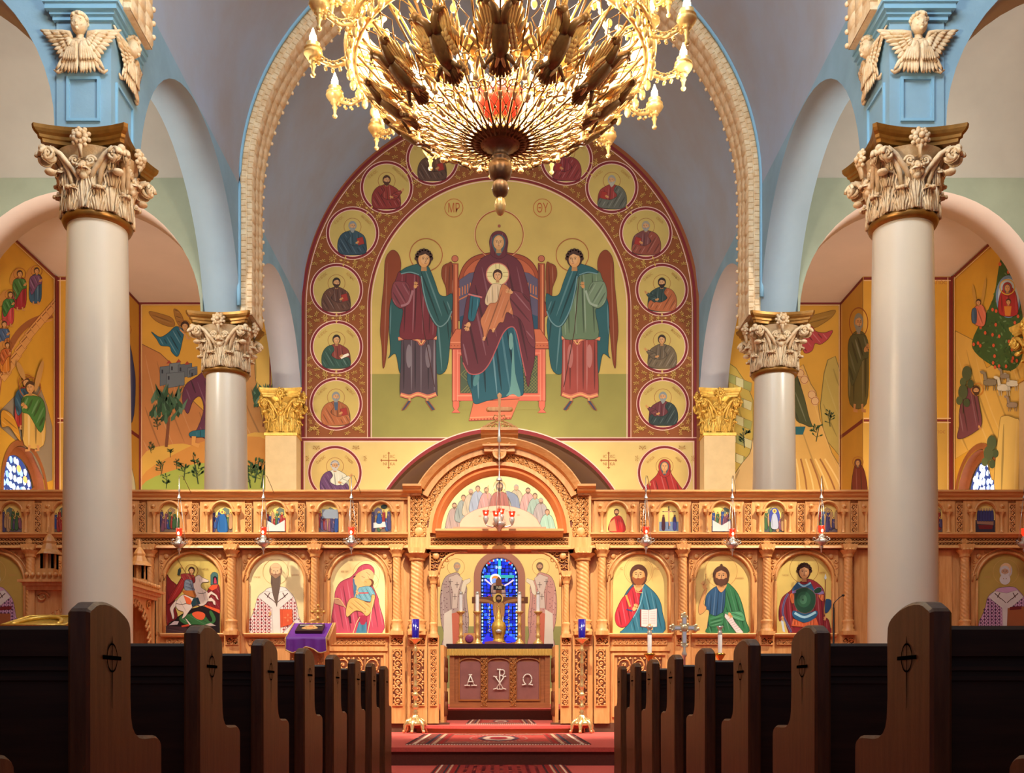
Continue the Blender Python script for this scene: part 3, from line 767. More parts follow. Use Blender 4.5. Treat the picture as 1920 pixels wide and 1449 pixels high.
# medallions -------------------------------------------------
def medallion(cx, cy, robe, mantle, hair, beard, seed, style='short', flip=False, item=None, name='', bl=.8, label=None, bottom=False, ang=0, under=None):
    p = front(D1-.006)
    R = 46.5 if not bottom else 48
    p.ell(cx,cy,R+3.5,R+3.5,PNK,n=56); p.ell(cx,cy,R+2,R+2,RED,n=56); p.ell(cx,cy,R-2.2,R-2.2,PNK,n=56); p.ell(cx,cy,R-3.6,R-3.6,(188,162,88) if not bottom else (200,168,98),n=56)
    p.xf(cx,cy,1,flip)
    p.ring(0,-12,16,.8,(140,80,40))
    if style == 'veil':
        p.robe([(-42,43),(-34,24),(-16,6),(-10,-6),(0,-24),(10,-8),(14,4),(28,24),(36,43)], robe, 75, 7, 2.4, seed)
        p.veil(0,-11,9,robe); p.hand(-28,22,3,250)
        p.reset()
    else:
        bod = [(-24,38),(-27,20),(-22,4),(-12,-2),(-4,-5),(4,-5),(13,-1),(22,6),(26,20),(24,38),(0,41)]
        p.robe(bod, robe, 85, 7, 1.9, seed, .32)
        if mantle: p.robe([(-24,38),(-28,20),(-22,4),(-10,-3),(-4,6),(-10,16),(4,24),(22,20),(25,36),(0,41)], mantle, 60, 7, 2., seed+5, .3)
        p.face(0 if not ang else 1,-13,7.6,(190,136,84),hair,beard,turn=1,style=style,bl=bl)
        if item == 'scroll': p.poly([(6,18),(22,12),(24,16),(9,23)], (226,214,190)); 
        if item == 'book': p.poly([(8,10),(19,7),(22,20),(11,23)], (150,44,34), line=(90,20,20))
        if item == 'reach': p.robe([(10,14),(26,6),(28,11),(14,24)], robe, 20, 3, 1.4, seed); p.hand(29,6,2.6,-40)
        p.hand(8,18,2.6,-30 if item!='reach' else 20)
        if under: p.poly([(-4,-3),(4,-3),(3,12),(-2,12)], under)
        p.reset()
    tc = (160,110,50)
    p.text('Ο ΑΓΙΟC' if style!='veil' else 'Η ΟCΙΑ', cx-26, cy-24, 5.2, tc, -.7, sx=.75); p.text(name, cx+26, cy-24, 5.2, tc, .75, sx=.7)
    o = p.build('saint_medallion', MP, mural); o['label'] = label or 'round medallion'; return o
G_, B_, K_ = (130,126,120),(72,46,30),(40,26,20)
medallion(630,757,(150,84,44),(164,92,50),(128,130,128),(132,134,130),1,item='book',name='ΙΑΚΩΒΟC',label='grey-haired saint in orange-brown robe',under=(70,84,104))
medallion(631,650,(120,50,40),(44,74,62),K_,None,2,flip=False,item='scroll',name='ΘΩΜΑC',label='young saint in dark green mantle')
medallion(631,543,(86,52,40),(92,58,44),K_,(60,38,26),3,item='book',name='ΛΟΥΚΑC',label='dark-bearded saint in brown robe holding a red book')
medallion(661,437,(50,74,84),(44,66,78),(130,134,132),(134,138,134),4,item='book',name='ΜΑΤΘΑΙΟC',label='grey-bearded saint in slate blue robe',bl=1.2)
medallion(725,351,(134,48,38),(126,42,36),(70,40,24),(76,44,28),5,item='reach',name='ΒΑΡΘΟΛΟΜΑΙΟC',label='bearded saint in red robe reaching out a hand')
medallion(811,298,(96,62,40),(84,58,44),(110,90,70),(120,100,80),6,item='book',name='ΠΕΤΡΟC',label='saint in brown robe half hidden by the chandelier')
medallion(MC,268,(96,62,60),(84,58,64),B_,B_,6,item='book',name='ΧΡΙCΤΟC',label='topmost medallion behind the chandelier')
medallion(1062,298,(126,44,48),(130,48,46),B_,B_,7,flip=True,item='book',name='ΠΑΥΛΟC',label='saint in crimson robe half hidden by the chandelier')
medallion(1147,351,(140,50,44),(92,92,80),(150,146,130),(160,156,140),8,flip=True,item='book',name='ΙΩΑΝΝΗC',label='white-bearded saint in grey mantle with red book',bl=1.3)
medallion(1211,437,(110,60,58),(134,66,50),(150,140,120),(140,138,130),9,flip=True,item='book',name='CΙΜΩΝ',label='balding bearded saint in rose red robe')
medallion(1241,543,(44,62,58),(168,92,52),K_,K_,10,flip=True,item='reach',name='ΜΑΡΚΟC',label='black-bearded saint in dark green and orange')
medallion(1241,650,(96,80,60),(104,88,66),(50,34,26),None,11,flip=True,item='reach',name='ΦΙΛΙΠΠΟC',label='young saint in grey-brown robe')
medallion(1243,757,(96,42,48),(40,54,52),(128,134,130),(132,138,134),12,flip=True,item='reach',name='ΑΝΔΡΕΑC',label='grey-bearded saint in maroon and dark green',bl=1.3)
medallion(628,886,(206,202,180),(96,58,96),(176,168,160),(184,178,170),13,style='curly',item='reach',name='CYMEΩΝ',label='white-haired elder in purple mantle beside the screen top',bottom=True,bl=.7)
medallion(1246,886,(156,34,28),None,B_,None,14,style='veil',flip=False,name='ΑΝΝΑ',label='veiled woman in a bright red cloak',bottom=True)

# central group ---------------------------------------------
LX = (96,34,26)
def throne():
    p = front(D1-.006)
    p.poly([(855,600),(858,545),(862,515),(874,492),(896,478),(936,473),(976,478),(998,492),(1010,515),(1014,545),(1016,600)], (150,70,38), True, line=LX, lw=1.4)
    p.poly([(864,570),(868,520),(880,498),(900,485),(936,480),(972,485),(992,498),(1004,520),(1008,570)], (176,90,56), True, line=LX, lw=.8)
    p.poly([(861,600),(861,525),(880,512),(936,500),(992,512),(1011,525),(1011,600)], (88,78,98), line=LX)
    for k in range(5): 
        for sg in (-1,1): p.line([(936+sg*(74-k*5),555-k*2),(936+sg*(74-k*5),540-k*2.5)], (190,110,64), 2)
    for sg in (-1,1):
        p.poly([(936+sg*74,620),(936+sg*74,594),(936+sg*40,580),(936+sg*40,620)], (38,70,90)); p.line([(936+sg*75,562),(936+sg*48,548)], (190,110,64), 2.2)
    for x in (853,1015):
        p.poly([(x-6,494),(x+6,494),(x+6,640),(x-6,640)], (158,76,44), line=LX, lw=1.2); p.line([(x+2,496),(x+2,640)], (206,128,86), 2.4); p.line([(x-4,496),(x-4,640)], (88,42,40), 2)
        p.ell(x,485,6,6,(176,98,70)); p.ring(x,485,6,1,LX)
    p.poly([(855,617),(841,641),(841,654),(1029,654),(1029,641),(1013,617)], (190,100,66), line=LX, lw=1.2); p.line([(842,642),(1028,642)], (214,134,96), 2)
    for k in range(30): p.ell(846+k*6.2,648,1.2,1.2,(150,66,44),n=6,bump=0)
    p.L += 1
    p.poly([(848,654),(1023,654),(1023,752),(848,752)], (206,100,78), line=LX, lw=1.4)
    p.poly([(863,667),(1008,667),(1008,737),(863,737)], (74,84,62), line=LX, lw=1.2)
    p.line([(857,662),(1014,662)], (226,140,112), 1.6); p.line([(857,742),(1014,742)], (226,140,112), 2)
    for x in (851,858,1013,1020): p.line([(x,656),(x,764)], (226,140,112), 1.3)
    for k in range(24):
        x = 864+k*6; p.line([(x,668),(min(x+30,1007),668+min(30,1007-x)*1.0)], (140,132,70), .7, bump=0); p.line([(x,736),(min(x+30,1007),736-min(30,1007-x))], (140,132,70), .7, bump=0); p.line([(x,702),(min(x+30,1007),702+min(30,1007-x))], (140,132,70), .7, bump=0)
        p.line([(x,702),(min(x+30,1007),702-min(30,1007-x))], (140,132,70), .7, bump=0)
    p.L += 1
    p.poly([(864,752),(1008,752),(1008,768),(864,768)], (140,132,66))
    for x in (855,1016): p.poly([(x-6,752),(x+6,752),(x+6,762),(x+3,768),(x+8,774),(x-8,774),(x-3,768),(x-6,762)], (206,100,78), line=LX)
    p.poly([(888,752),(879,789),(958,786),(974,748)], (196,104,72), line=LX, lw=1.2); p.line([(881,783),(958,780)], (226,150,110), 1.2)
    for k in range(13): p.ell(884+k*6,786.5-k*.2,1.6,1.3,(140,44,36),n=6,bump=0)
    p.L += 1
    return p.build('throne', MP, mural), p.L
def mother(L):
    p = front(D1-.006); p.L = L
    M1 = (98,42,50); T1 = (34,82,94)
    p.ring(936,440,45,1.4,(160,70,46),n=64); p.ring(936,440,46.5,.8,(220,180,130),n=64)
    p.robe([(876,702),(884,735),(890,757),(912,752),(935,747),(950,744),(962,737),(978,742),(982,730),(980,690),(974,650),(968,612),(950,600),(900,640)], T1, 84, 9, 4, 2, .42, fan=.25)
    p.poly([(949,742),(957,724),(962,640),(966,700),(976,738),(972,744),(962,739)], (96,140,134), True)
    p.ell(958,640,4,16,(110,150,142)); p.ell(893,712,5,13,(76,122,124),rot=.3)
    p.robe([(916,478),(902,486),(892,502),(886,525),(880,545),(874,566),(870,590),(866,612),(864,637),(866,668),(873,692),(888,702),(906,696),(918,682),(928,660),(940,632),(950,617),(960,613),(968,620),(974,650),(982,690),(990,726),(996,702),(1002,676),(1003,640),(1000,610),(996,580),(992,545),(984,515),(976,494),(960,480),(936,474)], M1, 78, 11, 4.5, 7, .34)
    p.line([(868,680),(880,700),(900,700),(916,684),(930,655),(944,624),(958,613),(968,622),(978,668),(986,705)], (170,84,84), 2, True)
    p.robe([(922,560),(960,545),(990,560),(1000,610),(1003,650),(990,640),(976,600),(950,585)], (112,52,58), 50, 6, 3, 9, .35)
    p.veil(935,455,14,(96,40,46),(196,144,88),(70,84,88)); p.ell(936,424,3,3,(150,80,60),n=6)
    p.robe([(884,552),(880,575),(878,598),(888,602),(894,585),(900,560)], (38,92,104), 95, 4, 2, 1, .4); p.line([(878,552),(904,558)], (190,110,104), 3)
    p.hand(878,610,6,110,(206,150,100))
    # child
    Y = (216,200,140)
    p.ell(933,515,22,22,(196,120,100)); p.ell(933,515,20,20,Y,n=36)
    for a in (-PI/2,0,PI): p.line([(933+10*math.cos(a)-3*math.sin(a),515+10*math.sin(a)+3*math.cos(a)),(933+20*math.cos(a)-3.5*math.sin(a),515+20*math.sin(a)+3.5*math.cos(a))], (130,110,60), .8); p.line([(933+10*math.cos(a)+3*math.sin(a),515+10*math.sin(a)-3*math.cos(a)),(933+20*math.cos(a)+3.5*math.sin(a),515+20*math.sin(a)-3.5*math.cos(a))], (130,110,60), .8)
    p.robe([(926,532),(918,540),(911,556),(910,570),(920,574),(940,572),(946,552),(942,536)], (206,178,140), 88, 6, 1.8, 4, .3)
    p.robe([(940,536),(950,536),(958,548),(956,562),(962,590),(950,586),(944,604),(936,606),(926,622),(918,618),(908,640),(906,622),(901,602),(908,588),(918,570),(932,566)], (184,112,72), 110, 8, 2.4, 5, .3)
    p.hand(908,634,3,110,(206,150,100)); p.hand(926,618,3,110,(206,150,100)); p.hand(957,548,5,200,(206,150,100))
    p.face(933,517,9,(206,150,100),(66,36,26),None,style='short')
    return p.build('enthroned_mother', MP, mural)
def angel(flip, up, mantle, low, L, label):
    p = front(D1-.006); p.L = L
    p.xf(MC,0,1,flip,ox=MC)
    W = (124,56,26)
    for q in ([(729,474),(722,490),(720,530),(716,570),(713,620),(716,650),(718,690),(724,672),(731,600),(744,540),(752,500),(748,478),(738,469)], [(836,540),(828,518),(830,500),(840,494),(848,496),(848,555),(838,560)]):
        r = p.poly(q, W, True, line=shade(W,-.5)); p.folds(r, W, 92, 7, 2.6, 3, .3)
    p.ring(799,478,30.5,1.3,(160,80,46)); 
    p.robe([(734,560),(730,610),(732,660),(728,672),(742,664),(750,700),(760,680),(766,600),(760,540)], mantle, 92, 5, 3, 5, .35)
    p.robe([(830,560),(846,600),(844,640),(838,690),(822,702),(815,680),(812,600)], mantle, 85, 5, 3, 6, .35)
    p.robe([(756,625),(752,680),(750,735),(757,740),(784,738),(817,742),(820,735),(818,680),(815,625),(790,620)], low, 90, 8, 3.2, 7, .4)
    p.ell(767,668,5.5,22,shade(low,.25)); p.ell(803,668,5.5,22,shade(low,.2))
    for pts,w in (([(751,740),(768,744),(784,739),(802,744),(818,739)],8),([(747,636),(766,633),(784,638),(790,645),(800,634),(819,634)],7)):
        p.line(pts, (196,110,86), w, True); p.line(pts, (214,160,100), w*.3, True); p.line([(x,y+w*.5) for x,y in pts], (96,36,30), .8, True)
    p.robe([(752,508),(744,520),(736,545),(738,566),(748,578),(756,584),(750,632),(784,636),(818,630),(812,560),(806,520),(790,500)], up, 92, 9, 3, 8, .36)
    p.robe([(739,530),(734,550),(738,568),(750,578),(764,572),(770,550),(764,532),(752,528)], shade(up,.08), 60, 5, 2.6, 2, .3)
    p.line([(752,574),(766,568),(774,545)], shade(up,.3), 4, True)
    p.robe([(750,512),(762,502),(784,495),(796,492),(806,505),(816,530),(824,552),(836,556),(848,552),(847,585),(838,605),(824,614),(812,604),(802,580),(792,545),(788,520),(770,513)], mantle, 70, 9, 3.2, 9, .4)
    p.line([(790,518),(795,550),(805,585),(822,612),(838,604),(847,584)], shade(mantle,.3), 2.2, True)
    p.line([(752,514),(770,511),(786,516)], shade(mantle,.3), 2, True)
    p.face(795,487,14.5,(200,144,86),(62,36,24),None,turn=1,style='curly')
    p.hand(779,537,4.5,-80); p.line([(786,520),(795,620),(815,726)], (70,34,26), 1.3)
    for x,sx in ((768,-1),(801,1)):
        p.line([(x,744),(x,754)], (196,140,90), 4); p.poly([(x-3,752),(x+3,752),(x+sx*12+3,768),(x+sx*12-3,770)], (50,64,80), line=(150,70,50), lw=1.2)
    o = p.build('angel', MP, mural); o['label'] = label
_, LT = throne(); mother(LT)
angel(False,(108,38,44),(40,80,78),(78,60,66),LT,'left angel in a wine red tunic')
angel(True,(96,116,86),(38,84,88),(148,64,54),LT,'right angel in a green tunic')

# ---------------------------------------------------------------- aisle murals
OC = (196,142,48)
def border(p, x0,y0,x1,y1, w=4):
    for a,b in (((x0,y0),(x1,y0)),((x0,y1),(x1,y1)),((x0,y0),(x0,y1)),((x1,y0),(x1,y1))):
        p.line([a,b], (110,30,26), w)
def standing(p, cx, ytop, h, c1, c2, seed, hair=B_, beard=None, halo=True, flip=False, lean=0, sx=1):
    r = h*.075; p.xf(cx, ytop, 1, flip)
    if sx != 1: p.tr = lambda x,y: (cx+x*sx, ytop+y)
    if halo: p.ring(lean*h*.3,r*1.5,r*2,r*.18,(150,84,40)) if halo==1 else None
    p.robe([(-r*1.6+lean*h*.2,r*3.4),(-r*2.2,h*.5),(-r*1.9,h*.93),(r*1.7,h*.93),(r*2.2,h*.5),(r*1.7+lean*h*.2,r*3.4),(lean*h*.25,r*2.6)], c1, 90, 6, r*.45, seed, .35)
    p.robe([(-r*1.7+lean*h*.2,r*3.3),(-r*2.3,h*.45),(-r*1.4,h*.75),(r*.8,h*.5),(r*2.2,h*.45),(r*1.6+lean*h*.2,r*3.3)], c2, 65, 6, r*.45, seed+3, .35)
    p.face(lean*h*.3,r*1.5,r,(200,144,86),hair,beard,turn=1); p.hand(r*1.6,h*.38,r*.5,-40)
    for s_ in (-1,1): p.line([(s_*r*.8,h*.93),(s_*r*.9,h),(s_*r*.9+r*.7,h)], (196,140,90), r*.5)
    p.reset()
def rocks(p, pts, col, seed):
    q = p.poly(pts, col, line=shade(col,-.35), lw=1.4); p.folds(q, col, 70, 9, 3, seed, .18, .2); return q
def shrub(p, x, y, s, col, seed=0):
    rnd = random.Random(seed); p.line([(x,y),(x+rnd.uniform(-2,2)*s/10,y-s)], shade(col,-.3), max(.8,s*.05))
    for i in range(int(12)):
        a = -PI/2+rnd.uniform(-1.3,1.3); yy = y-s*rnd.uniform(.25,1); l = s*.35
        x1,y1 = x+l*math.cos(a), yy+l*math.sin(a)*.7
        p.line([(x,yy),(x1,y1)], shade(col,-.2), .8, bump=0); p.ell(x1,y1,s*.1,s*.05,col,rot=a,n=8,bump=0)
    p.L += 1
def tree(p, x, y, h, col, seed=0):
    rnd = random.Random(seed); p.line([(x,y),(x+4,y-h*.5),(x,y-h*.8)], (110,60,34), h*.05, True)
    for i in range(64):
        a = rnd.uniform(0,2*PI); r = h*.3*rnd.random(); cx,cy = x+r*math.cos(a), y-h*.68+r*.9*math.sin(a)
        b = rnd.uniform(-2.2,-.9); l = h*.2
        p.poly([(cx-l*.18*math.sin(b),cy+l*.18*math.cos(b)),(cx+l*math.cos(b),cy+l*math.sin(b)),(cx+l*.18*math.sin(b),cy-l*.18*math.cos(b)),(cx-l*.3*math.cos(b),cy-l*.3*math.sin(b))], shade(col,rnd.uniform(-.3,.2)), bump=0 if i%3 else 1)
# left far wall
t = tag(front(D1).__class__ and empty('mural', (0,0,0), 'left aisle painting of a flying blue angel, a walled town and a palm tree', 'mural'))
p = front(D1)
p.poly([(262,568),(508,568),(508,1000),(262,1000)], (200,146,52)); 
rocks(p, [(266,645),(300,662),(330,690),(350,740),(392,780),(400,830),(330,850),(290,880),(262,900)], (176,112,60), 1)
rocks(p, [(470,600),(482,640),(500,690),(508,740),(508,860),(440,860),(452,700),(460,650)], (168,118,64), 2)
p.poly([(262,862),(330,832),(380,838),(440,820),(508,825),(508,1000),(262,1000)], (196,150,64), True)
p.poly([(262,900),(330,850),(400,822),(460,818),(508,840),(508,1000),(262,1000)], (190,128,56), True)
p.poly([(262,915),(330,880),(400,868),(508,890),(508,1000),(262,1000)], (148,158,66), True)
for (x,y,w,h,c) in ((300,688,22,36,(92,98,104)),(318,682,20,30,(104,110,116)),(334,684,26,26,(88,94,102)),(352,690,18,18,(98,104,110)),(312,700,34,28,(100,106,112)),(356,694,12,14,(84,90,100))):
    p.poly([(x,y),(x+w,y-3),(x+w,y+h-6),(x,y+h)], c, line=(60,62,70), lw=.9); p.poly([(x+3,y+5),(x+6,y+5),(x+6,y+12),(x+3,y+12)], (40,40,50))
for x,y in ((312,682),(330,680),(346,684)): p.poly([(x,y),(x+10,y-1),(x+5,y-7)], (150,58,40))
p.robe([(284,622),(300,632),(316,624),(330,612),(344,620),(342,640),(334,668),(322,660),(318,650),(302,648),(294,636)], (36,92,112), 60, 6, 2.6, 3, .4)
for q in ([(280,584),(300,588),(322,596),(328,610),(316,612),(296,604),(284,594)],[(326,580),(336,584),(344,600),(338,612),(330,600)]):
    r_ = p.poly(q,(150,100,40),True,line=(90,56,24)); p.folds(r_,(150,100,40),20,5,1.6,2,.3)
p.ring(347,612,11,1,(150,84,40)); p.face(347,612,7,style='curly'); p.hand(352,634,3,10); p.line([(338,618),(352,632)],(196,140,90),3)
p.robe([(392,690),(370,706),(348,722),(342,750),(352,776),(362,752),(376,744),(382,770),(368,808),(356,820),(380,820),(400,822),(420,700)], (92,42,66), 70, 8, 3, 5, .35)
p.robe([(362,808),(356,818),(384,820),(402,820),(402,806)], (30,92,108), 90, 4, 2, 1, .3); p.line([(364,818),(363,832),(374,836)],(200,140,70),8)
p.face(392,680,10,(200,144,86),(120,80,50),(120,80,50))
tree(p, 312, 838, 108, (46,78,48), 3); shrub(p,296,806,20,(46,78,48),1)
for x,y,s_ in ((284,850,18),(320,858,16),(302,893,24),(332,880,16),(366,876,22),(345,900,30),(372,908,36),(312,916,22),(478,905,40),(490,915,44),(470,915,36)): shrub(p,x,y,s_,(56,84,44),int(x))
p.robe([(486,640),(478,680),(484,740),(496,800),(508,800),(508,640)], (188,150,70), 88, 4, 3, 6, .25); tree(p, 494, 800, 80, (50,86,58), 8)
p.line([(262,568),(262,1000)], (112,32,26), 5); p.line([(260,569),(508,569)], (112,32,26), 4); p.line([(266.5,573),(266.5,1000)], (222,180,140), 1.2); p.line([(266,572.5),(508,572.5)], (222,180,140), 1.2)
p.line([(507,569),(507,1000)], (112,32,26), 2.5)
p.build('painted_scene', MP, t)
# left return wall + front piece + side wall
Xr = -7.615
t = empty('mural', (0,0,0), 'narrow left painting of a saint in a dark blue robe beside the town scene', 'mural')
p = sidep(Xr)
def rx(d): return CX-abs(Xr)*F/d
def ry(z,d): return CY-(z-CZ)*F/d
def wallpoly(p, X, d0, d1, z0, z1, col):
    sg = -1 if X<0 else 1
    q = [(CX+sg*abs(X)*F/d, CY-(z-CZ)*F/d) for d,z in ((d0,z0),(d1,z0),(d1,z1),(d0,z1))]; p.poly(q, col)
wallpoly(p, Xr, 19.96, 21.29, .2, 8.95, (188,134,46)); wallpoly(p, Xr, 21.24, 21.295, .2, 8.95, (112,32,26)); wallpoly(p, Xr, 19.96, 21.29, 6.08, 6.16, (112,32,26)); wallpoly(p, Xr, 19.96, 21.29, 8.9, 8.96, (112,32,26))
p.ring(234,618,12,1,(150,84,40))
p.robe([(226,630),(232,626),(242,640),(250,680),(254,722),(248,790),(224,790),(222,640)], (44,56,104), 90, 6, 2.5, 3, .35)
p.robe([(222,860),(236,850),(250,890),(252,930),(222,930)], (206,196,170), 90, 5, 2, 2, .25)
p.line([(238,770),(242,786)], (196,140,90), 4); p.face(234,616,8,beard=B_)
p.build('painted_scene', MP, t)
for sd in (-1,1):
    s = 'left' if sd<0 else 'right'
    t = empty('mural', (0,0,0), 'narrow ochre painted panel between the nearest %s column and the corner of the aisle'%s, 'mural')
    p = front(19.945); xa,xb = CX+sd*(7.63 if sd<0 else 7.19)*F/19.945, CX+sd*(8.775 if sd<0 else 8.925)*F/19.945
    yt, ym, yb = ry(8.95,19.945), ry(6.12,19.945), ry(.2,19.945)
    p.poly([(xa,yt),(xb,yt),(xb,yb),(xa,yb)], (196,140,44)); p.poly([(xa,ym),(xb,ym),(xb,yb),(xa,yb)], (180,134,52))
    p.line([(xa,yt+2),(xb,yt+2)], (112,32,26), 5); p.line([(xa,ym),(xb,ym)], (112,32,26), 4); p.line([(xb-sd*2,yt),(xb-sd*2,yb)], (112,32,26), 5)
    for y in (yt+6,ym-4,ym+4): p.line([(xa,y),(xb,y)], (222,180,140), 1.2)
    p.line([(xb-sd*6.5,yt),(xb-sd*6.5,yb)], (222,180,140), 1.2)
    if sd>0: p.text('Ο ΑΓΙΟC', 1757, 530, 7, (150,80,40)); p.text('Ο ΑΓΙΟC', 1757, 810, 6, (150,80,40))
    p.build('painted_panel', MP, t)
# window surround is painted on the side walls
def sidewall(X, s, label):
    t = empty('mural', (0,0,0), label, 'mural'); p = sidep(X)
    sg = -1 if X<0 else 1
    T = lambda d,z: (CX+sg*abs(X)*F/d, CY-(z-CZ)*F/d)
    d0,d1 = 16.95,19.93; c = (200,148,46)
    hole = []
    def qd(a0,a1,z0,z1,col): p.emit([T(a0,z0),T(a1,z0),T(a1,z1),T(a0,z1)], [(0,1,2,3)], col)
    wy,wr,wz,z0 = (18.65 if X<0 else 18.9),.83,4.45,2.7
    qd(d0,wy-wr,.2,8.95,c); qd(wy+wr,d1,.2,8.95,c); qd(wy-wr,wy+wr,.2,z0,c)
    N = 20
    for i in range(N):
        a,b = wy-wr*math.cos(PI*i/N), wy-wr*math.cos(PI*(i+1)/N); za,zb = wz+wr*math.sin(PI*i/N), wz+wr*math.sin(PI*(i+1)/N)
        p.emit([T(a,za),T(b,zb),T(b,8.95),T(a,8.95)], [(0,1,2,3)], c)
    p.L += 1
    return t, p, T, wy, wr, wz, z0
t,p,T,wy,wr,wz,z0w = sidewall(-8.785,'left','left side painting of figures climbing an arched ladder above the stained window')
p.poly([(0,770),(30,740),(60,720),(75,725),(88,760),(98,800),(98,900),(85,905),(60,850),(35,830),(0,800)], (140,124,104), line=(100,84,70))
# arch bridge and ladder
p.line([(-8,760),(0,700),(14,660),(34,625),(60,603),(98,590)], (150,88,48), 12, True); p.line([(-4,745),(4,700),(16,668),(38,634),(62,612),(98,600)], (206,140,96), 1.6, True)
for k in range(11):
    x = 0+k*9.5; y = 700-k*15.5 if k<6 else 622-(k-5)*11
    p.poly([(x-2,y+3),(x+12,y-14),(x+22,y-2),(x+8,y+16)], (206,150,86), line=(120,66,36))
    p.line([(x+2,y+4),(x+14,y-9)], (120,66,36), 1.6)
for (x,y,h,c1,c2,l) in ((66,500,70,(40,86,120),(110,70,110),.1),(36,505,76,(150,30,46),(60,110,50),0),(14,545,66,(190,60,70),(50,110,50),.2),(4,600,70,(190,110,40),(60,90,130),.1),(8,640,60,(200,120,40),(180,90,40),.2)):
    p.ell(x-10,y+14,7,16,(188,130,60),rot=.4); standing(p,x,y,h,c1,c2,int(x+y),halo=1,lean=l)
standing(p,42,706,98,(150,36,40),(30,76,104),4,halo=1,lean=.15); standing(p,60,712,132,(200,160,84),(56,110,50),6,halo=1,flip=True,lean=.15)
p.robe([(0,770),(18,776),(30,800),(36,826),(30,822),(14,800),(0,800)], (196,136,40), 40, 5, 2.4, 3, .3)
p.ell(70,705,5,30,(186,140,80),rot=.25); p.ell(36,695,5,18,(186,140,80),rot=-.4)
for dz in (0,):
    p.line([T(19.88,.3),T(19.88,8.95)], (112,32,26), 4); p.line([T(19.78,.3),T(19.78,8.95)], (222,180,140), 1.1); p.line([T(16.96,8.91),T(19.93,8.91)], (112,32,26), 3.5); p.line([T(16.96,8.85),T(19.8,8.85)], (222,180,140), 1.1)
p.build('painted_scene', MP, t)
# right far wall
t = empty('mural', (0,0,0), 'right aisle painting of rocky hills with a flying pink robed angel', 'mural')
p = front(D1)
p.poly([(1362,568),(1578,568),(1578,1000),(1362,1000)], (200,148,52))
rocks(p, [(1366,680),(1380,690),(1400,720),(1412,750),(1412,1000),(1362,1000)], (186,160,72), 4)
for k in range(6):
    for j in range(3): p.poly([(1366+j*14,700+k*36+j*6),(1382+j*14,706+k*36+j*6),(1380+j*14,722+k*36+j*6),(1366+j*14,716+k*36+j*6)], (196,190,140) if (k+j)%2 else (150,150,84), line=(120,80,50), lw=.6)
rocks(p, [(1545,700),(1552,675),(1566,668),(1576,700),(1578,860),(1545,820),(1538,760)], (176,150,74), 5)
rocks(p, [(1490,720),(1496,690),(1506,684),(1520,720),(1530,735),(1538,790),(1560,850),(1578,880),(1578,1000),(1490,1000)], (206,160,84), 6)
for x,y in ((1500,700),(1508,712),(1522,740),(1528,752)): p.ell(x,y,7,9,(214,170,120)); p.ring(x,y,7,1,(150,84,50))
for k in range(7): p.line([(1492+k*9,860),(1498+k*12,900),(1500+k*16,960)], (150,96,48) if k%2 else (226,190,120), 3, True)
p.robe([(1366,925),(1372,900),(1390,870),(1406,850),(1412,830),(1412,1000),(1366,1000)], (206,170,112), 115, 6, 4, 4, .25)
r_ = p.poly([(1508,612),(1520,594),(1545,586),(1566,582),(1560,594),(1544,606),(1524,616)], (150,110,40), True, line=(90,60,24)); p.folds(r_,(150,110,40),165,5,1.6,2,.3)
p.robe([(1490,640),(1506,628),(1520,612),(1530,622),(1546,624),(1561,620),(1552,636),(1538,646),(1528,644),(1522,658),(1508,662),(1502,644)], (170,62,66), 50, 6, 2.6, 6, .35)
p.robe([(1490,700),(1506,740),(1516,780),(1522,800),(1508,796),(1490,780)], (72,74,40), 70, 5, 3, 3, .35); p.poly([(1490,800),(1510,800),(1505,815),(1490,815)], (30,90,100))
shrub(p,1530,828,30,(60,90,50),2); shrub(p,1556,800,26,(70,84,50),3); shrub(p,1396,840,30,(60,80,50),4)
p.line([(1577,568),(1577,1000)], (112,32,26), 5); p.line([(1362,569),(1580,569)], (112,32,26), 4); p.line([(1573,573),(1573,1000)], (222,180,140), 1.2); p.line([(1362,572.5),(1574,572.5)], (222,180,140), 1.2); p.line([(1364,569),(1364,1000)], (112,32,26), 2.5)
p.build('painted_scene', MP, t)
t = empty('mural', (0,0,0), 'narrow right painting of a grey-haired saint in green above a small figure in dark red', 'mural')
p = sidep(7.175)
wallpoly(p, 7.175, 19.96, 21.29, .2, 8.95, (188,136,46)); wallpoly(p, 7.175, 21.24, 21.295, .2, 8.95, (112,32,26)); wallpoly(p, 7.175, 19.96, 21.29, 6.08, 6.16, (112,32,26)); wallpoly(p, 7.175, 19.96, 21.29, 8.9, 8.96, (112,32,26)); wallpoly(p, 7.175, 21.17, 21.19, .2, 8.9, (222,180,140))
standing(p, 1610, 584, 186, (96,90,50), (80,84,54), 4, (140,140,130), (140,140,130), halo=1, sx=.62)
p.ring(1609,866,10,1,(170,100,50)); p.robe([(1601,880),(1598,930),(1626,930),(1622,885),(1610,868)], (110,34,30), 88, 5, 2, 3, .35); p.veil(1609,868,5,(110,34,30))
p.build('painted_scene', MP, t)
t,p,T,wy,wr,wz,z0w = sidewall(8.935,'right','right side painting of a burning bush, a kneeling man and goats above the stained window')
rocks(p, [(1791,620),(1830,640),(1850,690),(1900,660),(1925,650),(1925,900),(1860,900),(1840,830),(1791,860)], (206,162,76), 3)
rnd = random.Random(5)
bush = cr([(1878,480),(1862,560),(1826,630),(1828,660),(1870,690),(1905,690),(1922,640),(1925,520),(1905,486)],True,4)
p.poly(bush, (52,84,40))
for i in range(230):
    x,y = rnd.uniform(1824,1925), rnd.uniform(484,694)
    if inside((x,y),bush): a = rnd.uniform(0,6.28); p.ell(x,y,3.6,1.6,shade((66,104,50),rnd.uniform(-.35,.2)),rot=a,n=6,bump=0 if i%4 else 1)
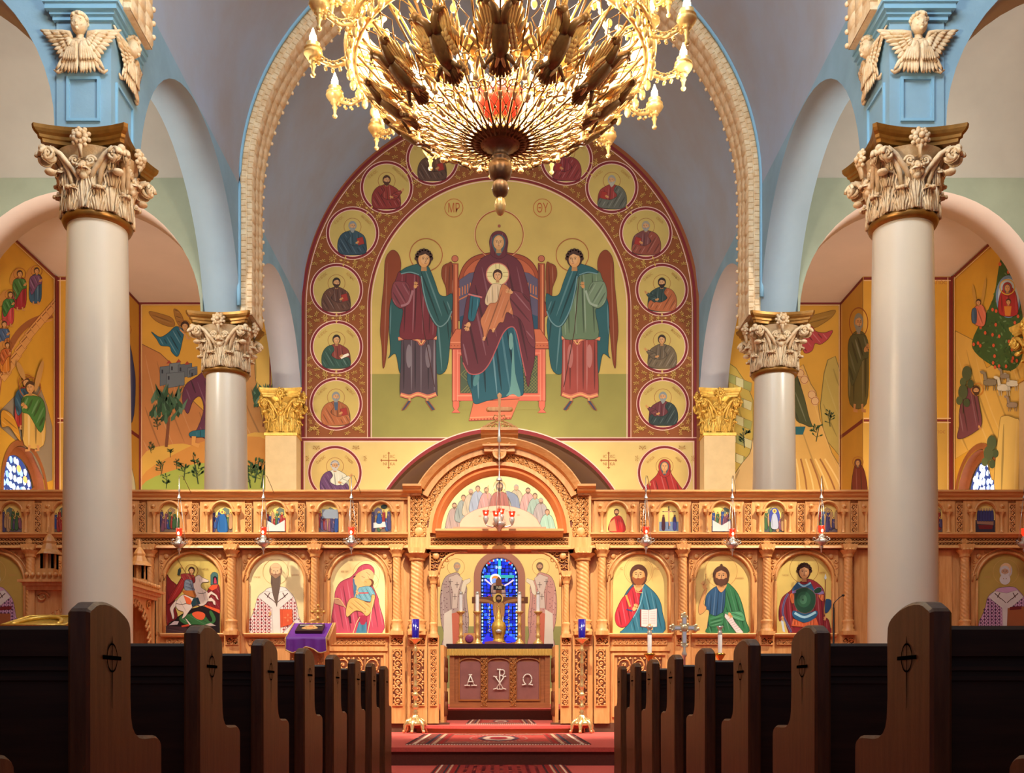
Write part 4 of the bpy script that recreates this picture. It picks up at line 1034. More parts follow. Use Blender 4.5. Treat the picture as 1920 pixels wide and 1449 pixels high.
for i in range(60):
    x,y = rnd.uniform(1824,1925), rnd.uniform(484,694)
    if inside((x,y),bush): p.ell(x,y,2.6,3.8,(206,84,50),n=6,bump=0 if i%3 else 1)
p.ell(1892,556,24,40,(110,140,176)); p.ell(1892,556,20,34,(180,196,210)); p.robe([(1876,590),(1874,560),(1884,540),(1900,540),(1908,560),(1908,590)], (160,36,40), 88, 5, 2.4, 2, .3); p.veil(1890,540,7,(160,36,40)); p.ring(1890,538,14,2,(206,160,60)); p.face(1892,566,5); p.poly([(1884,574),(1898,574),(1896,592),(1886,592)], (200,120,40))
p.xf(1836,575,1); p.robe([(-6,0),(6,-4),(14,12),(10,36),(-8,32),(-12,14)], (206,110,84), 70, 5, 2, 4, .3); p.ell(-8,-22,3,20,(186,140,60),rot=-.15); p.ell(10,-28,3,26,(186,140,60),rot=.15); p.face(0,-8,5); p.robe([(-12,6),(-4,4),(-4,30),(-12,28)], (60,90,120), 88, 3, 1.6, 4, .3); p.reset()
p.robe([(1800,800),(1796,820),(1806,822),(1826,812),(1842,796),(1838,760),(1830,728),(1818,726),(1806,745),(1800,775)], (110,58,70), 80, 6, 2.6, 4, .35); p.ring(1834,730,11,1.6,(190,120,40)); p.face(1832,732,7,beard=B_); p.hand(1838,800,3,60)
for (x,y,c,s_) in ((1858,718,(130,118,96),1.),(1884,728,(206,198,176),1.),(1900,720,(206,198,176),.9),(1886,706,(140,124,104),.7),(1900,760,(150,130,110),.8)):
    p.xf(x,y,s_); p.poly([(-12,-4),(-8,-8),(8,-7),(12,-4),(10,4),(-10,4)], c, True, line=shade(c,-.5)); p.poly([(-11,-4),(-13,-20),(-8,-21),(-5,-6)], c, line=shade(c,-.5)); p.ell(-14,-20,5,3,c,rot=.4)
    for q in (-9,-5,6,10): p.line([(q,3),(q+1,14)], shade(c,-.2), 1.6, bump=0)
    p.reset(); p.L += 1
p.robe([(1876,800),(1884,780),(1905,784),(1915,800),(1915,930),(1868,930)], (212,176,96), 92, 6, 4, 2, .25)
for x,y in ((1815,700),(1808,735),(1862,830),(1856,850)): p.line([(x,y+14),(x,y+40)], (60,70,40), 1.2); p.ell(x,y,9,14,(70,84,56)); p.ell(x-7,y+16,6,8,(80,94,60)); p.ell(x+7,y+20,6,8,(60,76,50))
p.text('Η ΒΑΤΟC', 1880, 466, 10, (160,90,40), .1)
p.line([T(19.88,.3),T(19.88,8.95)], (112,32,26), 4); p.line([T(19.78,.3),T(19.78,8.95)], (222,180,140), 1.1); p.line([T(16.96,8.91),T(19.93,8.91)], (112,32,26), 3.5); p.line([T(16.96,8.85),T(19.8,8.85)], (222,180,140), 1.1)
p.build('painted_scene', MP, t)

# windows in the side walls
MG = vcol('stained_glass', .5, emit=3.0, spec=0., var=.05)
for sd in (-1,1):
    s = 'left' if sd<0 else 'right'
    wn = struct(bpy.data.objects.new('window_%d'%(1 if sd<0 else 2), None)); COL.objects.link(wn)
    XS = 8.79 if sd<0 else 8.94; wy = 18.65 if sd<0 else 18.9; mb = MB(); X = sd*(XS+.14)
    pr = lambda a,z,h,X=X,sd=sd: (X+sd*h, a, z)
    # reveal lining and frame
    N = 24; path = [(wy-wr,z0w)]+[(wy-wr*math.cos(PI*i/N), wz+wr*math.sin(PI*i/N)) for i in range(N+1)]+[(wy+wr,z0w)]
    for (a,z),(b,w_) in zip(path,path[1:]):
        ia,iz,ib,iw = wy+(a-wy)*.80, wz+(z-wz)*.80 if z>wz else z, wy+(b-wy)*.80, wz+(w_-wz)*.80 if w_>wz else w_
        q_ = lambda u,v: (wy+(u-wy)*.985, wz+(v-wz)*.985 if v>wz else v); mb.add([(sd*XS,)+q_(a,z),(sd*XS,)+q_(b,w_),(X,)+q_(b,w_),(X,)+q_(a,z)], [(0,1,2,3)]); mb.add([(X,a,z),(X,b,w_),(X,ib,iw),(X,ia,iz)], [(0,1,2,3)])
        mb.add([(sd*(XS-.015),wy+(a-wy)*1.13,wz+(z-wz)*1.13 if z>wz else z),(sd*(XS-.015),wy+(b-wy)*1.13,wz+(w_-wz)*1.13 if w_>wz else w_),(sd*(XS-.015),b,w_),(sd*(XS-.015),a,z)], [(0,1,2,3)])
    for zz,tl in ((3.95,.16),): mb.add([(X-sd*.03,wy-wr*.8,zz),(X-sd*.03,wy+wr*.8,zz+tl*4),(X-sd*.03,wy+wr*.8,zz+tl*4+.1),(X-sd*.03,wy-wr*.8,zz+.1)], [(0,1,2,3)])
    mb.box(min(X,X-sd*.04),max(X,X-sd*.04),wy-.03,wy+.03,z0w,wz)
    mb.build('window_frame', mat('window_wood', (150,84,48), .5, var=.2), wn)
    g = Pt(lambda a,z,X=X,sd=sd: Vector((X+sd*.03,a,z)), (-sd,0,0))
    gl = [(wy-wr*.8,z0w)]+[(wy-wr*.8*math.cos(PI*i/N), wz+wr*.8*math.sin(PI*i/N)) for i in range(N+1)]+[(wy+wr*.8,z0w)]
    g.poly(gl, (40,50,90)); rnd = random.Random(3+sd)
    pal = [(225,235,255),(190,210,255),(140,170,240),(240,240,250),(120,150,230),(200,190,240),(235,240,200)] if sd<0 else [(240,245,255),(225,235,250),(200,215,245),(245,245,255),(150,160,210)]
    for i in range(10):
        for j in range(16):
            a = wy-wr*.8+(i+.5+rnd.uniform(-.25,.25))*wr*.16; z = z0w+(j+.5+rnd.uniform(-.2,.2))*.16
            q = [(a+.075*rnd.uniform(.75,1.1)*math.cos(2*PI*k/6+.4), z+.075*rnd.uniform(.75,1.1)*math.sin(2*PI*k/6+.4)) for k in range(6)]
            if all(inside(v,gl) for v in q): g.poly(q, rnd.choice(pal), bump=1 if j%4==0 else 0)
    for (a,z) in ((wy+.35,wz+.3),(wy+.4,wz),(wy+.1,wz+.45)): g.ell(a,z,.09,.07,(235,150,80) if sd<0 else (200,210,230),n=8)
    g.build('stained_pane', MG, wn)
# ---------------------------------------------------------------- carved icon screen (plane 14.3 m)
DI = 14.3; KI = DI/F
def IX(x): return (x-CX)*KI
def IZ(y): return CZ+(CY-y)*KI
def ib(mb, x0,x1,y0,y1, d0,d1, mi=0): return mb.box(IX(x0),IX(x1),d0,d1,IZ(y1),IZ(y0),mi)
ico = empty('icon_screen', (0,0,0), 'tall carved maple wood icon screen across the front of the church', 'icon screen')
XL, XR = -60, 1970
def iprof(mb, x0, x1, prof, mi=0):  # prof [(d,y)]
    mb.prism([(d,IZ(y)) for d,y in prof], lambda a,z,h: (h,a,z), IX(x0), IX(x1), mi)
def vine(mb, x0,y0,x1,y1, d, r=.0085, seed=0, fn=None, turns=1.35):
    W, H = x1-x0, y1-y0; vert = H > W; L, w = (H,W) if vert else (W,H)
    n = max(1, round(L/(w*.92))); u = L/n
    fn = fn or (lambda a,b: Vector((IX(a), d, IZ(b))))
    def q(a,b): return fn(x0+b, y0+a) if vert else fn(x0+a, y0+b)
    mb.tube([q(u*i/4*1.0, w/2+w*.36*math.sin(i*PI/4)) for i in range(4*n+1)], r, 4, smooth=False)
    for i in range(n):
        c = u*(i+.5); sg = 1 if i%2 else -1; R = min(w,u)*.46
        pts = [q(c+R*(1-.8*j/14)*math.cos(sg*2*PI*turns*j/14+PI/2*sg), w/2+R*(1-.8*j/14)*math.sin(sg*2*PI*turns*j/14+PI/2*sg)) for j in range(15)]
        mb.tube(pts, r, 4, smooth=False)
        for (a,b) in ((c-u*.42,w*.14),(c-u*.42,w*.86),(c,w*.5),(c+u*.42,w*.12),(c+u*.38,w*.9)):
            p = q(a,b); mb.ball(p, r*1.7, 5, 3, 0, (1.3,.6,1))
def fret(x0,y0,x1,y1, d=DI, name='fretwork', frame=True):
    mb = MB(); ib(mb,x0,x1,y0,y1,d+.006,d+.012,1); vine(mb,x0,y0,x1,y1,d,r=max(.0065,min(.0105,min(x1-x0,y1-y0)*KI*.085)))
    if frame:
        for a,b,c,e in ((x0-1,x1+1,y0-1.2,y0),(x0-1,x1+1,y1,y1+1.2),(x0-1.2,x0,y0,y1),(x1,x1+1.2,y0,y1)): ib(mb,a,b,c,e,d-.01,d+.012)
    return mb.build(name, [M_WOOD, M_WOODD], ico)
# boards and plinths
mb = MB()
for a,b in ((XL,806),(1068,XR)): ib(mb,a,b,935,1357,14.34,14.44)
ib(mb,800,1075,997,1036,14.34,14.44)
mb.build('backboard', M_WOOD, ico)
mb = MB()
for a,b in ((XL,842),(1033,XR)): ib(mb,a,b,1355,1373,14.31,14.46)
mb.build('plinth', M_PLINTH, ico)
for a,b in ((XL,766),(1106,XR)):
    mb = MB(); iprof(mb,a,b,[(14.2,920.5),(14.2,924),(14.225,926),(14.24,930),(14.27,933),(14.275,937),(14.36,937),(14.4,935),(14.4,920.5)]); mb.build('cornice', M_WOODH, ico)
    mb = MB(); iprof(mb,a,b,[(14.2,1000),(14.2,1003),(14.225,1006),(14.24,1008.5),(14.36,1008.5),(14.36,1000)]); mb.build('ledge', M_WOODH, ico)
    mb = MB(); iprof(mb,a,b,[(14.24,1023),(14.22,1026),(14.21,1028.5),(14.36,1028.5),(14.36,1023)]); mb.build('moulding', M_WOODH, ico)
def frieze(a,b,ros):
    mb = MB(); ib(mb,a,b,1008,1024,14.275,14.36,1); n = int((b-a)/13)
    for sg in (-1,1):
        for r_ in (0,1):
            mb.tube([Vector((IX(a+(b-a)*i/(2*n)), 14.266, IZ(1016+ (4+3.2*(1 if (i%2==0) else -1))*sg))) for i in range(2*n+1)], .011, 4, smooth=False)
            mb.tube([Vector((IX(a+(b-a)*i/(2*n)), 14.266, IZ(1016+ (4+3.2*(1 if (i%2==1) else -1))*sg))) for i in range(2*n+1)], .011, 4, smooth=False)
    for y0,y1 in ((1008,1009.3),(1015.2,1016.8),(1022.7,1024)): ib(mb,a,b,y0,y1,14.258,14.28)
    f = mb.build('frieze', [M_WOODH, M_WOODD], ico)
    for x in ros:
        m2 = MB(); m2.lathe([(0,.0),(.044,.0),(.05,.008),(.044,.014),(.034,.010),(.02,.014),(0,.014)][::-1], n=16)
        m3 = MB(); m3.merge(m2, Matrix.Translation((IX(x),14.27,IZ(1016)))@Matrix.Rotation(PI/2,4,'X')); m3.build('rosette', M_WOOD, f)
frieze(XL,764,[56,140,262,356,433,512,590,686]); frieze(1108,XR,[1183,1281,1358,1437,1512,1589,1700,1806]); frieze(806,1066,[936])
# niches of the upper tier
NL = [22,120,219,318,417,517,616,715]; NR = [1156,1254,1353,1452,1552,1651,1749,1848,1947]
for xc in [-76]+NL+NR:
    if xc<0: continue
    mb = MB()
    # surrounding plate with arch
    pts = [(xc-19,999),(xc-19,962)]+[(xc-19*math.cos(PI*i/14), 962-19.5*math.sin(PI*i/14)) for i in range(1,15)]+[(xc+19,999)]
    for (a,b),(c,e) in zip(pts,pts[1:]):
        if abs(a-c) < .01: continue
        mb.prism([(IX(a),IZ(b)),(IX(c),IZ(e)),(IX(c),IZ(938)),(IX(a),IZ(938))], XZ(14.30), 0, .04)
    for a,b in ((xc-42,xc-19),(xc+19,xc+42)): ib(mb,a,b,938,999,14.30,14.34)
    n_ = mb.build('niche_panel', M_WOOD, ico)
    mb = MB()
    ap = [(xc-21*math.cos(PI*i/16), 961-21*math.sin(PI*i/16)) for i in range(17)]
    mb.tube([Vector((IX(a),14.285,IZ(b))) for a,b in ap], .017, 8); mb.tube([Vector((IX(xc+(a-xc)*.9),14.295,IZ(961+(b-961)*.9))) for a,b in ap], .008, 6)
    mb.build('arch_moulding', M_WOOD, n_)
    for sg in (-1,1):
        x = xc+sg*28; mb = MB(); c = (IX(x),14.275,0)
        mb.lathe([(.034,IZ(998.5)),(.034,IZ(996.5)),(.022,IZ(995)),(.027,IZ(993)),(.02,IZ(991)),(.024,IZ(984)),(.018,IZ(974)),(.021,IZ(968)),(.024,IZ(966)),(.042,IZ(962)),(.044,IZ(958.5))][::1], c, 10)
        ib(mb,x-7,x+7,955.5,961,14.235,14.31)
        mb.build('colonnette', M_WOOD, n_)
        mb = MB(); mb.ball((IX(xc+sg*31),14.30,IZ(949)), .036, 10, 6, 0, (1,.5,1)); mb.ball((IX(xc+sg*31),14.275,IZ(949)), .016, 8, 5)
        mb.build('boss', M_WOOD, n_)
SEP = [72,170,267,366,466,565,665,1206,1304,1402,1501,1601,1700,1798,1897]
for x in SEP: fret(x-5.5,945,x+5.5,998,14.285)
# columns with twisted shafts
def twisted(xc, w, ytop=1045, ybot=1165, big=False, sh=None):
    mb = MB(); R = w*.5*KI; H = IZ(ytop)-IZ(ybot); n = 30; m = max(40,int(H/.0095)); rows_ = []
    t = 10.; vs = []
    for j in range(m+1):
        z = IZ(ybot)+H*j/m; tp = 1-.08*j/m
        for i in range(n):
            a = 2*PI*i/n; r = R*tp*(.93+.13*abs(math.sin(2.5*a+PI*H*j/m/(.055 if not big else .06))))
            vs.append((IX(xc)+r*math.cos(a), DI-.05+r*math.sin(a), z))
    mb.add(vs, [(j*n+i,j*n+(i+1)%n,(j+1)*n+(i+1)%n,(j+1)*n+i) for j in range(m) for i in range(n)], 0, True)
    c = mb.build('twisted_column', M_WOOD, ico)
    mb = MB(); s_ = w/15.; e = (IX(xc),DI-.05,0)
    mb.lathe([(R*1.0,IZ(ytop+1)),(R*1.25,IZ(ytop-1)),(R*1.15,IZ(ytop-3)),(R*1.35,IZ(ytop-6)),(R*1.9,IZ(ytop-12))], e, 20)
    hw = 11*s_ if not big else 15
    mb.prism([(xc-hw*.75,ytop-10),(xc-hw,ytop-14),(xc-hw-2,ytop-23),(xc+hw+2,ytop-23),(xc+hw,ytop-14),(xc+hw*.75,ytop-10)], lambda a,b,h: (IX(a), h, IZ(b)), DI-.05-hw*KI, 14.36)
    for sg in (-1,0,1): mb.ball((IX(xc+sg*hw*.55), DI-.05-hw*KI, IZ(ytop-13)), .022, 8, 5)
    mb.build('column_capital', M_WOOD, c)
    mb = MB()
    mb.lathe([(R*1.5,IZ(ybot+20)),(R*1.5,IZ(ybot+16)),(R*1.15,IZ(ybot+13)),(R*1.35,IZ(ybot+8)),(R*1.1,IZ(ybot+5)),(R*1.4,IZ(ybot+1)),(R*1.35,IZ(ybot-2)),(R*1.0,IZ(ybot-3))], e, 20)
    ib(mb, xc-hw*1.1, xc+hw*1.1, ybot+19, ybot+26, DI-.05-hw*KI, 14.36)
    mb.build('column_base', M_WOOD, c)
    mb = MB(); ib(mb, xc-hw*1.25, xc+hw*1.25, 1191, 1356, DI-.04, 14.36); mb.build('pedestal', M_WOOD, ico)
    if xc>0: fret(xc-hw*.95,1196,xc+hw*.95,1208, DI-.046); 
    return c
for x in (60,283,436,592,745,1128,1279,1436,1588,1806): twisted(x, 16)
for x in (783,1092): twisted(x, 25, 1052, 1165, True)
for x in (813,1061): twisted(x, 11, 1095, 1170)
# tall pierced panels beside the doorway
for a,b in ((737,755),(771,796),(808,819),(1053,1065),(1077,1101),(1117,1135)): fret(a,1218,b,1322, DI-.052)
# bays with arched icon frames
BAY = [(-8,None),(171,None),(362,1),(518,1),(671,1),(1200,1),(1356,1),(1508,1),(1697,None),(1885,1)]
for xc,v in BAY:
    R = 51.5; mb = MB(); N = 20
    arc_ = [(xc-R*math.cos(PI*i/N), 1089.5-R*math.sin(PI*i/N)) for i in range(N+1)]
    for (a,b),(c,e) in zip(arc_,arc_[1:]): mb.prism([(IX(a),IZ(b)),(IX(c),IZ(e)),(IX(c),IZ(1031)),(IX(a),IZ(1031))], XZ(14.305), 0, .036)
    for s_ in (-1,1):
        a,b = sorted((xc+s_*R, xc+s_*64)); ib(mb,a,b,1031,1188,14.305,14.341)
    fr = mb.build('icon_surround', M_WOOD, ico)
    mb = MB(); pth = [(xc-R-3,1187),(xc-R-3,1140),(xc-R-3,1089.5)]+[(xc-(R+3)*math.cos(PI*i/N), 1089.5-(R+3)*math.sin(PI*i/N)) for i in range(1,N)]+[(xc+R+3,1089.5),(xc+R+3,1140),(xc+R+3,1187)]
    mb.tube([Vector((IX(a),14.295,IZ(b))) for a,b in pth], .022, 8)
    mb.tube([Vector((IX(xc+(a-xc)*1.13),14.30,IZ(1089.5+(b-1089.5)*1.13 if b<1089.5 else b))) for a,b in pth if b<1100], .012, 6)
    for i in range(24):
        for s_ in (-1,1): mb.ball((IX(xc+s_*(R+.5)),14.303,IZ(1095+i*3.9)), .009, 5, 4)
    mb.build('arch_moulding', M_WOOD, fr)
    for s_ in (-1,1):
        mb = MB()
        mb.ball((IX(xc+s_*50),14.30,IZ(1043)), .038, 10, 6, 0, (1,.5,1))
        for j,(dx,dy,rr) in enumerate(((58,1062,5),(59,1075,3.6),(36,1036,4),(59,1052,4.5))):
            mb.tube([Vector((IX(xc+s_*dx+rr*(1-.07*q)*math.cos(q*.55)),14.30,IZ(dy+rr*(1-.07*q)*math.sin(q*.55)))) for q in range(14)], .007, 4, smooth=False)
        mb.build('spandrel_carving', M_WOOD, fr)
    mb = MB(); iprof(mb, xc-60, xc+60, [(14.27,1187),(14.255,1189),(14.27,1193),(14.31,1195),(14.35,1195),(14.35,1187)]); mb.build('sill', M_WOODH, fr)
    fret(xc-50,1199,xc+50,1207, 14.325)
    if 600 < xc < 1300:
        mb = MB()
        for a,b,c,e in ((xc-52,xc+52,1224,1228),(xc-52,xc+52,1340,1344),(xc-52,xc-48,1228,1340),(xc+48,xc+52,1228,1340),(xc-56,xc+56,1212,1220)): ib(mb,a,b,c,e,14.31,14.345)
        mb.build('lower_panel_frame', M_WOOD, ico)
        fret(xc-42,1232,xc-14,1262,14.325,frame=False); fret(xc+14,1232,xc+42,1262,14.325,frame=False); fret(xc-12,1232,xc+12,1262,14.325,frame=False)
# plain boards either side of the side doors
for a,b in ((236,262),(1602,1628),(1756,1786),(90,110)):
    mb = MB(); ib(mb,a,b,1031,1356,14.315,14.341); mb.build('plain_board', M_WOOD, ico)
# royal gate arch -------------------------------------------------------
AC = (936.5,1000.)
def AP_(r, a, d): return Vector((IX(AC[0]+r*math.cos(a)), d, IZ(AC[1]-r*math.sin(a))))
def aring(mb, prof, a0, a1, n=44, mi=0):  # prof [(r,d)] closed
    m = len(prof); vs = []
    for i in range(n+1):
        a = a0+(a1-a0)*i/n; vs += [AP_(r,a,d) for r,d in prof]
    fs = [(i*m+j, i*m+(j+1)%m, (i+1)*m+(j+1)%m, (i+1)*m+j) for i in range(n) for j in range(m)]
    fs += [tuple(range(m)), tuple(range(n*m,n*m+m))]
    mb.add(vs, fs, mi, False)
ga = MB(); A0 = math.asin(82/172.)
aring(ga, [(160,14.24),(163,14.18),(168,14.15),(173,14.12),(175,14.12),(175,14.4),(160,14.4)], A0+.02, PI-A0-.02)
gate = ga.build('gate_arch', M_WOODH, ico)
mb = MB(); aring(mb, [(150,14.24),(161,14.24),(161,14.4),(150,14.4)], A0-.03, PI-A0+.03)
aring(mb, [(126,14.24),(133,14.24),(133,14.4),(126,14.4)], 0, PI)
ib(mb,765.2,770,930,1008,14.243,14.4); ib(mb,800,806.8,990,1008,14.243,14.4); ib(mb,1103,1107.8,930,1008,14.243,14.4); ib(mb,1066.2,1073,990,1008,14.243,14.4)
ib(mb,765,808,1008,1030,14.235,14.4); ib(mb,1065,1108,1008,1030,14.235,14.4); ib(mb,765,790,922,930,14.24,14.4); ib(mb,1083,1108,922,930,14.24,14.4)
mb.build('arch_face', M_WOOD, gate)
mb = MB(); aring(mb, [(110,14.33),(113,14.30),(118,14.26),(122,14.28),(127,14.25),(127,14.4),(110,14.4)], 0, PI)
mb.build('inner_moulding', mat('maple_red', (206,116,62), .4, var=.12, scale=5), gate)
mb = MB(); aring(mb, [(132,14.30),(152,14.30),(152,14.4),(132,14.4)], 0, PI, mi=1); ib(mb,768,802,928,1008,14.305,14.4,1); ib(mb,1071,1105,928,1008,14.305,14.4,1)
vine(mb, 0, 132.5, 142*(PI-.36), 142.5, 0, .0072, fn=lambda a,b: AP_(b, .18+a/142, 14.288))
vine(mb, 0, 142, 142*(PI-.36), 151.5, 0, .0072, fn=lambda a,b: AP_(b, .18+a/142, 14.288))
rnd = random.Random(9)
for x0 in (770,1073):
    for i in range(3): vine(mb, x0-.5+i*10.5, 929+i%2*2, x0+10+i*10.5, 1006, 14.287, .0075)
    mb.ball((IX(x0+16),14.29,IZ(997)), .07, 10, 6, 0, (1,.3,1)); mb.ball((IX(x0+16),14.29,IZ(984)), .04, 10, 6, 0, (1,.3,.7))
mb.build('fretwork', [M_WOOD, M_WOODD], gate)
for a,b in ((757,792),(1081,1115)):
    mb = MB(); iprof(mb,a,b,[(14.1,912),(14.1,916),(14.14,919),(14.16,923),(14.24,926),(14.4,926),(14.4,912)]); mb.build('cap_ledge', M_WOODH, gate)
mb = MB()
iprof(mb,902,971,[(14.06,809),(14.06,814),(14.1,817),(14.12,821),(14.2,826),(14.4,826),(14.4,809)]); ib(mb,908,965,820,850,14.17,14.4)
iprof(mb,905,968,[(14.12,841),(14.12,838),(14.18,836),(14.18,841)])
mb.build('keystone', M_WOODH, gate)
mb = MB(); 
m2 = MB(); m2.lathe([(.095,0),(.10,.014),(.09,.022),(.078,.012),(.066,.018),(.03,.012),(.02,.024),(0,.025)], n=24); mb.merge(m2, Matrix.Translation((IX(936.5),14.19,IZ(852)))@Matrix.Rotation(PI/2,4,'X'))
for s_ in (-1,1):
    for j in range(4): mb.tube([Vector((IX(936.5+s_*(14+2*j)+3*math.cos(q*.7)),14.16,IZ(842-j*1.5+3.4*math.sin(q*.7)))) for q in range(9)], .008, 4)
mb.build('medallion_boss', M_WOOD, gate)
mb = MB(); iprof(mb,818,1055,[(14.1,995),(14.1,999),(14.14,1003),(14.2,1006),(14.24,1008),(14.4,1008),(14.4,995)]); iprof(mb,806,1067,[(14.24,1023),(14.2,1027),(14.2,1031),(14.4,1034),(14.4,1023)]); mb.build('lintel', M_WOODH, gate)
# crest and cross on top
mb = MB()
for s_ in (-1,1):
    for j,(dx,rr) in enumerate(((7,6.5),(18,6),(27,4))): mb.tube([Vector((IX(936.5+s_*(dx)+s_*rr*(1-.055*q)*math.cos(q*.6)),14.25,IZ(801+j*1.5-rr*(1-.055*q)*math.sin(q*.6)))) for q in range(14)], .013, 6)
    mb.tube([Vector((IX(936.5+s_*x),14.25,IZ(y))) for x,y in ((3,790),(12,793),(22,797),(32,808))], .012, 6)
mb.build('crest', M_WOOD, gate)
mb = MB()
mb.prism([(933.5,810),(934.5,760),(933,742),(936.5,739),(940,742),(938.5,760),(939.5,810)], lambda a,b,h: (IX(a), 14.22+h, IZ(b)), 0, .05)
mb.prism([(917,766),(914,769),(917,773),(956,773),(959,769),(956,766)], lambda a,b,h: (IX(a), 14.215+h, IZ(b)), 0, .05)
for x,y in ((916,769.5),(957,769.5),(936.5,744)): mb.ball((IX(x),14.245,IZ(y)), .035, 8, 6, 0, (1,.6,1))
for s_ in (-1,1): mb.tube([Vector((IX(936.5+s_*a),14.25,IZ(b))) for a,b in ((3,782),(9,780),(12,786),(6,790))], .01, 5)
mb.build('cross', M_WOOD, gate)
# doorway corner fretwork
for s_ in (-1,1):
    X = lambda a: 936.5+s_*a
    mb = MB(); out = [(130,1034),(130,1075)]; N = 12
    arcp = [(114-0*i,1075) for i in range(1)]+[(114-(114-72)*(1-math.cos(PI/2*i/N)), 1078-43*math.sin(PI/2*i/N)) for i in range(N+1)]
    ap = [(X(a),b) for a,b in arcp]
    mb.tube([Vector((IX(a),14.27,IZ(b))) for a,b in ap], .022, 6)
    mb.tube([Vector((IX(X(a)),14.27,IZ(b))) for a,b in ((114,1078),(114,1100))], .022, 6)
    for (a,b),(c,e) in zip(ap,ap[1:]): 
        if abs(a-c)>.01: mb.prism([(IX(a),IZ(b)),(IX(c),IZ(e)),(IX(c),IZ(1033)),(IX(a),IZ(1033))], XZ(14.30), 0, .04, 1)
    a,b = sorted((X(114),X(131))); ib(mb,a,b,1033,1096,14.30,14.36,1)
    for j in range(5):
        for i in range(5-j): 
            cx_,cy_ = X(126-i*9), 1040+j*11-i*.6
            mb.tube([Vector((IX(cx_+4.6*(1-.06*q)*math.cos(q*.62)),14.285,IZ(cy_+4.6*(1-.06*q)*math.sin(q*.62)))) for q in range(12)], .008, 4, smooth=False)
    mb.ball((IX(X(119)),14.27,IZ(1043)), .05, 12, 8, 0, (1,.5,1))
    for a,b,c,e in ((131,128.5,1031,1100),(131,60,1031,1035.5)):
        q0,q1 = sorted((X(a),X(b))); ib(mb,q0,q1,c,e,14.26,14.34)
    mb.build('door_corner', [M_WOOD, M_WOODD], gate)
    mb = MB(); q0,q1 = sorted((X(117),X(131))); ib(mb,q0,q1,1096,1356,14.30,14.46); mb.build('door_jamb', M_WOOD, ico)
    # open gate leaf folded back into the sanctuary
    xx = s_*.80+IX(936.5)
    mb = MB(); x0,x1 = sorted((xx,xx+s_*.05)); mb.box(x0,x1,14.5,15.35,.30,IZ(1208)); 
    o = mb.build('gate_leaf', M_WOOD, ico)
    mb = MB(); 
    for z0,z1 in ((.36,.8),(.86,1.3)):
        for i in range(5): mb.tube([Vector((xx-s_*.008,14.6+.16*i+.06*math.cos(q*.6),(z0+z1)/2+ .18*math.sin(q*.6))) for q in range(12)], .012, 4)
    mb.build('gate_carving', M_WOODD, o)

# ---------------------------------------------------------------- painted icons
IG = (222,190,112)
def icon_shape(xc, R=51.5, y1=1187.5, ys=1089.5):
    return [(xc-R,y1),(xc-R,ys)]+[(xc-R*math.cos(PI*i/28), ys-R*math.sin(PI*i/28)) for i in range(1,28)]+[(xc+R,ys),(xc+R,y1)]
def new_icon(xc, label, col=IG):
    sh = icon_shape(xc); mb = MB()
    mb.prism([(IX(x),IZ(y)) for x,y in sh], XZ(14.318), 0, .02); o = mb.build('icon', mat('icon_panel', (150,90,50), .5)); tag(o, label, 'icon', 'large arched icons of the screen')
    p = front(14.3175,1.2e-4); p.poly(sh, col); return o, p
# 1 horseman
o,p = new_icon(362,'arched icon of a rider on a white horse spearing a green dragon',(206,180,96))
Z = lambda pts: [(240+x/6.9, 1020+y/6.9) for x,y in pts]
DK = (26,18,22)
p.poly(Z([(498,1155),(498,1050),(640,940),(800,840),(960,800),(1100,830),(1190,900),(1190,1155)]), DK)
p.robe(Z([(498,440),(530,430),(560,470),(600,500),(640,560),(600,760),(640,940),(540,1010),(498,1030)]), (120,26,30), 80, 6, 1.6, 1, .3)
p.robe(Z([(498,1060),(600,1060),(760,1080),(700,1155),(498,1155)]), (70,44,48), 10, 5, 1.4, 2, .3)
p.robe(Z([(1030,600),(1100,520),(1165,520),(1190,600),(1190,890),(1090,830),(980,790),(1000,740)]), (128,28,34), 60, 6, 1.6, 3, .3)
p.poly(Z([(1040,570),(1100,520),(1165,515),(1150,570),(1090,600)]), (222,84,48)); p.poly(Z([(980,780),(1190,850),(1190,895),(1000,810)]), (226,90,48))
p.poly(Z([(1070,525),(1070,400),(1090,370),(1120,360),(1155,375),(1166,400),(1166,520)]), (70,110,104), line=(30,50,60)); p.poly(Z([(1100,515),(1100,430),(1125,410),(1155,430),(1155,515)]), (20,20,26)); p.poly(Z([(1110,510),(1118,440),(1130,430),(1145,470),(1150,510)]), (190,60,90))
p.robe(Z([(690,1010),(660,960),(700,920),(800,900),(900,880),(1000,930),(1060,1000),(1090,980),(1050,880),(1080,860),(1130,940),(1130,1000),(1060,1050),(900,1040),(760,1040)]), (52,104,56), 30, 7, 1.4, 4, .35)
p.poly(Z([(830,900),(900,870),(980,890),(1000,930),(960,980),(880,960)]), (226,92,54), True); p.poly(Z([(690,1055),(800,1030),(790,1060),(700,1075)]), (200,70,46))
p.poly(Z([(530,1050),(600,995),(660,1000),(640,1040)]), (200,180,180)); p.poly(Z([(1000,1040),(1070,1020),(1140,1055),(1060,1060)]), (190,170,160))
WH = (226,204,186)
p.robe(Z([(545,830),(590,760),(640,720),(625,790),(590,850),(600,940),(580,970),(560,900)]), WH, 80, 3, 1, 5, .15)
p.robe(Z([(640,720),(700,660),(760,660),(850,700),(950,690),(960,780),(860,800),(800,860),(740,940),(700,960),(720,880),(650,850),(620,790)]), WH, 60, 5, 1.4, 6, .14)
p.robe(Z([(880,700),(840,600),(835,500),(870,430),(920,400),(960,430),(1045,470),(1030,490),(960,500),(950,560),(1030,620),(1050,700),(1000,780),(930,800),(880,760)]), WH, 75, 5, 1.4, 7, .14)
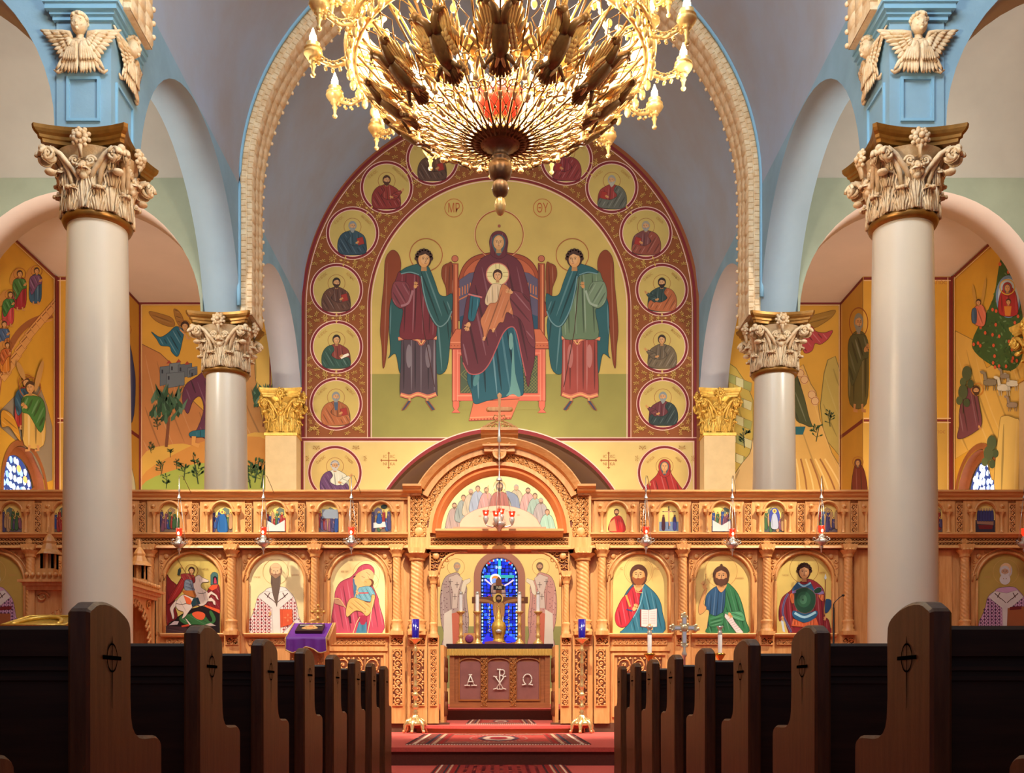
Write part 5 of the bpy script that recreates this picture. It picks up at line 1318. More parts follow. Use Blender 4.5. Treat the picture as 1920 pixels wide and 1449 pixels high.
for q in ([(1030,640),(1080,610),(1150,660),(1175,720),(1155,715),(1130,670),(1080,645),(1040,690)],[(1030,710),(1080,690),(1130,740),(1135,790),(1110,780),(1095,740),(1030,740)]): p.poly(Z(q), WH, line=(150,120,100), lw=.5)
p.poly(Z([(740,960),(760,970),(820,1045),(800,1050)]), WH); p.ell(*Z([(958,450)])[0],.7,.5,DK)
p.line(Z([(620,765),(700,780),(780,755)]), (50,40,36), .8, True); p.line(Z([(900,630),(960,640),(1010,620)]), (50,40,36), .8, True)
p.robe(Z([(690,440),(740,400),(720,560),(640,680),(560,760),(510,770),(560,640),(640,520)]), (150,34,32), 120, 6, 1.5, 8, .35)
p.robe(Z([(690,390),(780,380),(850,400),(870,440),(860,500),(760,500),(700,440)]), (140,40,44), 60, 4, 1.2, 9, .3)
p.robe(Z([(740,470),(830,470),(850,560),(860,600),(740,600)]), (110,120,134), 20, 5, 1., 9, .4); p.poly(Z([(700,600),(860,600),(890,670),(850,690),(730,650)]), (176,100,44)); p.poly(Z([(720,660),(800,700),(830,740),(810,780),(760,770)]), (226,96,50)); p.poly(Z([(820,760),(850,700),(910,690),(940,770),(880,790),(830,810)]), (24,60,70))
p.poly(Z([(640,400),(650,330),(680,300),(690,350),(670,405)]), (40,56,56)); p.line(Z([(640,190),(700,290),(780,420),(900,760),(960,850)]), (70,40,26), .7); p.hand(*Z([(690,300)])[0],1.4,-60)
x,y = Z([(825,345)])[0]; p.ring(x,y,12,.9,(140,90,40)); p.face(x,y,5.4,(206,150,96),(60,30,22),style='curly'); p.text('ΓΕΩΡΓΙΟC', 384, 1067, 3.4, (130,80,50), sx=.7)
p.build('painting', MI, o)
# 2 bishop with long beard
def bishop(p, xc, dark, cloth, cr1, cr2, hairc, long_, k):
    W_ = (232,220,208) if k else (206,196,190)
    b = p.robe([(xc-14,1102),(xc-22,1108),(xc-34,1118),(xc-40,1140),(xc-49,1187),(xc+47,1187),(xc+42,1155),(xc+36,1125),(xc+24,1108),(xc+12,1100)], cloth, 88, 5, 2, 3, .1)
    rnd = random.Random(k+3)
    for i in range(15):
        for j in range(12):
            x,y = xc-48+i*6.9, 1118+j*6.2
            if abs(x-xc+1) < 10 and y<1187: continue
            if inside((x,y),b) and inside((x+3,y+2),b):
                p.line([(x-2.6,y),(x+2.6,y)], cr1, 1.5, bump=0); p.line([(x,y-2.6),(x,y+2.6)], cr1 if (i+j)%2 else cr2, 1.5, bump=0)
                p.line([(x+3.4,y+1.2),(x+3.4,y+4.8)], cr2 if rnd.random()<.5 else cr1, 1.1, bump=0); 
    p.L += 2
    p.poly([(xc-22,1108),(xc-34,1119),(xc-8,1140),(xc-6,1187),(xc+8,1187),(xc+7,1140),(xc+32,1119),(xc+20,1106),(xc,1112)], W_, line=(150,140,130), lw=.6)
    p.folds([(xc-6,1140),(xc-6,1187),(xc+8,1187),(xc+7,1140)], W_, 90, 2, 1., 2, .12)
    for s_ in (-1,1):
        x = xc+s_*16; p.line([(x-4*s_,1111),(x+2*s_-s_*1,1120)][::1], (70,30,24), 1.5); p.line([(x-6*s_,1123),(x+6*s_,1112)], (70,30,24), 1.5); p.line([(x-6*s_,1122),(xc+s_*1,1130)], (70,30,24), 1.2)
    p.ring(xc-1,1072,24,.7,(200,160,96))
    p.face(xc-1,1071,12,(222,176,128),hairc,hairc,bl=.9,style='short')
    p.ell(xc-1,1063,9.5,7,(226,186,140)); p.line([(xc-7,1064),(xc+5,1064)],(190,130,90),.5)
    if long_: q = p.poly([(xc-9.5,1078),(xc-10,1092),(xc-6,1115),(xc+1,1138),(xc+4,1115),(xc+8,1092),(xc+8,1078),(xc-1,1085)], (106,86,72), line=(70,56,46), lw=.5); p.folds(q,(106,86,72),92,4,.8,3,.25)
    p.text('Ο ΑΓΙΟC', xc-36, 1082, 3.2, (190,140,90), sx=.8); p.text('BACIΛEIOC' if long_ else 'NIKOΛAOC', xc+36, 1078, 3., (190,140,90), sx=.7)
o,p = new_icon(518,'arched icon of a long-bearded bishop in red and white checked robes holding a red book',(240,220,160))
bishop(p,518,0,(236,222,212),(196,50,66),(120,36,50),(160,120,90),True,1)
p.poly([(525,1142),(548,1142),(549,1170),(526,1176)], (222,92,54), line=(150,50,30)); p.line([(529,1143),(529,1174)], (190,70,40), 1); p.leaves(540,1158,.9,(236,150,100),0); p.robe([(545,1172),(558,1160),(566,1178),(560,1187),(532,1187)], (238,226,216), 40, 3, 1.2, 3, .1); p.hand(506,1152,3,-80,(226,180,120))
p.build('painting', MI, o)
# 3 mother and child cheek to cheek
o,p = new_icon(671,'arched icon of a mother in a rose cloak kissing a child in her arms',(240,216,150))
Z = lambda pts: [(440+x/6.3, 1020+y/6.3) for x,y in pts]
RO = (186,72,92)
p.ring(687,1076,25,.7,(200,150,90)); p.ring(*Z([(1590,440)])[0],17,.7,(200,150,90))
p.robe(Z([(1180,1052),(1180,640),(1195,540),(1240,460),(1300,420),(1370,390),(1430,330),(1470,270),(1540,235),(1610,250),(1650,310),(1640,390),(1610,440),(1690,620),(1705,700),(1740,1052)]), RO, 80, 12, 2.6, 3, .3)
p.poly(Z([(1400,440),(1440,360),(1520,310),(1590,300),(1640,350),(1630,420),(1560,480),(1480,500),(1440,560),(1420,640)]), (200,176,120), True, line=(220,190,120), lw=.8)
p.poly(Z([(1395,400),(1410,640),(1440,560),(1440,440)]), (70,110,140)); p.poly(Z([(1400,385),(1440,365),(1430,380),(1405,400)]), (50,26,26))
p.ell(*Z([(1500,420)])[0],13,15,(232,176,112),rot=.5); p.ell(*Z([(1540,380)])[0],10,11,(236,184,124)); p.line(Z([(1500,380),(1540,400)]),(120,60,40),.7,True); p.line(Z([(1555,330),(1600,370)]),(120,60,40),.7,True); p.line(Z([(1570,370),(1590,410),(1575,420)]),(150,80,50),.6,True)
p.ell(*Z([(1595,455)])[0],8,7.5,(110,60,34)); p.ell(*Z([(1570,455)])[0],7.5,7,(226,166,100)); p.line(Z([(1540,440),(1560,450)]),(100,50,40),.6)
p.robe(Z([(1460,530),(1500,505),(1600,500),(1650,560),(1660,640),(1600,680),(1460,650),(1430,640)]), (110,164,178), 60, 6, 1.5, 3, .3); p.line(Z([(1470,578),(1580,576)]), (214,60,50), 2.2)
p.robe(Z([(1350,660),(1420,630),(1500,660),(1600,690),(1620,600),(1660,620),(1620,780),(1560,850),(1500,800),(1420,790),(1330,860),(1315,780)]), (222,168,96), 40, 9, 1.6, 4, .25)
p.hand(*Z([(1450,580)])[0],3,-100,(232,176,112)); p.hand(*Z([(1560,800)])[0],4,190,(232,176,112))
p.poly(Z([(1470,920),(1520,900),(1560,920),(1560,1052),(1430,1052)]), (64,120,146)); p.folds(Z([(1470,920),(1520,900),(1560,920),(1560,1052),(1430,1052)]), (64,120,146), 88, 3, 1.2, 3, .3)
p.poly(Z([(1470,850),(1560,850),(1540,940),(1500,950),(1480,920)]), (160,44,70), True)
p.line(Z([(1180,640),(1240,650),(1290,720),(1310,750)]), (226,186,120), 1.6, True); p.poly(Z([(1180,645),(1250,660),(1300,740),(1240,720),(1180,700)]), (180,130,100)); p.line(Z([(1400,1052),(1440,930),(1480,860)]), (232,196,140), 1.3); p.line(Z([(1570,1052),(1600,900),(1640,640)]), (232,196,140), 1.3); p.line(Z([(1362,850),(1370,930)]), (70,30,40), 3)
p.text('ΜΡ ΘΥ', *Z([(1300,325)])[0], 3.4, (190,130,80)); p.build('painting', MI, o)
# 4 man blessing with open book
o,p = new_icon(1200,'arched icon of a bearded man in red and blue blessing with an open book')
Z = lambda pts: [(1130+x/6.3, 1020+y/6.3) for x,y in pts]
p.ring(*Z([(425,315)])[0],27,.8,(196,130,74)); p.ring(*Z([(425,315)])[0],24,.4,(196,130,74))
for q in (-1,0,1): p.line([(1197.5+q*3,1046),(1197.5+q*3,1054)], (196,130,74), .4, bump=0)
p.robe(Z([(250,640),(270,580),(320,510),(380,460),(330,620),(270,700)]), (52,84,110), 70, 3, 1.4, 2, .3)
p.robe(Z([(290,590),(330,530),(380,490),(470,480),(480,560),(440,680),(400,780),(360,900),(300,960),(220,985),(160,940),(145,850),(170,760),(230,640)]), (186,44,56), 80, 8, 2.2, 3, .32)
p.robe(Z([(470,460),(500,470),(560,520),(630,590),(680,680),(705,800),(710,1052),(235,1052),(240,1010),(300,950),(360,860),(400,790),(430,740),(440,620),(470,540)]), (50,110,130), 78, 11, 2.2, 4, .35)
p.line(Z([(475,480),(470,600),(430,740),(360,870)]), (130,176,186), 1.3, True)
p.poly(Z([(370,500),(420,560),(480,500),(480,460),(380,460)]), (226,166,104), True); p.line(Z([(375,505),(395,565),(470,575)]), (240,190,110), 1.2)
p.line(Z([(275,600),(310,700),(325,740)]), (226,150,70), 3.6, True); p.line(Z([(280,770),(350,790)]), (40,70,120), 2.2)
p.hand(*Z([(375,760)])[0],5,-65,(232,176,112)); 
p.face(*Z([(425,365)])[0],15.5,(220,158,92),(92,54,36),(150,82,42),style='long',bl=.55,turn=-.3)
p.poly(Z([(440,770),(545,775),(545,990),(440,975)]), (120,50,50)); p.poly(Z([(455,770),(545,778),(640,762),(640,975),(545,985),(455,970)]), (238,214,206), line=(150,100,90), lw=.6); p.line(Z([(545,778),(545,985)]), (160,110,100), .8)
for j in range(8):
    for x0 in (468,560): p.line(Z([(x0,800+j*20),(x0+62,800+j*20)]), (176,140,140), .7, bump=0)
p.L += 1; p.hand(*Z([(570,990)])[0],4.5,-120,(226,166,104)); p.text('IC', *Z([(220,290)])[0], 5, (190,130,80)); p.text('XC', *Z([(635,290)])[0], 5, (190,130,80)); p.build('painting', MI, o)
# 5 prophet with scroll
o,p = new_icon(1356,'arched icon of a wild-haired prophet in blue tunic and green mantle with a scroll')
p.ring(*Z([(1400,320)])[0],30,.8,(196,130,74))
p.robe(Z([(1250,1052),(1260,800),(1210,760),(1215,640),(1250,570),(1340,500),(1470,480),(1520,620),(1520,1052)]), (50,88,124), 95, 12, 1.8, 3, .35)
p.poly(Z([(1190,560),(1235,520),(1205,640),(1190,700),(1225,750),(1200,800),(1150,830),(1130,790),(1140,700)]), (220,160,96), True, line=(140,90,50)); p.hand(*Z([(1200,500)])[0],5.5,-105,(220,160,96)); p.line(Z([(1220,350),(1205,470)]), (110,60,40), .9)
p.robe(Z([(1460,460),(1530,500),(1600,590),(1650,720),(1690,900),(1705,1052),(1245,1052),(1250,960),(1260,840),(1340,850),(1400,840),(1440,740),(1450,600)]), (54,120,74), 75, 12, 2.4, 5, .35)
p.robe(Z([(1260,830),(1330,850),(1420,810),(1430,900),(1400,960),(1260,970)]), (60,130,80), 165, 6, 1.8, 6, .35); p.robe(Z([(1440,810),(1500,800),(1640,800),(1680,900),(1600,900),(1520,860)]), (84,160,108), 20, 5, 2, 6, .3)
p.poly(Z([(1350,510),(1400,570),(1460,500),(1450,470),(1360,470)]), (214,156,96), True)
p.face(*Z([(1400,375)])[0],14.5,(200,140,84),(84,52,36),(96,60,42),style='long',bl=.8); p.poly(Z([(1380,250),(1400,230),(1425,250),(1400,262)]), (84,52,36))
p.poly(Z([(1445,820),(1480,840),(1530,860),(1560,920),(1660,1040),(1650,1052),(1580,1048),(1500,940),(1440,860)]), (234,216,208), line=(150,120,110), lw=.6)
for j in range(7): x,y = Z([(1480+j*20,885+j*22)])[0]; p.line([(x-3,y+1.6),(x+5,y-2)], (170,140,150), .6, bump=0)
p.L += 1; p.hand(*Z([(1500,830)])[0],4,60,(226,166,104)); p.text('IWANNHC', *Z([(1620,400)])[0], 3.4, (190,130,80), sx=.7); p.build('painting', MI, o)
# 6 warrior
o,p = new_icon(1508,'arched icon of a young soldier in green breastplate and crimson cloak',(206,178,98))
Z = lambda pts: [(1420+x/6.9, 1020+y/6.9) for x,y in pts]
p.ring(*Z([(605,320)])[0],27,.9,(150,100,50))
CR = (130,34,44)
p.robe(Z([(430,600),(330,680),(290,780),(275,900),(290,1000),(340,950),(400,1130),(450,1155),(940,1155),(945,1080),(920,980),(860,900),(870,640),(800,520),(660,450),(500,520)]), CR, 85, 11, 2.2, 3, .35)
p.line(Z([(400,640),(350,740),(330,900),(400,1060),(440,1140)]), (110,96,130), 4, True); p.line(Z([(400,640),(350,740),(330,900),(400,1060),(440,1140)]), (60,60,100), 1.2, True)
p.poly(Z([(305,990),(330,960),(345,1060),(360,1140),(330,1130)]), (200,210,220))
for q in ([(420,650),(470,640),(480,750),(440,760)],[(790,650),(860,660),(850,740),(800,700)]): p.robe(Z(q),(206,104,56),100,4,1.2,3,.3)
p.robe(Z([(460,960),(600,1020),(760,950),(795,1055),(620,1075),(440,1060)]), (210,96,54), 92, 12, 1.6, 4, .35, smooth=False)
p.poly(Z([(520,490),(570,520),(640,515),(680,490),(720,560),(740,640),(500,640),(450,590)]), (40,84,120), True); p.line(Z([(530,500),(600,545),(690,500)]), (140,190,210), 3, True)
p.poly(Z([(465,860),(470,950),(620,1015),(760,940),(765,860),(620,900)]), (36,90,126), True); p.line(Z([(480,890),(610,945),(755,880)]), (160,206,220), 4.5, True)
p.poly(Z([(495,600),(620,560),(730,620),(755,700),(740,800),(690,870),(610,895),(530,865),(480,780),(480,680)]), (30,70,52), True, line=(110,90,80), lw=1.1); p.ell(*Z([(600,715)])[0],13,15,(44,92,66)); p.ell(*Z([(592,715)])[0],7,9,(70,120,90)); p.ell(*Z([(590,720)])[0],1,2,(16,20,16))
p.poly(Z([(730,600),(780,560),(830,570),(820,620),(750,640)]), (24,60,44), True, line=(150,110,160)); p.poly(Z([(780,640),(850,600),(860,640),(800,655)]), (130,110,160)); p.poly(Z([(450,610),(495,590),(500,630),(450,640)]), (130,110,160))
p.line(Z([(880,430),(870,960)]), (110,50,36), 1.3); p.poly(Z([(862,440),(880,380),(898,440),(880,460)]), (190,200,206))
p.poly(Z([(880,730),(910,710),(955,730),(950,820),(910,880),(875,880)]), (30,70,106), True); p.hand(*Z([(878,950)])[0],3,110,(214,150,96)); p.hand(*Z([(325,950)])[0],3,90,(214,150,96))
p.face(*Z([(605,360)])[0],12.5,(206,146,92),(58,32,24),None,style='curly'); p.text('Ο ΑΓΙΟC', *Z([(365,400)])[0], 3.2, (150,100,60), sx=.7); p.text('ΔΗΜΗΤΡΙΟC', *Z([(840,370)])[0], 3.2, (150,100,60), sx=.5); p.build('painting', MI, o)
for xc,lab in ((-8,'arched icon of a bishop in a crossed white stole at the far left edge'),(1885,'arched icon of a grey-bearded bishop in purple checked robes at the far right')):
    o,p = new_icon(xc,lab,(176,146,72)); bishop(p,xc+(2 if xc>0 else -4),1,(196,150,180),(96,40,90),(36,36,50),(190,180,176),False,0)
    x = xc; p.ell(x-1,1086,10,10,(206,200,196)); p.face(x-1,1072,9,(190,140,104),(200,194,190),(206,200,196),style='short',bl=1.0)
    p.poly([(xc+4,1140),(xc+40,1136),(xc+36,1187),(xc+2,1187)] if xc>0 else [(xc-2,1150),(xc+28,1150),(xc+28,1187),(xc-4,1187)], (150,84,50)); p.poly([(xc+8,1138),(xc+30,1136),(xc+30,1142),(xc+8,1144)], (110,24,36)); p.build('painting', MI, o)
# lunette supper
mb = MB(); mb.prism([(IX(AC[0]+114*math.cos(PI*i/30)), IZ(996-106*math.sin(PI*i/30))) for i in range(31)], XZ(14.345), 0, .02)
o = tag(mb.build('icon', MATS['icon_panel']), 'half-round icon of a supper with figures seated around a curved table', 'icon')
p = front(14.3445,1.2e-4)
p.poly([(936.5+113.5*math.cos(PI*i/40), 996-105*math.sin(PI*i/40)) for i in range(41)], (232,206,140))
fig = [(846,975,(150,138,134)),(852,950,(130,100,90)),(869,935,(96,104,96)),(883,924,(150,130,96)),(896,918,(110,120,140)),(912,921,(150,92,84)),(968,916,(140,120,84)),(990,922,(160,100,90)),(1003,932,(104,130,110)),(1014,941,(120,104,100)),(1026,962,(110,150,126))]
for i,(x,y,c) in enumerate(fig):
    c = shade(c,.22); p.robe([(x-6,y+4),(x-13,y+18),(x-15,y+42),(x+15,y+42),(x+13,y+18),(x+6,y+4)], c, 80, 5, 1.4, i, .25); p.face(x,y-2,4.6,(186,134,96),(100,72,54) if i%3 else (150,140,130),(110,80,60) if i%2 else None)  # robe colours paled, the glare on the picture is mixed in
p.robe([(926,925),(918,950),(916,980),(958,980),(956,950),(948,925)], (150,84,74), 85, 6, 1.6, 4, .25); p.robe([(948,923),(958,945),(958,975),(975,975),(972,935),(958,923)], (110,120,140), 85, 4, 1.6, 4, .25)
p.ring(936.5,912,11,.9,(190,140,80)); p.face(936.5,912,6.2,(190,140,96),(90,56,40),(96,60,44),style='long'); p.line([(915,935),(913,918),(916,910)], (190,140,96), 1.5)
p.poly([(862,986)]+[(936.5-76*math.cos(PI*i/16), 990-42*math.sin(PI*i/16)) for i in range(1,16)]+[(1014,986),(1014,991),(862,991)], (214,168,140), line=(170,110,90), lw=.7)
p.poly([(850,988),(1024,988),(1024,991.5),(850,991.5)], (190,130,100))
for x,y in ((900,968),(920,960),(950,958),(972,966),(936,975)): p.ell(x,y,3,1.3,(190,140,110),n=10,bump=0)
p.L += 1; p.build('painting', MI, o)
# small icons
SM = {22:'grey crowd around a cradle',120:'white robed figure',318:'group of figures over a cave',417:'blue robed woman amid haloed men',517:'three pale figures on a mountain, bright with painted-in reflected light',616:'two haloed men before a building',715:'man riding a donkey before a dark tree',1156:'half-length man in a red cloak with bowed head',1254:'crucified man between two mourners',1353:'haloed crowd half lost in painted-in reflected light',1452:'man in a blue almond halo amid a crowd',1552:'haloed man standing in a frame of light',1749:'pair of haloed figures',1848:'woman lying on a bier under blue mourners',219:None,1651:None,1947:None}
for xc,desc in SM.items():
    if desc is None: continue
    R = 19; sh = [(xc-R,997),(xc-R,961)]+[(xc-R*math.cos(PI*i/16), 961-18*math.sin(PI*i/16)) for i in range(1,16)]+[(xc+R,961),(xc+R,997)]
    mb = MB(); mb.prism([(IX(x),IZ(y)) for x,y in sh], XZ(14.325), 0, .012); o = tag(mb.build('small_icon', MATS['icon_panel']), 'small arched icon of a '+desc, 'icon', 'small arched icons of the upper tier')
    p = front(14.3245,1e-4); p.poly(sh, (226,196,110)); rnd = random.Random(xc)
    if xc == 1156:
        p.robe([(1142,996),(1144,978),(1150,970),(1160,966),(1168,974),(1172,996)], (176,36,30), 80, 5, 1.2, 3, .3); p.poly([(1143,980),(1152,972),(1156,996),(1142,996)], (190,130,80)); p.face(1156,960,5,(196,136,84),(90,54,34),(90,54,34))
    elif xc == 1254:
        p.poly([(1236,978),(1272,978),(1272,996),(1236,996)], (110,130,160)); p.line([(1254,949),(1254,992)], (70,46,34), 1.8); p.line([(1242,959),(1267,959)], (70,46,34), 1.6); p.line([(1254,958),(1254,974),(1256,986)], (190,140,110), 2.4); p.ell(1254,956,1.8,2.2,(120,70,50)); p.line([(1245,959),(1263,959)], (190,140,110), 1.1)
        for x,c in ((1244,(70,30,40)),(1265,(60,60,120))): p.robe([(x-3,992),(x-2,970),(x+2,970),(x+3,992)], c, 88, 2, .8, 3, .3); p.ell(x,967,2,2.4,(120,70,50))
    elif xc in (1848,):
        p.poly([(xc-19,975),(xc+19,975),(xc+19,997),(xc-19,997)], (40,40,60)); p.poly([(xc-17,972),(xc+15,976),(xc+15,984),(xc-16,982)], (150,110,90)); p.poly([(xc-14,984),(xc+14,984),(xc+12,992),(xc-12,992)], (110,24,34))
        for i in range(6): x = xc-13+i*5; p.robe([(x-3,975),(x-2,958),(x+2,958),(x+3,975)], (50,54,110), 88, 2, .8, i, .3); p.ell(x,955,1.8,2.2,(180,140,100))
    else:
        base = rnd.choice([(96,84,92),(70,80,84),(110,96,84)])
        p.poly([(xc-19,986),(xc-10,978),(xc+8,982),(xc+19,976),(xc+19,997),(xc-19,997)], base)
        bx = xc+rnd.uniform(-14,2); p.poly([(bx,956),(bx+6,951),(bx+14,955),(bx+15,975),(bx,975)], rnd.choice([(120,110,130),(150,120,90),(96,110,96)]), line=(70,60,60), lw=.4)
        n = rnd.choice([7,8,9])
        for i in range(n):
            bk = i%2==0; x = xc-15+i*30/(n-1)+rnd.uniform(-1,1); y = (959 if bk else 968)+rnd.uniform(-3,4); c = rnd.choice([(40,70,130),(150,40,40),(60,96,60),(120,70,90),(170,130,90),(70,60,100)])
            yb = rnd.uniform(986,995); lx = rnd.uniform(-2,2); p.robe([(x-3.2+lx,yb),(x-2.6,y+4),(x,y+1.5),(x+2.6,y+4),(x+3.2+lx,yb)], c, 88, 3, .8, i, .35); p.ell(x,y,2.3,2.3,(230,194,90),n=12); p.ell(x,y,1.3,1.7,(130,84,60),n=8); p.line([(x-1.5,y+7),(x+3*rnd.uniform(-1,1),y+11)], (170,120,84), .9)
        if xc == 417: p.robe([(408,996),(411,970),(417,962),(424,970),(427,996)], (30,90,150), 88, 4, 1, 2, .3); p.ell(417,960,4,4,(236,200,90)); p.ell(417,960,2,2.5,(150,100,70))
        if xc == 1452: p.ell(1452,968,10,16,(60,70,150)); p.robe([(1446,990),(1447,968),(1452,962),(1457,968),(1459,990)], (170,176,190), 88, 4, 1, 2, .3); p.ell(1452,958,4,4,(236,200,90)); p.ell(1452,958,2,2.5,(150,100,70))
        if xc == 715: p.ell(720,950,6,4,(30,50,36)); p.poly([(700,980),(722,978),(724,988),(700,990)], (210,206,200)); p.robe([(706,980),(709,964),(714,964),(716,980)], (30,80,150), 88, 3, .8, 2, .3)
        if xc == 616: p.poly([(604,955),(634,955),(634,972),(604,972)], (140,150,160))
        if xc in (517,1353): p.poly([(xc-17,996),(xc-17,975),(xc,985),(xc+17,975),(xc+17,996)], (206,200,196));  # pale shape paints the reflected glare onto the picture
    p.build('painting', MI, o)
# ---------------------------------------------------------------- apse wall, hierarchs, stained window
DA = 24.0
mb = MB()
def W_(x): return (x-CX)*DA/F
def Hz(y): return CZ+(CY-y)*DA/F
for a,b in ((CX-330,896),(978,CX+330)): mb.box(W_(a),W_(b),DA,DA+.1,0,6.6)
mb.box(W_(896),W_(978),DA,DA+.1,0,Hz(1207))
pts = [(896,1080)]+[(937-41*math.cos(PI*i/16),1080-41*math.sin(PI*i/16)) for i in range(1,16)]+[(978,1080)]
for (a,b),(c,e) in zip(pts,pts[1:]): mb.prism([(W_(a),Hz(b)),(W_(c),Hz(e)),(W_(c),6.6),(W_(a),6.6)], XZ(DA), 0, .1)
struct(mb.build('wall_back', [mat('apse_wall_gold', (206,178,108), .7, var=.08, scale=1.5)]))
m_ = empty('mural', (0,0,0), 'wall painting of two bishops with scrolls flanking the blue stained window', 'mural')
p = front(DA-.004)
for a,b in ((CX-250,889),(985,CX+250)): p.poly([(a,1174),(b,1174),(b,1290),(a,1290)], (130,128,72), bump=0)
p.L += 1
def hier(flip, cx, c1, c2, hair, lab):
    p = front(DA-.004); p.L = 3; p.xf(cx,0,1,flip)
    p.ring(0,1063,16,.8,(170,120,70))
    b = p.robe([(-8,1075),(-20,1082),(-27,1100),(-30,1130),(-28,1165),(-22,1190),(-24,1212),(22,1212),(22,1190),(24,1160),(20,1120),(20,1100),(10,1085),(4,1074)], c1, 86, 8, 1.8, 3, .25)
    rnd = random.Random(4)
    for i in range(110):
        x,y = rnd.uniform(-30,24), rnd.uniform(1090,1190)
        if inside((x,y),b): p.ell(x,y,1.1,1.1,c2,n=6,bump=0)
    p.L += 1
    p.poly([(-14,1082),(2,1076),(12,1084),(4,1110),(2,1140),(-8,1140),(-6,1110)], (178,160,150), line=(110,90,80), lw=.6)
    for x,y in ((-10,1090),(2,1096),(-2,1118)): p.line([(x-4,y),(x+4,y)],(70,50,50),1,bump=0); p.line([(x,y-5),(x,y+6)],(70,50,50),1,bump=0)
    p.L += 1
    p.poly([(10,1100),(14,1088),(26,1084),(28,1090),(20,1096),(16,1112),(8,1120)], (190,178,158), line=(120,100,80), lw=.6)
    p.poly([(-22,1150),(-8,1142),(-4,1212),(-24,1212)], (190,180,168)); p.poly([(-8,1150),(8,1146),(8,1212),(-6,1212)], (170,86,64))
    p.face(2,1062,6.5,(168,120,84),hair,hair,bl=.9 if not flip else .6); p.hand(8,1118,2.5,-40,(168,120,84)); p.reset()
    o = p.build('bishop_figure', MP, m_); o['label'] = lab
p.build('green_band', MP, m_)
hier(False, 855, (150,128,124), (96,60,70), (140,126,110), 'left bishop in grey-brown checked robe')
hier(True, 1014, (168,120,112), (120,80,84), (96,66,48), 'right bishop in rose-brown robe')
wn = struct(bpy.data.objects.new('window_3', None)); COL.objects.link(wn)
mb = MB(); N = 24
def arch_ring(mb, x0, r0, r1, cy, yb, d0, d1):
    path = [(1,yb)]; 
    P0 = [(-r0,yb)]+[(-r0*math.cos(PI*i/N),cy-r0*math.sin(PI*i/N)) for i in range(N+1)]+[(r0,yb)]
    P1 = [(-r1,yb)]+[(-r1*math.cos(PI*i/N),cy-r1*math.sin(PI*i/N)) for i in range(N+1)]+[(r1,yb)]
    for i in range(len(P0)-1):
        q = [P0[i],P0[i+1],P1[i+1],P1[i]]; mb.prism([(W_(x0+a),Hz(b)) for a,b in q], XZ(0), d0, d1)
arch_ring(mb, 936.5, 36, 48, 1081, 1207, DA-.03, DA+.02); arch_ring(mb, 936.5, 35, 41, 1081, 1207, DA-.01, DA+.2)
mb.build('window_frame', mat('brown_frame', (128,70,44), .6), wn)
g = Pt(lambda x,y: P(x,y,DA+.12), (0,-1,0), 3e-4)
gs = [(902,1207),(902,1081)]+[(936.5-34.5*math.cos(PI*i/20),1081-36*math.sin(PI*i/20)) for i in range(1,20)]+[(971,1081),(971,1207)]
g.poly(gs, (6,8,30)); rnd = random.Random(11)
blues = [(10,40,200),(20,60,230),(16,30,170),(40,90,240),(30,50,210),(60,120,250)]
def pane(x,y,w,h,c,j=.25):
    q = [(x-w/2*rnd.uniform(.7,1),y-h/2*rnd.uniform(.7,1)),(x+w/2*rnd.uniform(.7,1),y-h/2*rnd.uniform(.7,1)),(x+w/2*rnd.uniform(.8,1),y+h/2*rnd.uniform(.7,1)),(x-w/2*rnd.uniform(.7,1),y+h/2*rnd.uniform(.7,1))]
    if all(inside(v,gs) for v in q): g.poly(q,c,bump=0)
for i in range(9):
    for j in range(25):
        x,y = 909.5+i*6.8+rnd.uniform(-1,1), 1050+j*6.4+rnd.uniform(-1,1)
        pane(x,y,6.4,6.0,rnd.choice(blues))
g.L += 1
# border of pale squares
bp = [(904.5,1203-i*6.4) for i in range(19)]+[(936.5-31.5*math.cos(PI*i/13),1081-32.5*math.sin(PI*i/13)) for i in range(14)]+[(968.5,1203-i*6.4) for i in range(19)]
for i,(x,y) in enumerate(bp): g.ell(x,y,1.7,2.4,rnd.choice([(200,225,250),(120,180,240),(170,220,220),(90,140,240)]),n=6,bump=0)
g.L += 1
g.poly([(934,1049),(939,1049),(939,1078),(934,1078)], (40,170,190)); g.poly([(909,1078),(964,1078),(964,1083.5),(909,1083.5)], (50,160,150))
for q in ((916,1056),(922,1051),(951,1051),(957,1056)): g.ell(*q,3,2,(220,50,60),n=6)
g.ell(929,1086,10.5,10.5,(226,230,240)); g.ell(929,1085,7,6,(214,130,50)); g.ell(927,1089,5,5,(120,150,220))
g.line([(909,1086),(922,1096),(936,1100),(950,1096),(963,1087)], (214,190,210), 3, True); g.robe([(922,1096),(944,1096),(948,1130),(936,1180),(924,1130)], (150,110,90), 88, 4, 1.4, 3, .3)
for y in (1112,1143,1175): g.line([(902,y),(971,y)], (6,8,40), 1.6)
for x in (919,954): g.line([(x,1100),(x,1207)], (6,8,40), 1.4)
g.text('INBI', 935, 1064, 6, (230,240,250), sx=.8)
for i,ch in enumerate('ΗCΤΑΥΡΩCΙC'): g.text(ch, 918, 1117+i*7.2, 5.2, (235,60,60) if i==0 else (226,206,90), sx=.8)
for i,ch in enumerate('ΧΡΙCΤΟΥ'): g.text(ch, 954, 1139+i*7, 5.2, (235,60,60) if i==0 else (226,206,90), sx=.8)
g.poly([(902,1207),(912,1190),(924,1196),(930,1207)], (50,40,200)); g.poly([(944,1207),(952,1190),(964,1196),(971,1207)], (40,50,220))
g.build('stained_pane', vcol('blue_glass', .6, emit=1.5, spec=0., var=.15, scale=20), wn)

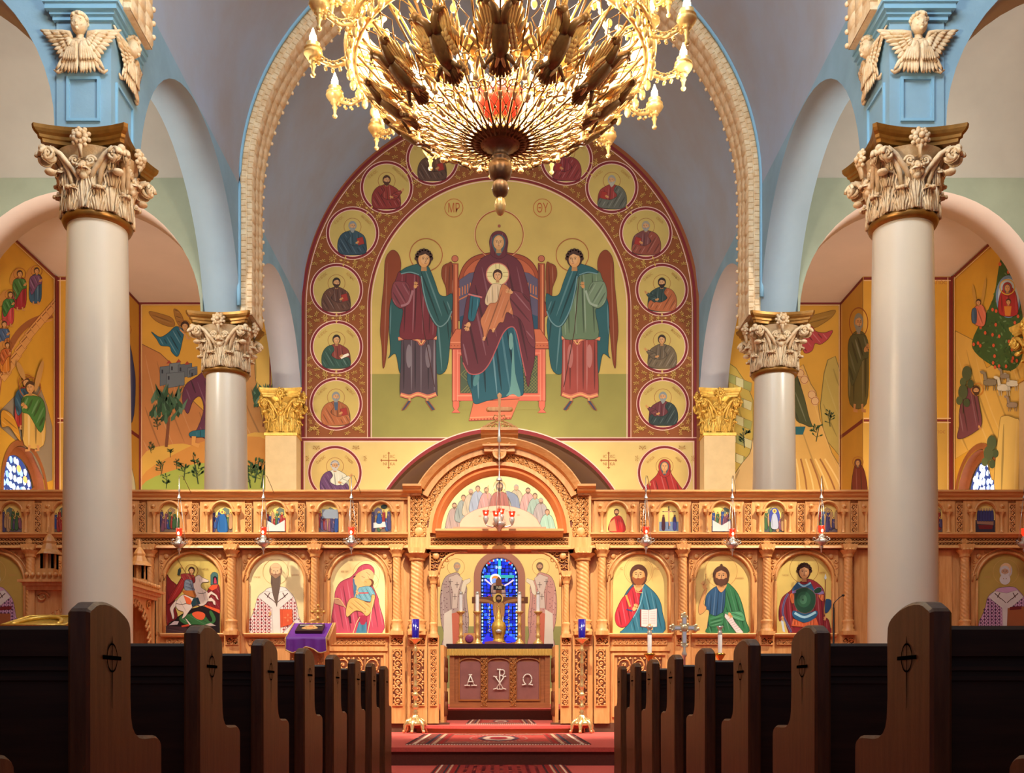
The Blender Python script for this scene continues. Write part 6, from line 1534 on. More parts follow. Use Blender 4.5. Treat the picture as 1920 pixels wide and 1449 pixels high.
# ---------------------------------------------------------------- altar
k18 = 18/F
def A_(x): return (x-CX)*k18
def Az(y): return CZ+(CY-y)*k18
M_ALT = mat('altar_wood', (168,104,62), .4, var=.25, scale=5, stretch=(1,1,6)); M_ALTP = mat('altar_panel', (150,98,92), .35, var=.2, scale=4)
alt = empty('altar', (A_(937),18.6,.464), 'wooden altar table with white Greek letters and gold fringe', 'altar')
def L_(mb): return mb
def alb(mb,x0,x1,y0,y1,d0,d1,mi=0): mb.box(A_(x0)-A_(937),A_(x1)-A_(937),d0-18.6,d1-18.6,Az(y1)-.464,Az(y0)-.464,mi)
mb = MB(); alb(mb,848,1029,1222,1327,18.03,19.2); alb(mb,843,1031,1317,1327,17.99,18.12); alb(mb,843,852,1226,1317,18.0,18.12); alb(mb,1022,1031,1226,1317,18.0,18.12); mb.build('body', M_ALT, alt)
for i,(a,b) in enumerate(((862,901),(915,955),(969,1011))):
    mb = MB(); alb(mb,a,b,1240,1311,18.02,18.05,0); o = mb.build('panel', M_ALTP, alt)
    mb = MB()
    for q in ((a-2,a,1232,1310.9),(b,b+2,1232,1310.9),(a-2,b+2,1311,1314)): alb(mb,*q,18.005,18.05)
    mb.tube([Vector((A_((a+b)/2-(b-a)/2*math.cos(PI*j/12))-A_(937), 18.01-18.6, Az(1242-8*math.sin(PI*j/12))-.464)) for j in range(13)], .014, 5); mb.build('panel_frame', mat('altar_gilt_edge', (170,104,50), .35, var=.2), o)
for a,b in ((902,913),(957,967)):
    mb = MB(); alb(mb,a,b,1232,1326,18.0,18.03,1)
    vine(mb, a,1234,b,1324,0,.010,fn=lambda x,y: Vector((A_(x)-A_(937),17.985-18.6,Az(y)-.464))); mb.build('carved_strip', [mat('altar_carving', (170,110,56), .4), M_WOODD], alt)
mb = MB(); mb.box(-.955,.955,-.62,.62,1.105,1.143); mb.box(-.94,.94,-.64,-.60,1.05,1.143); mb.build('altar_cloth', mat('altar_cloth', (52,26,34), .35, color2=(34,18,30), scale=12), alt)
mb = MB(); n = 120
vs = []; 
for i in range(n+1):
    x = -.945+1.89*i/n; w_ = .012*math.sin(i*1.7); vs += [(x,-.65+w_*.5,1.055),(x,-.64+w_,.935+.006*math.sin(i*2.9))]
mb.add(vs, [(2*i,2*i+1,2*i+3,2*i+2) for i in range(n)]); mb.build('gold_fringe', mat('gold_fringe', (230,190,96), .5, var=.3, scale=60, stretch=(4,1,.3)), alt)
M_LET = mat('letter_white', (236,230,218), .4)
def letter(strokes, r=.011):
    mb = MB()
    for st in strokes:
        pts = [Vector((A_(x)-A_(937), -.612, Az(y)-.464)) for x,y in (cr(st,False,4) if len(st)>2 else st)]
        mb.tube(pts, r, 6)
        for q in (pts[0],pts[-1]): mb.ball(q, r*1.25, 6, 4)
    mb.build('letter', M_LET, alt)
letter([[(876,1284),(882,1266)],[(882,1266),(889,1284)],[(878,1278),(887,1278)],[(872,1285),(880,1285)],[(885,1285),(893,1285)],[(880,1265),(884,1265)]])
letter([[(937,1256),(937,1291)],[(933,1255),(938,1255)],[(938,1256),(944,1256),(946,1261),(943,1266),(938,1266)],[(929,1269),(944,1291)],[(945,1269),(930,1291)],[(926,1268),(931,1269)],[(943,1269),(948,1268)],[(926,1292),(932,1290)],[(942,1290),(948,1292)],[(933,1292),(941,1292)]])
letter([[(986,1283),(982,1278),(981,1271),(985,1265),(989,1264),(993,1265),(997,1271),(996,1278),(992,1283)],[(980,1284),(986,1283)],[(992,1283),(998,1284)]], .012)
# things on the altar: table top z = 1.607
TZ = 1.608
mat('altar_brass', (240,196,120), .28, metal=.55)
def stick(x, d, label):
    t = empty('candlestick', (((x-CX)*d/F), d, TZ), label, 'candlestick', 'candlesticks on the altar')
    mb = MB(); mb.lathe([(.085,0),(.09,.02),(.07,.05),(.035,.09),(.03,.12),(.045,.15),(.028,.18),(.034,.28),(.026,.34),(.04,.37),(.028,.40),(.032,.50),(.024,.53),(.05,.56),(.075,.585),(.07,.60),(.03,.60)], n=16, rfn=lambda a,z: 1+.06*math.cos(6*a)); mb.build('stem', MATS['altar_brass'], t)
    mb = MB(); mb.lathe([(.034,.59),(.034,.90),(.03,.915),(.0,.915)], n=14); c = mb.build('candle', M_WAX, t)
    mb = MB(); mb.lathe([(.035,.905),(.037,.94),(.03,.955),(.012,.96)], n=12); mb.tube([(0,0,.91),(0,.002,.93)],.004,4); mb.build('candle_cap', M_SILVER, c); return t
s0 = stick(864, 18.25, 'brass candlestick at the left end of the altar')
for x,l in ((895,'brass candlestick just left of the altar crucifix'),(974,'brass candlestick just right of the altar crucifix'),(1009,'brass candlestick at the right end of the altar')):
    c = copy_tree(s0); c.location = ((x-CX)*18.25/F,18.25,TZ); c['label'] = l
k = 18.75/F
t = empty('crucifix', ((935-CX)*k,18.75,TZ), 'wooden crucifix with painted figure standing on the altar', 'crucifix')
zz = lambda y: CZ+(CY-y)*k-TZ
mb = MB(); mb.box(-.055,.055,-.02,.02,0,zz(1088)); mb.box((885-935)*k,(990-935)*k,-.02,.02,zz(1131),zz(1119)); mb.prism([(-.055,zz(1088)+.001),(.055,zz(1088)+.001),(0,zz(1081))], XZ(0), -.019,.019); mb.build('cross', mat('crucifix_wood', (120,70,40), .4, var=.2), t)
p = Pt(lambda x,y: Vector(((x-935)*k,-.023,zz(y))), (0,-1,0), 3e-4)
p.poly([(925,1098),(946,1098),(946,1106),(925,1106)], (20,16,16)); p.text('INBI', 935.5, 1102, 6, (226,210,170), sx=.8)
p.ell(934,1122,9.5,9.5,(226,190,90)); p.line([(892,1125),(915,1127),(935,1136),(955,1127),(982,1124)], (176,120,70), 5, True)
p.robe([(926,1130),(944,1130),(946,1150),(942,1170),(945,1196),(925,1196),(930,1170),(925,1150)], (186,130,74), 88, 5, 1.6, 3, .3); p.face(935,1122,5.5,(176,120,72),(60,36,24),(70,44,30),style='long'); p.poly([(926,1156),(944,1156),(943,1172),(928,1172)], (220,200,170))
p.build('painted_figure', MI, t)
t = empty('reliquary', ((935-CX)*18.35/F,18.35,TZ), 'ornate gold vessel in the middle of the altar', 'vessel')
mb = MB(); mb.lathe([(.13,0),(.14,.03),(.10,.06),(.085,.12),(.10,.18),(.115,.26),(.125,.33),(.10,.40),(.07,.43),(.055,.46),(.065,.50),(.04,.55),(.02,.60),(.015,.64),(0,.65)], n=20, rfn=lambda a,z: 1+.09*math.cos(8*a)); mb.build('body', M_GILT, t)
mb = MB(); mb.ball((0,-.125,.24), .045, 10, 8, 0, (1.3,.4,.8)); mb.build('gem', M_SILVER, t)
mb = MB(); mb.box(-.008,.008,-.005,.005,.65,.74); mb.box(-.03,.03,-.005,.005,.69,.705); mb.build('cross', M_GILT, t)
t = empty('casket', ((880-CX)*18.2/F,18.2,TZ), 'small box with a round purple front standing left on the altar', 'box')
mb = MB(); mb.box(-.105,.105,-.04,.04,0,.20); mb.build('box', mat('casket_gold', (214,150,84), .4), t)
mb = MB(); m2 = MB(); m2.lathe([(.075,0),(.075,.012),(.05,.02),(0,.022)], n=24); mb.merge(m2, Matrix.Translation((0,-.04,.10))@Matrix.Rotation(PI/2,4,'X')); mb.build('disc', mat('purple_disc', (150,60,110), .4, var=.4, scale=40), t)
t = empty('gospel_book', ((937-CX)*18.12/F,18.12,TZ), 'open cloth-covered book lying on the altar in front of the gold vessel', 'book')
mb = MB()
for s_ in (-1,1): mb.grid(lambda u,v,s_=s_: (s_*.27*u, -.08+.16*v, .03+.03*math.sin(PI*u)-.02*u), 8, 1)
mb.grid(lambda u,v: (-.27+.54*u, -.08, .0+.035*v+.02*v*math.sin(PI*u*2)), 12, 1); mb.build('pages', mat('book_cloth', (150,80,80), .6), t)

# ---------------------------------------------------------------- floor candle stands
def candle_stand(x, label):
    t = empty('candle_stand', ((x-CX)*13.95/F, 13.95, .18), label, 'candle stand', 'tall brass candle stands flanking the royal gate')
    mb = MB(); mb.lathe([(.06,.10),(.13,.105),(.15,.12),(.12,.16),(.075,.20),(.05,.24),(.035,.27),(.055,.29),(.03,.31),(.04,.34),(.062,.37),(.03,.40),(.028,.47),(.045,.50),(.06,.525),(.045,.55),(.03,.57),(.032,.62),(.055,.64),(.035,.67),(.030,.78),(.042,.80),(.030,.83),(.030,.95),(.042,.97),(.028,1.0),(.030,1.12),(.05,1.15),(.028,1.18),(.024,1.24),(.05,1.27),(.085,1.295),(.095,1.31),(.085,1.315),(.03,1.312)], n=24, rfn=lambda a,z: (.74 if .24<z<1.25 else .95)*(1+.09*math.cos(8*a)*(1 if z>.3 else .6)))
    mb.build('stem', mat('bright_brass', (242,208,146), .24, metal=.75, var=.2, scale=30), t)
    mb = MB()
    for i in range(6):
        a = i*PI/3+.3; o = Vector((math.cos(a),math.sin(a),0))
        mb.tube([o*.06+Vector((0,0,.2)), o*.11+Vector((0,0,.16)), o*.145+Vector((0,0,.10)), o*.15+Vector((0,0,.05)), o*.165+Vector((0,0,.02))], [.03,.035,.03,.02,.024], 8); mb.ball(o*.165+Vector((0,0,.024)), .024, 8, 6)
    mb.build('foot', MATS['bright_brass'], t)
    mb = MB(); mb.lathe([(.047,1.32),(.05,1.34),(.056,1.575),(.052,1.575),(.045,1.34),(0,1.335)], n=24)
    m = bpy.data.materials.get('cobalt_glass') or mat('cobalt_glass', (24,14,130), .08, spec=.8, coat=1.)
    g_ = mb.build('glass', m, t); mb = MB(); mb.ball((0,0,1.45), .014, 8, 6); mb.build('flame', emis('blue_flame', (120,140,255), 6), g_)
    return t
cs = candle_stand(779, 'tall brass candle stand with blue glass left of the royal gate')
c = copy_tree(cs); c.location.x = (1091-CX)*13.95/F; c['label'] = 'tall brass candle stand with blue glass right of the royal gate'

# ---------------------------------------------------------------- hanging vigil lamps
M_RED = emis('red_glass_lit', (255,50,24), 1.6, (200,20,10)); M_FL = emis('flame_glow', (255,190,110), 14)
def vigil(x, dy=0, d=13.98, label=''):
    k = d/F; z0 = CZ+(CY-1003-dy)*k; t = empty('vigil_lamp', ((x-CX)*k, d, z0), label, 'hanging lamp', 'red vigil lamps hanging before the icons')
    mb = MB(); mb.lathe([(.022,0),(.034,.02),(.042,.05),(.038,.085),(.046,.105),(.043,.105),(.034,.08),(.03,.02),(0,.01)], n=16); g_ = mb.build('glass', M_RED, t)
    mb = MB(); mb.ball((0,-.036,.035), .016, 8, 6, 0, (1,1,1.5)); mb.build('flame', M_FL, g_)
    mb = MB(); mb.lathe([(0,-.27),(.008,-.265),(.008,-.22),(.02,-.20),(.03,-.185),(.02,-.17),(.05,-.155),(.08,-.125),(.085,-.10),(.06,-.075),(.035,-.06),(.05,-.04),(.03,-.02),(.024,.005),(0,.01)], n=18, rfn=lambda a,z: 1+.05*math.cos(9*a)); mb.build('bowl', M_SILVER, t)
    mb = MB()
    for i in range(6): a = i*PI/3; mb.tube([(.075*math.cos(a),.075*math.sin(a),-.11),(.12*math.cos(a),.12*math.sin(a),-.09),(.11*math.cos(a),.11*math.sin(a),-.055),(.085*math.cos(a),.085*math.sin(a),-.06)], .007, 4)
    mb.build('scroll', M_SILVER, t)
    zt = (1003+dy-922)*k
    mb = MB()
    for i in range(3): a = i*2*PI/3+.3; mb.tube([(.08*math.cos(a),.08*math.sin(a),-.09),(.06*math.cos(a),.06*math.sin(a),.12),(.012*math.cos(a),.012*math.sin(a),zt-.06)], .0035, 4)
    mb.lathe([(.03,zt-.09),(.02,zt-.06),(.008,zt-.04),(.006,zt+.0),(.02,zt+.02),(.006,zt+.05),(.005,zt+.2),(0,zt+.2)], n=10); mb.build('chain', M_SILVER, t)
    mb = MB(); mb.tube([(0,0,zt+.17),(-.0,-.01,zt+.22),(.03,.06,zt+.235),(.07,.14,zt+.12),(.10,.22,zt+.02)], .004, 5); mb.build('bracket', mat('dark_iron', (120,90,64), .5), t)
    return t
for i,(x,dy,l) in enumerate(((336,2,'red vigil lamp hanging before the horseman icon'),(494,0,'red vigil lamp hanging before the long-bearded bishop icon'),(659,0,'red vigil lamp hanging before the mother and child icon'),(1211,-1,'red vigil lamp hanging before the man with the open book'),(1373,3,'red vigil lamp hanging before the wild-haired prophet icon'),(1540,-3,'red vigil lamp hanging before the young soldier icon'))):
    vigil(x, dy, label=l)
t = vigil(1921, 2, label='silver lamp partly cut off at the right edge of the view')
# five-branched lamp over the royal gate
k = 13.9/F; z0 = CZ+(CY-983)*k
t = empty('hanging_lamp_cluster', ((936-CX)*k,13.9,z0), 'cluster of red oil lamps on long chains above the royal gate', 'hanging lamp')
mb = MB(); mb.lathe([(0,-.10),(.02,-.09),(.03,-.06),(.06,-.03),(.09,0),(.08,.03),(.03,.05),(.02,.12),(.03,.16),(0,.17)], n=16, rfn=lambda a,z: 1+.06*math.cos(8*a)); mb.build('hub', M_SILVER, t)
for i,(px,py,dd) in enumerate(((911,965,-.02),(960,967,-.02),(940,958,.16),(930,970,-.17))):
    x = (px-936)*k; z = CZ+(CY-py)*k-z0
    mb = MB(); mb.tube([(0,0,0),(x*.5,dd*.5,-.04),(x*.9,dd*.9,-.02),(x,dd,z-.13)], .009, 5); mb.lathe([(0,-.14),(.012,-.13),(.03,-.09),(.04,-.05),(.03,-.02),(0,-.02)], (x,dd,z), 12); a_ = mb.build('arm', M_SILVER, t)
    mb = MB(); mb.lathe([(.02,-.03),(.036,0),(.04,.03),(.05,.055),(.046,.055),(.034,.02),(0,.0)], (x,dd,z), 14); g_ = mb.build('glass', M_RED, a_)
    m3 = MB(); m3.ball((x,dd-.03,z+.02), .014, 8, 6); m3.build('flame', M_FL, a_)
    mb = MB(); mb.tube([(x,dd,z-.05),(x*.55,dd*.55,(985-925)*k),(x*.12,dd*.12,(983-898)*k)], .0035, 4); mb.build('chain', M_SILVER, t)
mb = MB(); zt = (983-898)*k; mb.lathe([(.045,zt-.02),(.04,zt),(.015,zt+.03),(.006,zt+.05),(.006,zt+.25),(.014,zt+.27),(.006,zt+.3),(.006,zt+.5),(.03,zt+.52),(.02,zt+.60),(.004,zt+.8),(0,zt+.8)], n=10); mb.build('canopy', M_SILVER, t)

# ---------------------------------------------------------------- rugs
def rug(x0,x1,y0,y1,z,label,field,seed,fringe='x',bands=6):
    mb = MB(); mb.box(x0,x1,y0,y1,z,z+.008); o = tag(mb.build('rug', mat('rug_wool', (150,60,52), .95)), label, 'rug')
    p = Pt(lambda x,y,z=z: Vector((x,y,z+.0085)), (0,0,1), 2e-4); rnd = random.Random(seed); W = x1-x0; H = y1-y0
    p.poly([(x0,y0),(x1,y0),(x1,y1),(x0,y1)], field)
    cols = [(70,40,44),(214,184,160),(120,70,56),(60,54,64),(190,150,120),(150,40,40)]
    if seed == 1:   # long runner: stripes along its sides
        for i in range(7):
            for s_ in (-1,1):
                x = (x0+x1)/2+s_*(W/2-.02-i*.035); p.line([(x,y0),(x,y1)], cols[i%6], .02)
        for j in range(int(H/.12)):
            for i in range(9): 
                p.ell((x0+x1)/2-.34+i*.085, y0+.06+j*.12, .022, .03, rnd.choice([(90,30,40),(200,90,70),(120,50,60)]), n=6, bump=0)
    else:
        for i in range(bands):
            for s_ in (-1,1):
                x = (x0+x1)/2+s_*(W/2-.02-i*W*.035); p.line([(x,y0),(x,y1)], cols[i%6], W*.02)
        m = W*.035*bands
        p.poly([(x0+m,y0+H*.08),(x1-m,y0+H*.08),(x1-m,y1-H*.08),(x0+m,y1-H*.08)], (176,70,62))
        for q in range(4): 
            a = .08+.03*q; p.line([(x0+m,y0+H*a),(x1-m,y0+H*a)], cols[(q+1)%6], H*.012); p.line([(x0+m,y1-H*a),(x1-m,y1-H*a)], cols[(q+1)%6], H*.012)
        for i in range(260):
            x,y = rnd.uniform(x0+.02,x1-.02), rnd.uniform(y0+.02,y1-.02); edge = min(abs(x-x0),abs(x1-x)) < m or min(y-y0,y1-y) < H*.2
            if edge: p.ell(x,y,W*.008,H*.008,rnd.choice(cols),n=5,bump=0)
        p.L += 1
        p.ell((x0+x1)/2,(y0+y1)/2,W*.13,H*.3,(90,60,70),n=8); p.ell((x0+x1)/2,(y0+y1)/2,W*.10,H*.24,(206,170,150),n=8); p.ell((x0+x1)/2,(y0+y1)/2,W*.06,H*.15,(150,50,56),n=8)
        for i in range(40): a = 2*PI*i/40; p.ell((x0+x1)/2+W*.17*math.cos(a),(y0+y1)/2+H*.34*math.sin(a),W*.008,H*.01,(206,180,160),n=5,bump=0)
    p.build('pattern', vcol('rug_pattern', .95, spec=.1, scale=30, var=.2), o)
    p = MB()
    if seed != 1:
        for i in range(int(W/.03)): 
            x = x0+.01+i*.03
            for yy,s_ in ((y0,-1),(y1,1)): a,b = sorted((yy,yy+s_*(.05+.02*rnd.random()))); p.box(x,x+.018,a,b,z,z+.006)
        p.build('fringe', mat('rug_fringe', (220,200,180), .9), o)
rug(-.64,.66,3.0,10.22,.002,'long red patterned runner in the aisle between the pews',(150,50,48),1)
rug(-1.02,.98,10.85,13.45,.181,'large red fringed rug on the raised floor before the royal gate',(130,60,56),2)
rug(-.50,.52,14.5,16.6,.286,'small fringed rug inside the royal gate before the altar',(140,70,64),3)

# ---------------------------------------------------------------- analogion with purple cloth
t = empty('icon_stand', ((582-CX)*12.5/F,12.5,.18), 'carved icon stand draped with a purple cloth left of the aisle', 'icon stand')
k = 12.5/F; zz = lambda y: CZ+(CY-y)*k-.18; xx = lambda x: (x-582)*k
mb = MB(); mb.box(xx(548),xx(612),-.14,.22,.02,zz(1205)); mb.box(xx(543),xx(617),-.18,.26,0,.10); mb.build('body', M_WOOD, t)
mb = MB()
for x in (553,600): vine(mb, x,1222,x+8,1290,0,.009,fn=lambda a,b: Vector((xx(a),-.15,zz(b))))
mb.build('carving', M_WOOD, t)
mb = MB(); pl = [(-.24,zz(1200)),(.26,zz(1166)),(.28,zz(1170)),(-.22,zz(1206))]; mb.prism(pl, lambda a,b,h: (h,a,b), xx(541),xx(622)); 
for x in (541,619): mb.prism([(-.25,zz(1202)),(.27,zz(1164)),(.29,zz(1172)),(.29,zz(1200)),(-.2,zz(1212))], lambda a,b,h: (h,a,b), xx(x),xx(x+4))
mb.build('sloping_top', M_WOOD, t)
mb = MB(); cr_ = cr([(552,1174),(560,1167),(568,1168),(576,1161),(588,1158),(600,1161),(607,1168),(614,1166),(622,1173)],False,5)
mb.prism([(xx(a),zz(b)) for a,b in cr_]+[(xx(622),zz(1178)),(xx(552),zz(1178))], XZ(.27), 0, .03)
for x in (566,577,588,599,610): mb.ball((xx(x),.265,zz(1167)), .022, 8, 6)
mb.build('crest', mat('gilt_wood', (222,160,78), .35, metal=.4), t)
mb = MB(); mb.box(-.012+xx(589),.012+xx(589),.275,.295,zz(1160),zz(1132)); mb.box(xx(578),xx(600),.275,.295,zz(1146),zz(1142))
for x,y in ((589,1132),(578,1144),(600,1144)): mb.ball((xx(x),.285,zz(y)), .022, 8, 6); 
for x,y in ((583,1139),(595,1139),(583,1149),(595,1149)): mb.ball((xx(x),.285,zz(y)), .013, 6, 4)
mb.ball((xx(589),.285,zz(1156)), .03, 8, 6); mb.ball((xx(589),.285,zz(1144)), .026, 8, 6); mb.build('cross', MATS['gilt_wood'], t)
mb = MB()
def clothf(u,v):
    x = xx(544)+(xx(618)-xx(544))*u
    if v < .7: q = v/.7; return (x+ (q-1)*.0, .25-.50*q, zz(1167.5)+(zz(1199)-zz(1167.5))*q+.012)
    q = (v-.7)/.3; return (x-.0+.01*math.sin(u*20)*q, -.262-.012*math.sin(u*26)*q, zz(1199)+.012-(q*.15+q*.035*math.sin(u*9)))
mb.grid(clothf, 40, 20); cl = tag(mb.build('purple_cloth', mat('purple_cloth', (112,40,150), .55, var=.15, scale=6)), 'purple cloth with gold hem draped over the icon stand', 'cloth')
cl.location = t.location
mb = MB(); mb.tube([Vector(clothf(u/40,1)) for u in range(41)], .009, 5); mb.tube([Vector(clothf(0,v/20))+Vector((0,0,.004)) for v in range(21)], .006, 4); mb.tube([Vector(clothf(1,v/20))+Vector((0,0,.004)) for v in range(21)], .006, 4); mb.build('gold_hem', mat('gold_hem', (220,180,110), .5), cl)
sl = (zz(1167.5)-zz(1199))/.5; ang = math.atan(sl)
o = MB().box(-.165,.165,-.13,.13,0,.035); io = tag(o.build('framed_icon', mat('dark_frame', (60,30,24), .4)), 'small icon lying on the purple cloth of the icon stand', 'icon')
io.location = t.location+Vector((0,0,zz(1183)+.014)); io.rotation_euler = (ang,0,0)
p = Pt(lambda x,y: Vector((x,y,.0355)), (0,0,1), 3e-4); p.poly([(-.15,-.115),(.15,-.115),(.15,.115),(-.15,.115)], (30,26,36)); p.line([(-.14,.08),(.14,.08)], (200,190,180), .03); p.ell(0,-.01,.08,.075,(226,180,110)); p.ell(0,-.03,.10,.05,(216,160,96)); p.ell(0,.05,.03,.03,(214,120,80)); p.ring(0,-.01,.05,.006,(150,90,50)); p.build('painting', MI, io)

# ---------------------------------------------------------------- processional cross and candles
k = 12.6/F; zz = lambda y: CZ+(CY-y)*k-.18
t = empty('processional_cross', ((1283-CX)*k,12.6,.18), 'silver and gold processional cross standing on a pole right of the aisle', 'cross')
mb = MB(); mb.lathe([(.16,0),(.16,.03),(.05,.06),(.03,.12),(.016,.2),(.016,zz(1232)),(.03,zz(1230)),(.035,zz(1226)),(.02,zz(1220)),(.016,zz(1210))], n=16); mb.build('pole', M_SILVER, t)
MCG = mat('pale_gilt', (236,214,168), .3, metal=.6, var=.2, scale=40)
mb = MB(); cz_ = zz(1177)
mb.box(-.03,.03,-.012,.012,zz(1213),zz(1153)); mb.box(-.15,.15,-.012,.012,cz_-.03,cz_+.03)
for x,z in ((0,zz(1155)),(-.145,cz_),(.145,cz_),(0,zz(1208))):
    for a in (0,2.1,4.2,1.05,3.1): mb.ball((x+.03*math.cos(a+PI/2),0,z+.03*math.sin(a+PI/2)), .023, 8, 6, 0, (1,.5,1))
mb.ball((0,-.012,cz_), .045, 10, 8, 0, (1,.4,1))
for a in range(4): mb.ball((.06*math.cos(PI/4+a*PI/2),0,cz_+.06*math.sin(PI/4+a*PI/2)), .02, 7, 5)
mb.build('cross', MCG, t)
mb = MB(); 
for x0,x1,z0,z1 in ((-.018,.018,cz_+.05,zz(1158)),(-.018,.018,zz(1205),cz_-.05),(-.12,-.05,cz_-.016,cz_+.016),(.05,.12,cz_-.016,cz_+.016)): mb.box(x0,x1,-.018,-.01,z0,z1)
mb.build('silver_inlay', mat('silver_inlay', (206,208,220), .3, metal=.3), t)
for x,l in ((1218,'white processional candle left of the silver cross'),(1350,'white processional candle right of the silver cross')):
    t = empty('processional_candle', ((x-CX)*k,12.6,.18), l, 'candle', 'processional candles')
    mb = MB(); mb.lathe([(.14,0),(.14,.03),(.04,.06),(.016,.15),(.016,zz(1240)),(.03,zz(1236)),(.055,zz(1230)),(.07,zz(1226)),(.05,zz(1224)),(.03,zz(1225))], n=16, rfn=lambda a,z: 1+.05*math.cos(6*a)); mb.build('pole', M_BRASS, t)
    mb = MB(); mb.lathe([(.027,zz(1226)),(.027,zz(1189)),(.02,zz(1187)),(0,zz(1187))], n=14); mb.build('candle', M_WAX, t)
    mb = MB(); mb.lathe([(.028,zz(1190)),(.03,zz(1184)),(.018,zz(1182)),(.03,zz(1178)),(.045,zz(1174)),(.028,zz(1174)),(0,zz(1180))], n=12); mb.build('follower', M_SILVER, t)
# microphone
k = 11.6/F; zz = lambda y: CZ+(CY-y)*k-.18; xx = lambda x: (x-1563)*k
t = empty('microphone_stand', ((1563-CX)*k,11.6,.18), 'thin black gooseneck microphone in front of the right column', 'microphone')
M_BLK = mat('black_metal', (20,18,20), .4)
mb = MB(); mb.lathe([(.13,0),(.13,.02),(.02,.04),(.011,.06),(.011,zz(1140)),(.007,zz(1138)),(.007,zz(1132))], n=12); mb.build('pole', M_BLK, t)
mb = MB(); mb.tube([(xx(a),0,zz(b)) for a,b in ((1563,1134),(1564,1130),(1567,1127),(1573,1121),(1579,1117))], .005, 6); mb.build('gooseneck', M_BLK, t)
mb = MB(); mb.ball((xx(1581),0,zz(1116)), .014, 8, 6, 0, (1.4,1,1)); mb.build('capsule', M_BLK, t)

# ---------------------------------------------------------------- bishop's throne canopy behind the nearest left column
t = empty('throne_canopy', (-5.08,12.7,.18), 'carved wooden canopied throne half hidden behind the nearest left column', 'throne')
X0,X1,Y0,Y1 = -.53,.50,-.72,.70; ZT = 1.90
mb = MB()
for x in (X0,X1):
    for y in (Y0,Y1): mb.box(min(x,x*.86),max(x,x*.86),min(y,y*.9),max(y,y*.9),0,ZT-.12)
mb.box(X0,X1,Y1-.04,Y1,0,ZT-.1); mb.box(X0-.02,X1+.02,Y0-.02,Y1+.02,0,.15); mb.build('post', M_WOOD, t)
mb = MB()
for pr,z0,z1 in ((.02,ZT-.12,ZT-.07),(.05,ZT-.07,ZT-.03),(.09,ZT-.03,ZT),(.03,ZT,ZT+.05)): mb.box(X0-pr,X1+pr,Y0-pr,Y1+pr,z0,z1)
for i in range(16): mb.ball((X0+(X1-X0)*i/15,Y0-.04,ZT+.06), .03, 6, 4)
for i in range(20): mb.ball((X1+.04,Y0+(Y1-Y0)*i/19,ZT+.06), .03, 6, 4)
mb.build('cornice', M_WOOD, t)
for nm,fn,a0,a1 in (('front',lambda a,z,h: (a,Y0+.03+h,z),X0+.06,X1-.06),('side',lambda a,z,h: (X1-.03-h,a,z),Y0+.08,Y1-.08)):
    mb = MB(); n = 16; ac = (a0+a1)/2; R = (a1-a0)/2
    for i in range(n):
        t0,t1 = PI*i/n, PI*(i+1)/n; a,b = ac-R*math.cos(t0), ac-R*math.cos(t1); za,zb = ZT-.75+R*1.0*math.sin(t0)*.95, ZT-.75+R*math.sin(t1)*.95
        mb.prism([(a,min(za,ZT-.1)),(b,min(zb,ZT-.1)),(b,ZT-.08),(a,ZT-.08)], fn, 0, .03)
    for i in range(22):
        t0 = PI*(i+.5)/22; a = ac-R*.97*math.cos(t0); z = ZT-.75+R*.95*math.sin(t0); q0 = Vector(fn(a,z,0)); q1 = Vector(fn(ac-R*.84*math.cos(t0), z-.06-.03*(i%2), 0)); mb.tube([q0,(q0+q1)/2,q1], [.02,.014,.018], 5); mb.ball(q1,.022,6,4)
    for s_ in (-1,1): 
        c = Vector(fn(ac+s_*R*.78, ZT-.2, -.012)); mb.tube([Vector(fn(ac+s_*R*.78+.08*(1-.06*q)*math.cos(q*.6), ZT-.2+.07*(1-.06*q)*math.sin(q*.6), -.01)) for q in range(14)], .011, 5)
    mb.build('arch_panel', M_WOOD, t)
for (x,y) in ((X0+.18,Y0+.16),(X1-.16,Y1-.16),(X1-.2,Y0+.2),(X0+.18,Y1-.16)):
    mb = MB(); mb.box(x-.075,x+.075,y-.075,y+.075,ZT+.03,ZT+.15); 
    for dx in (-.065,0,.065):
        for dy in (-.065,.065): mb.box(x+dx-.012,x+dx+.012,y+dy-.012,y+dy+.012,ZT+.15,ZT+.33); mb.box(x+dy-.012,x+dy+.012,y+dx-.012,y+dx+.012,ZT+.15,ZT+.33)
    c = mb.build('turret', M_WOOD, t)
    mb = MB(); mb.lathe([(.15,ZT+.32),(.14,ZT+.34),(.10,ZT+.38),(.085,ZT+.42),(.07,ZT+.45),(.075,ZT+.48),(.05,ZT+.53),(.02,ZT+.57),(.012,ZT+.65),(0,ZT+.68)], (x,y,0), 8, smooth=False, rfn=lambda a,z: 1+.08*math.cos(4*a)); mb.box(x-.04,x+.04,y-.04,y+.04,ZT+.15,ZT+.33); mb.build('turret_roof', M_WOOD, c)
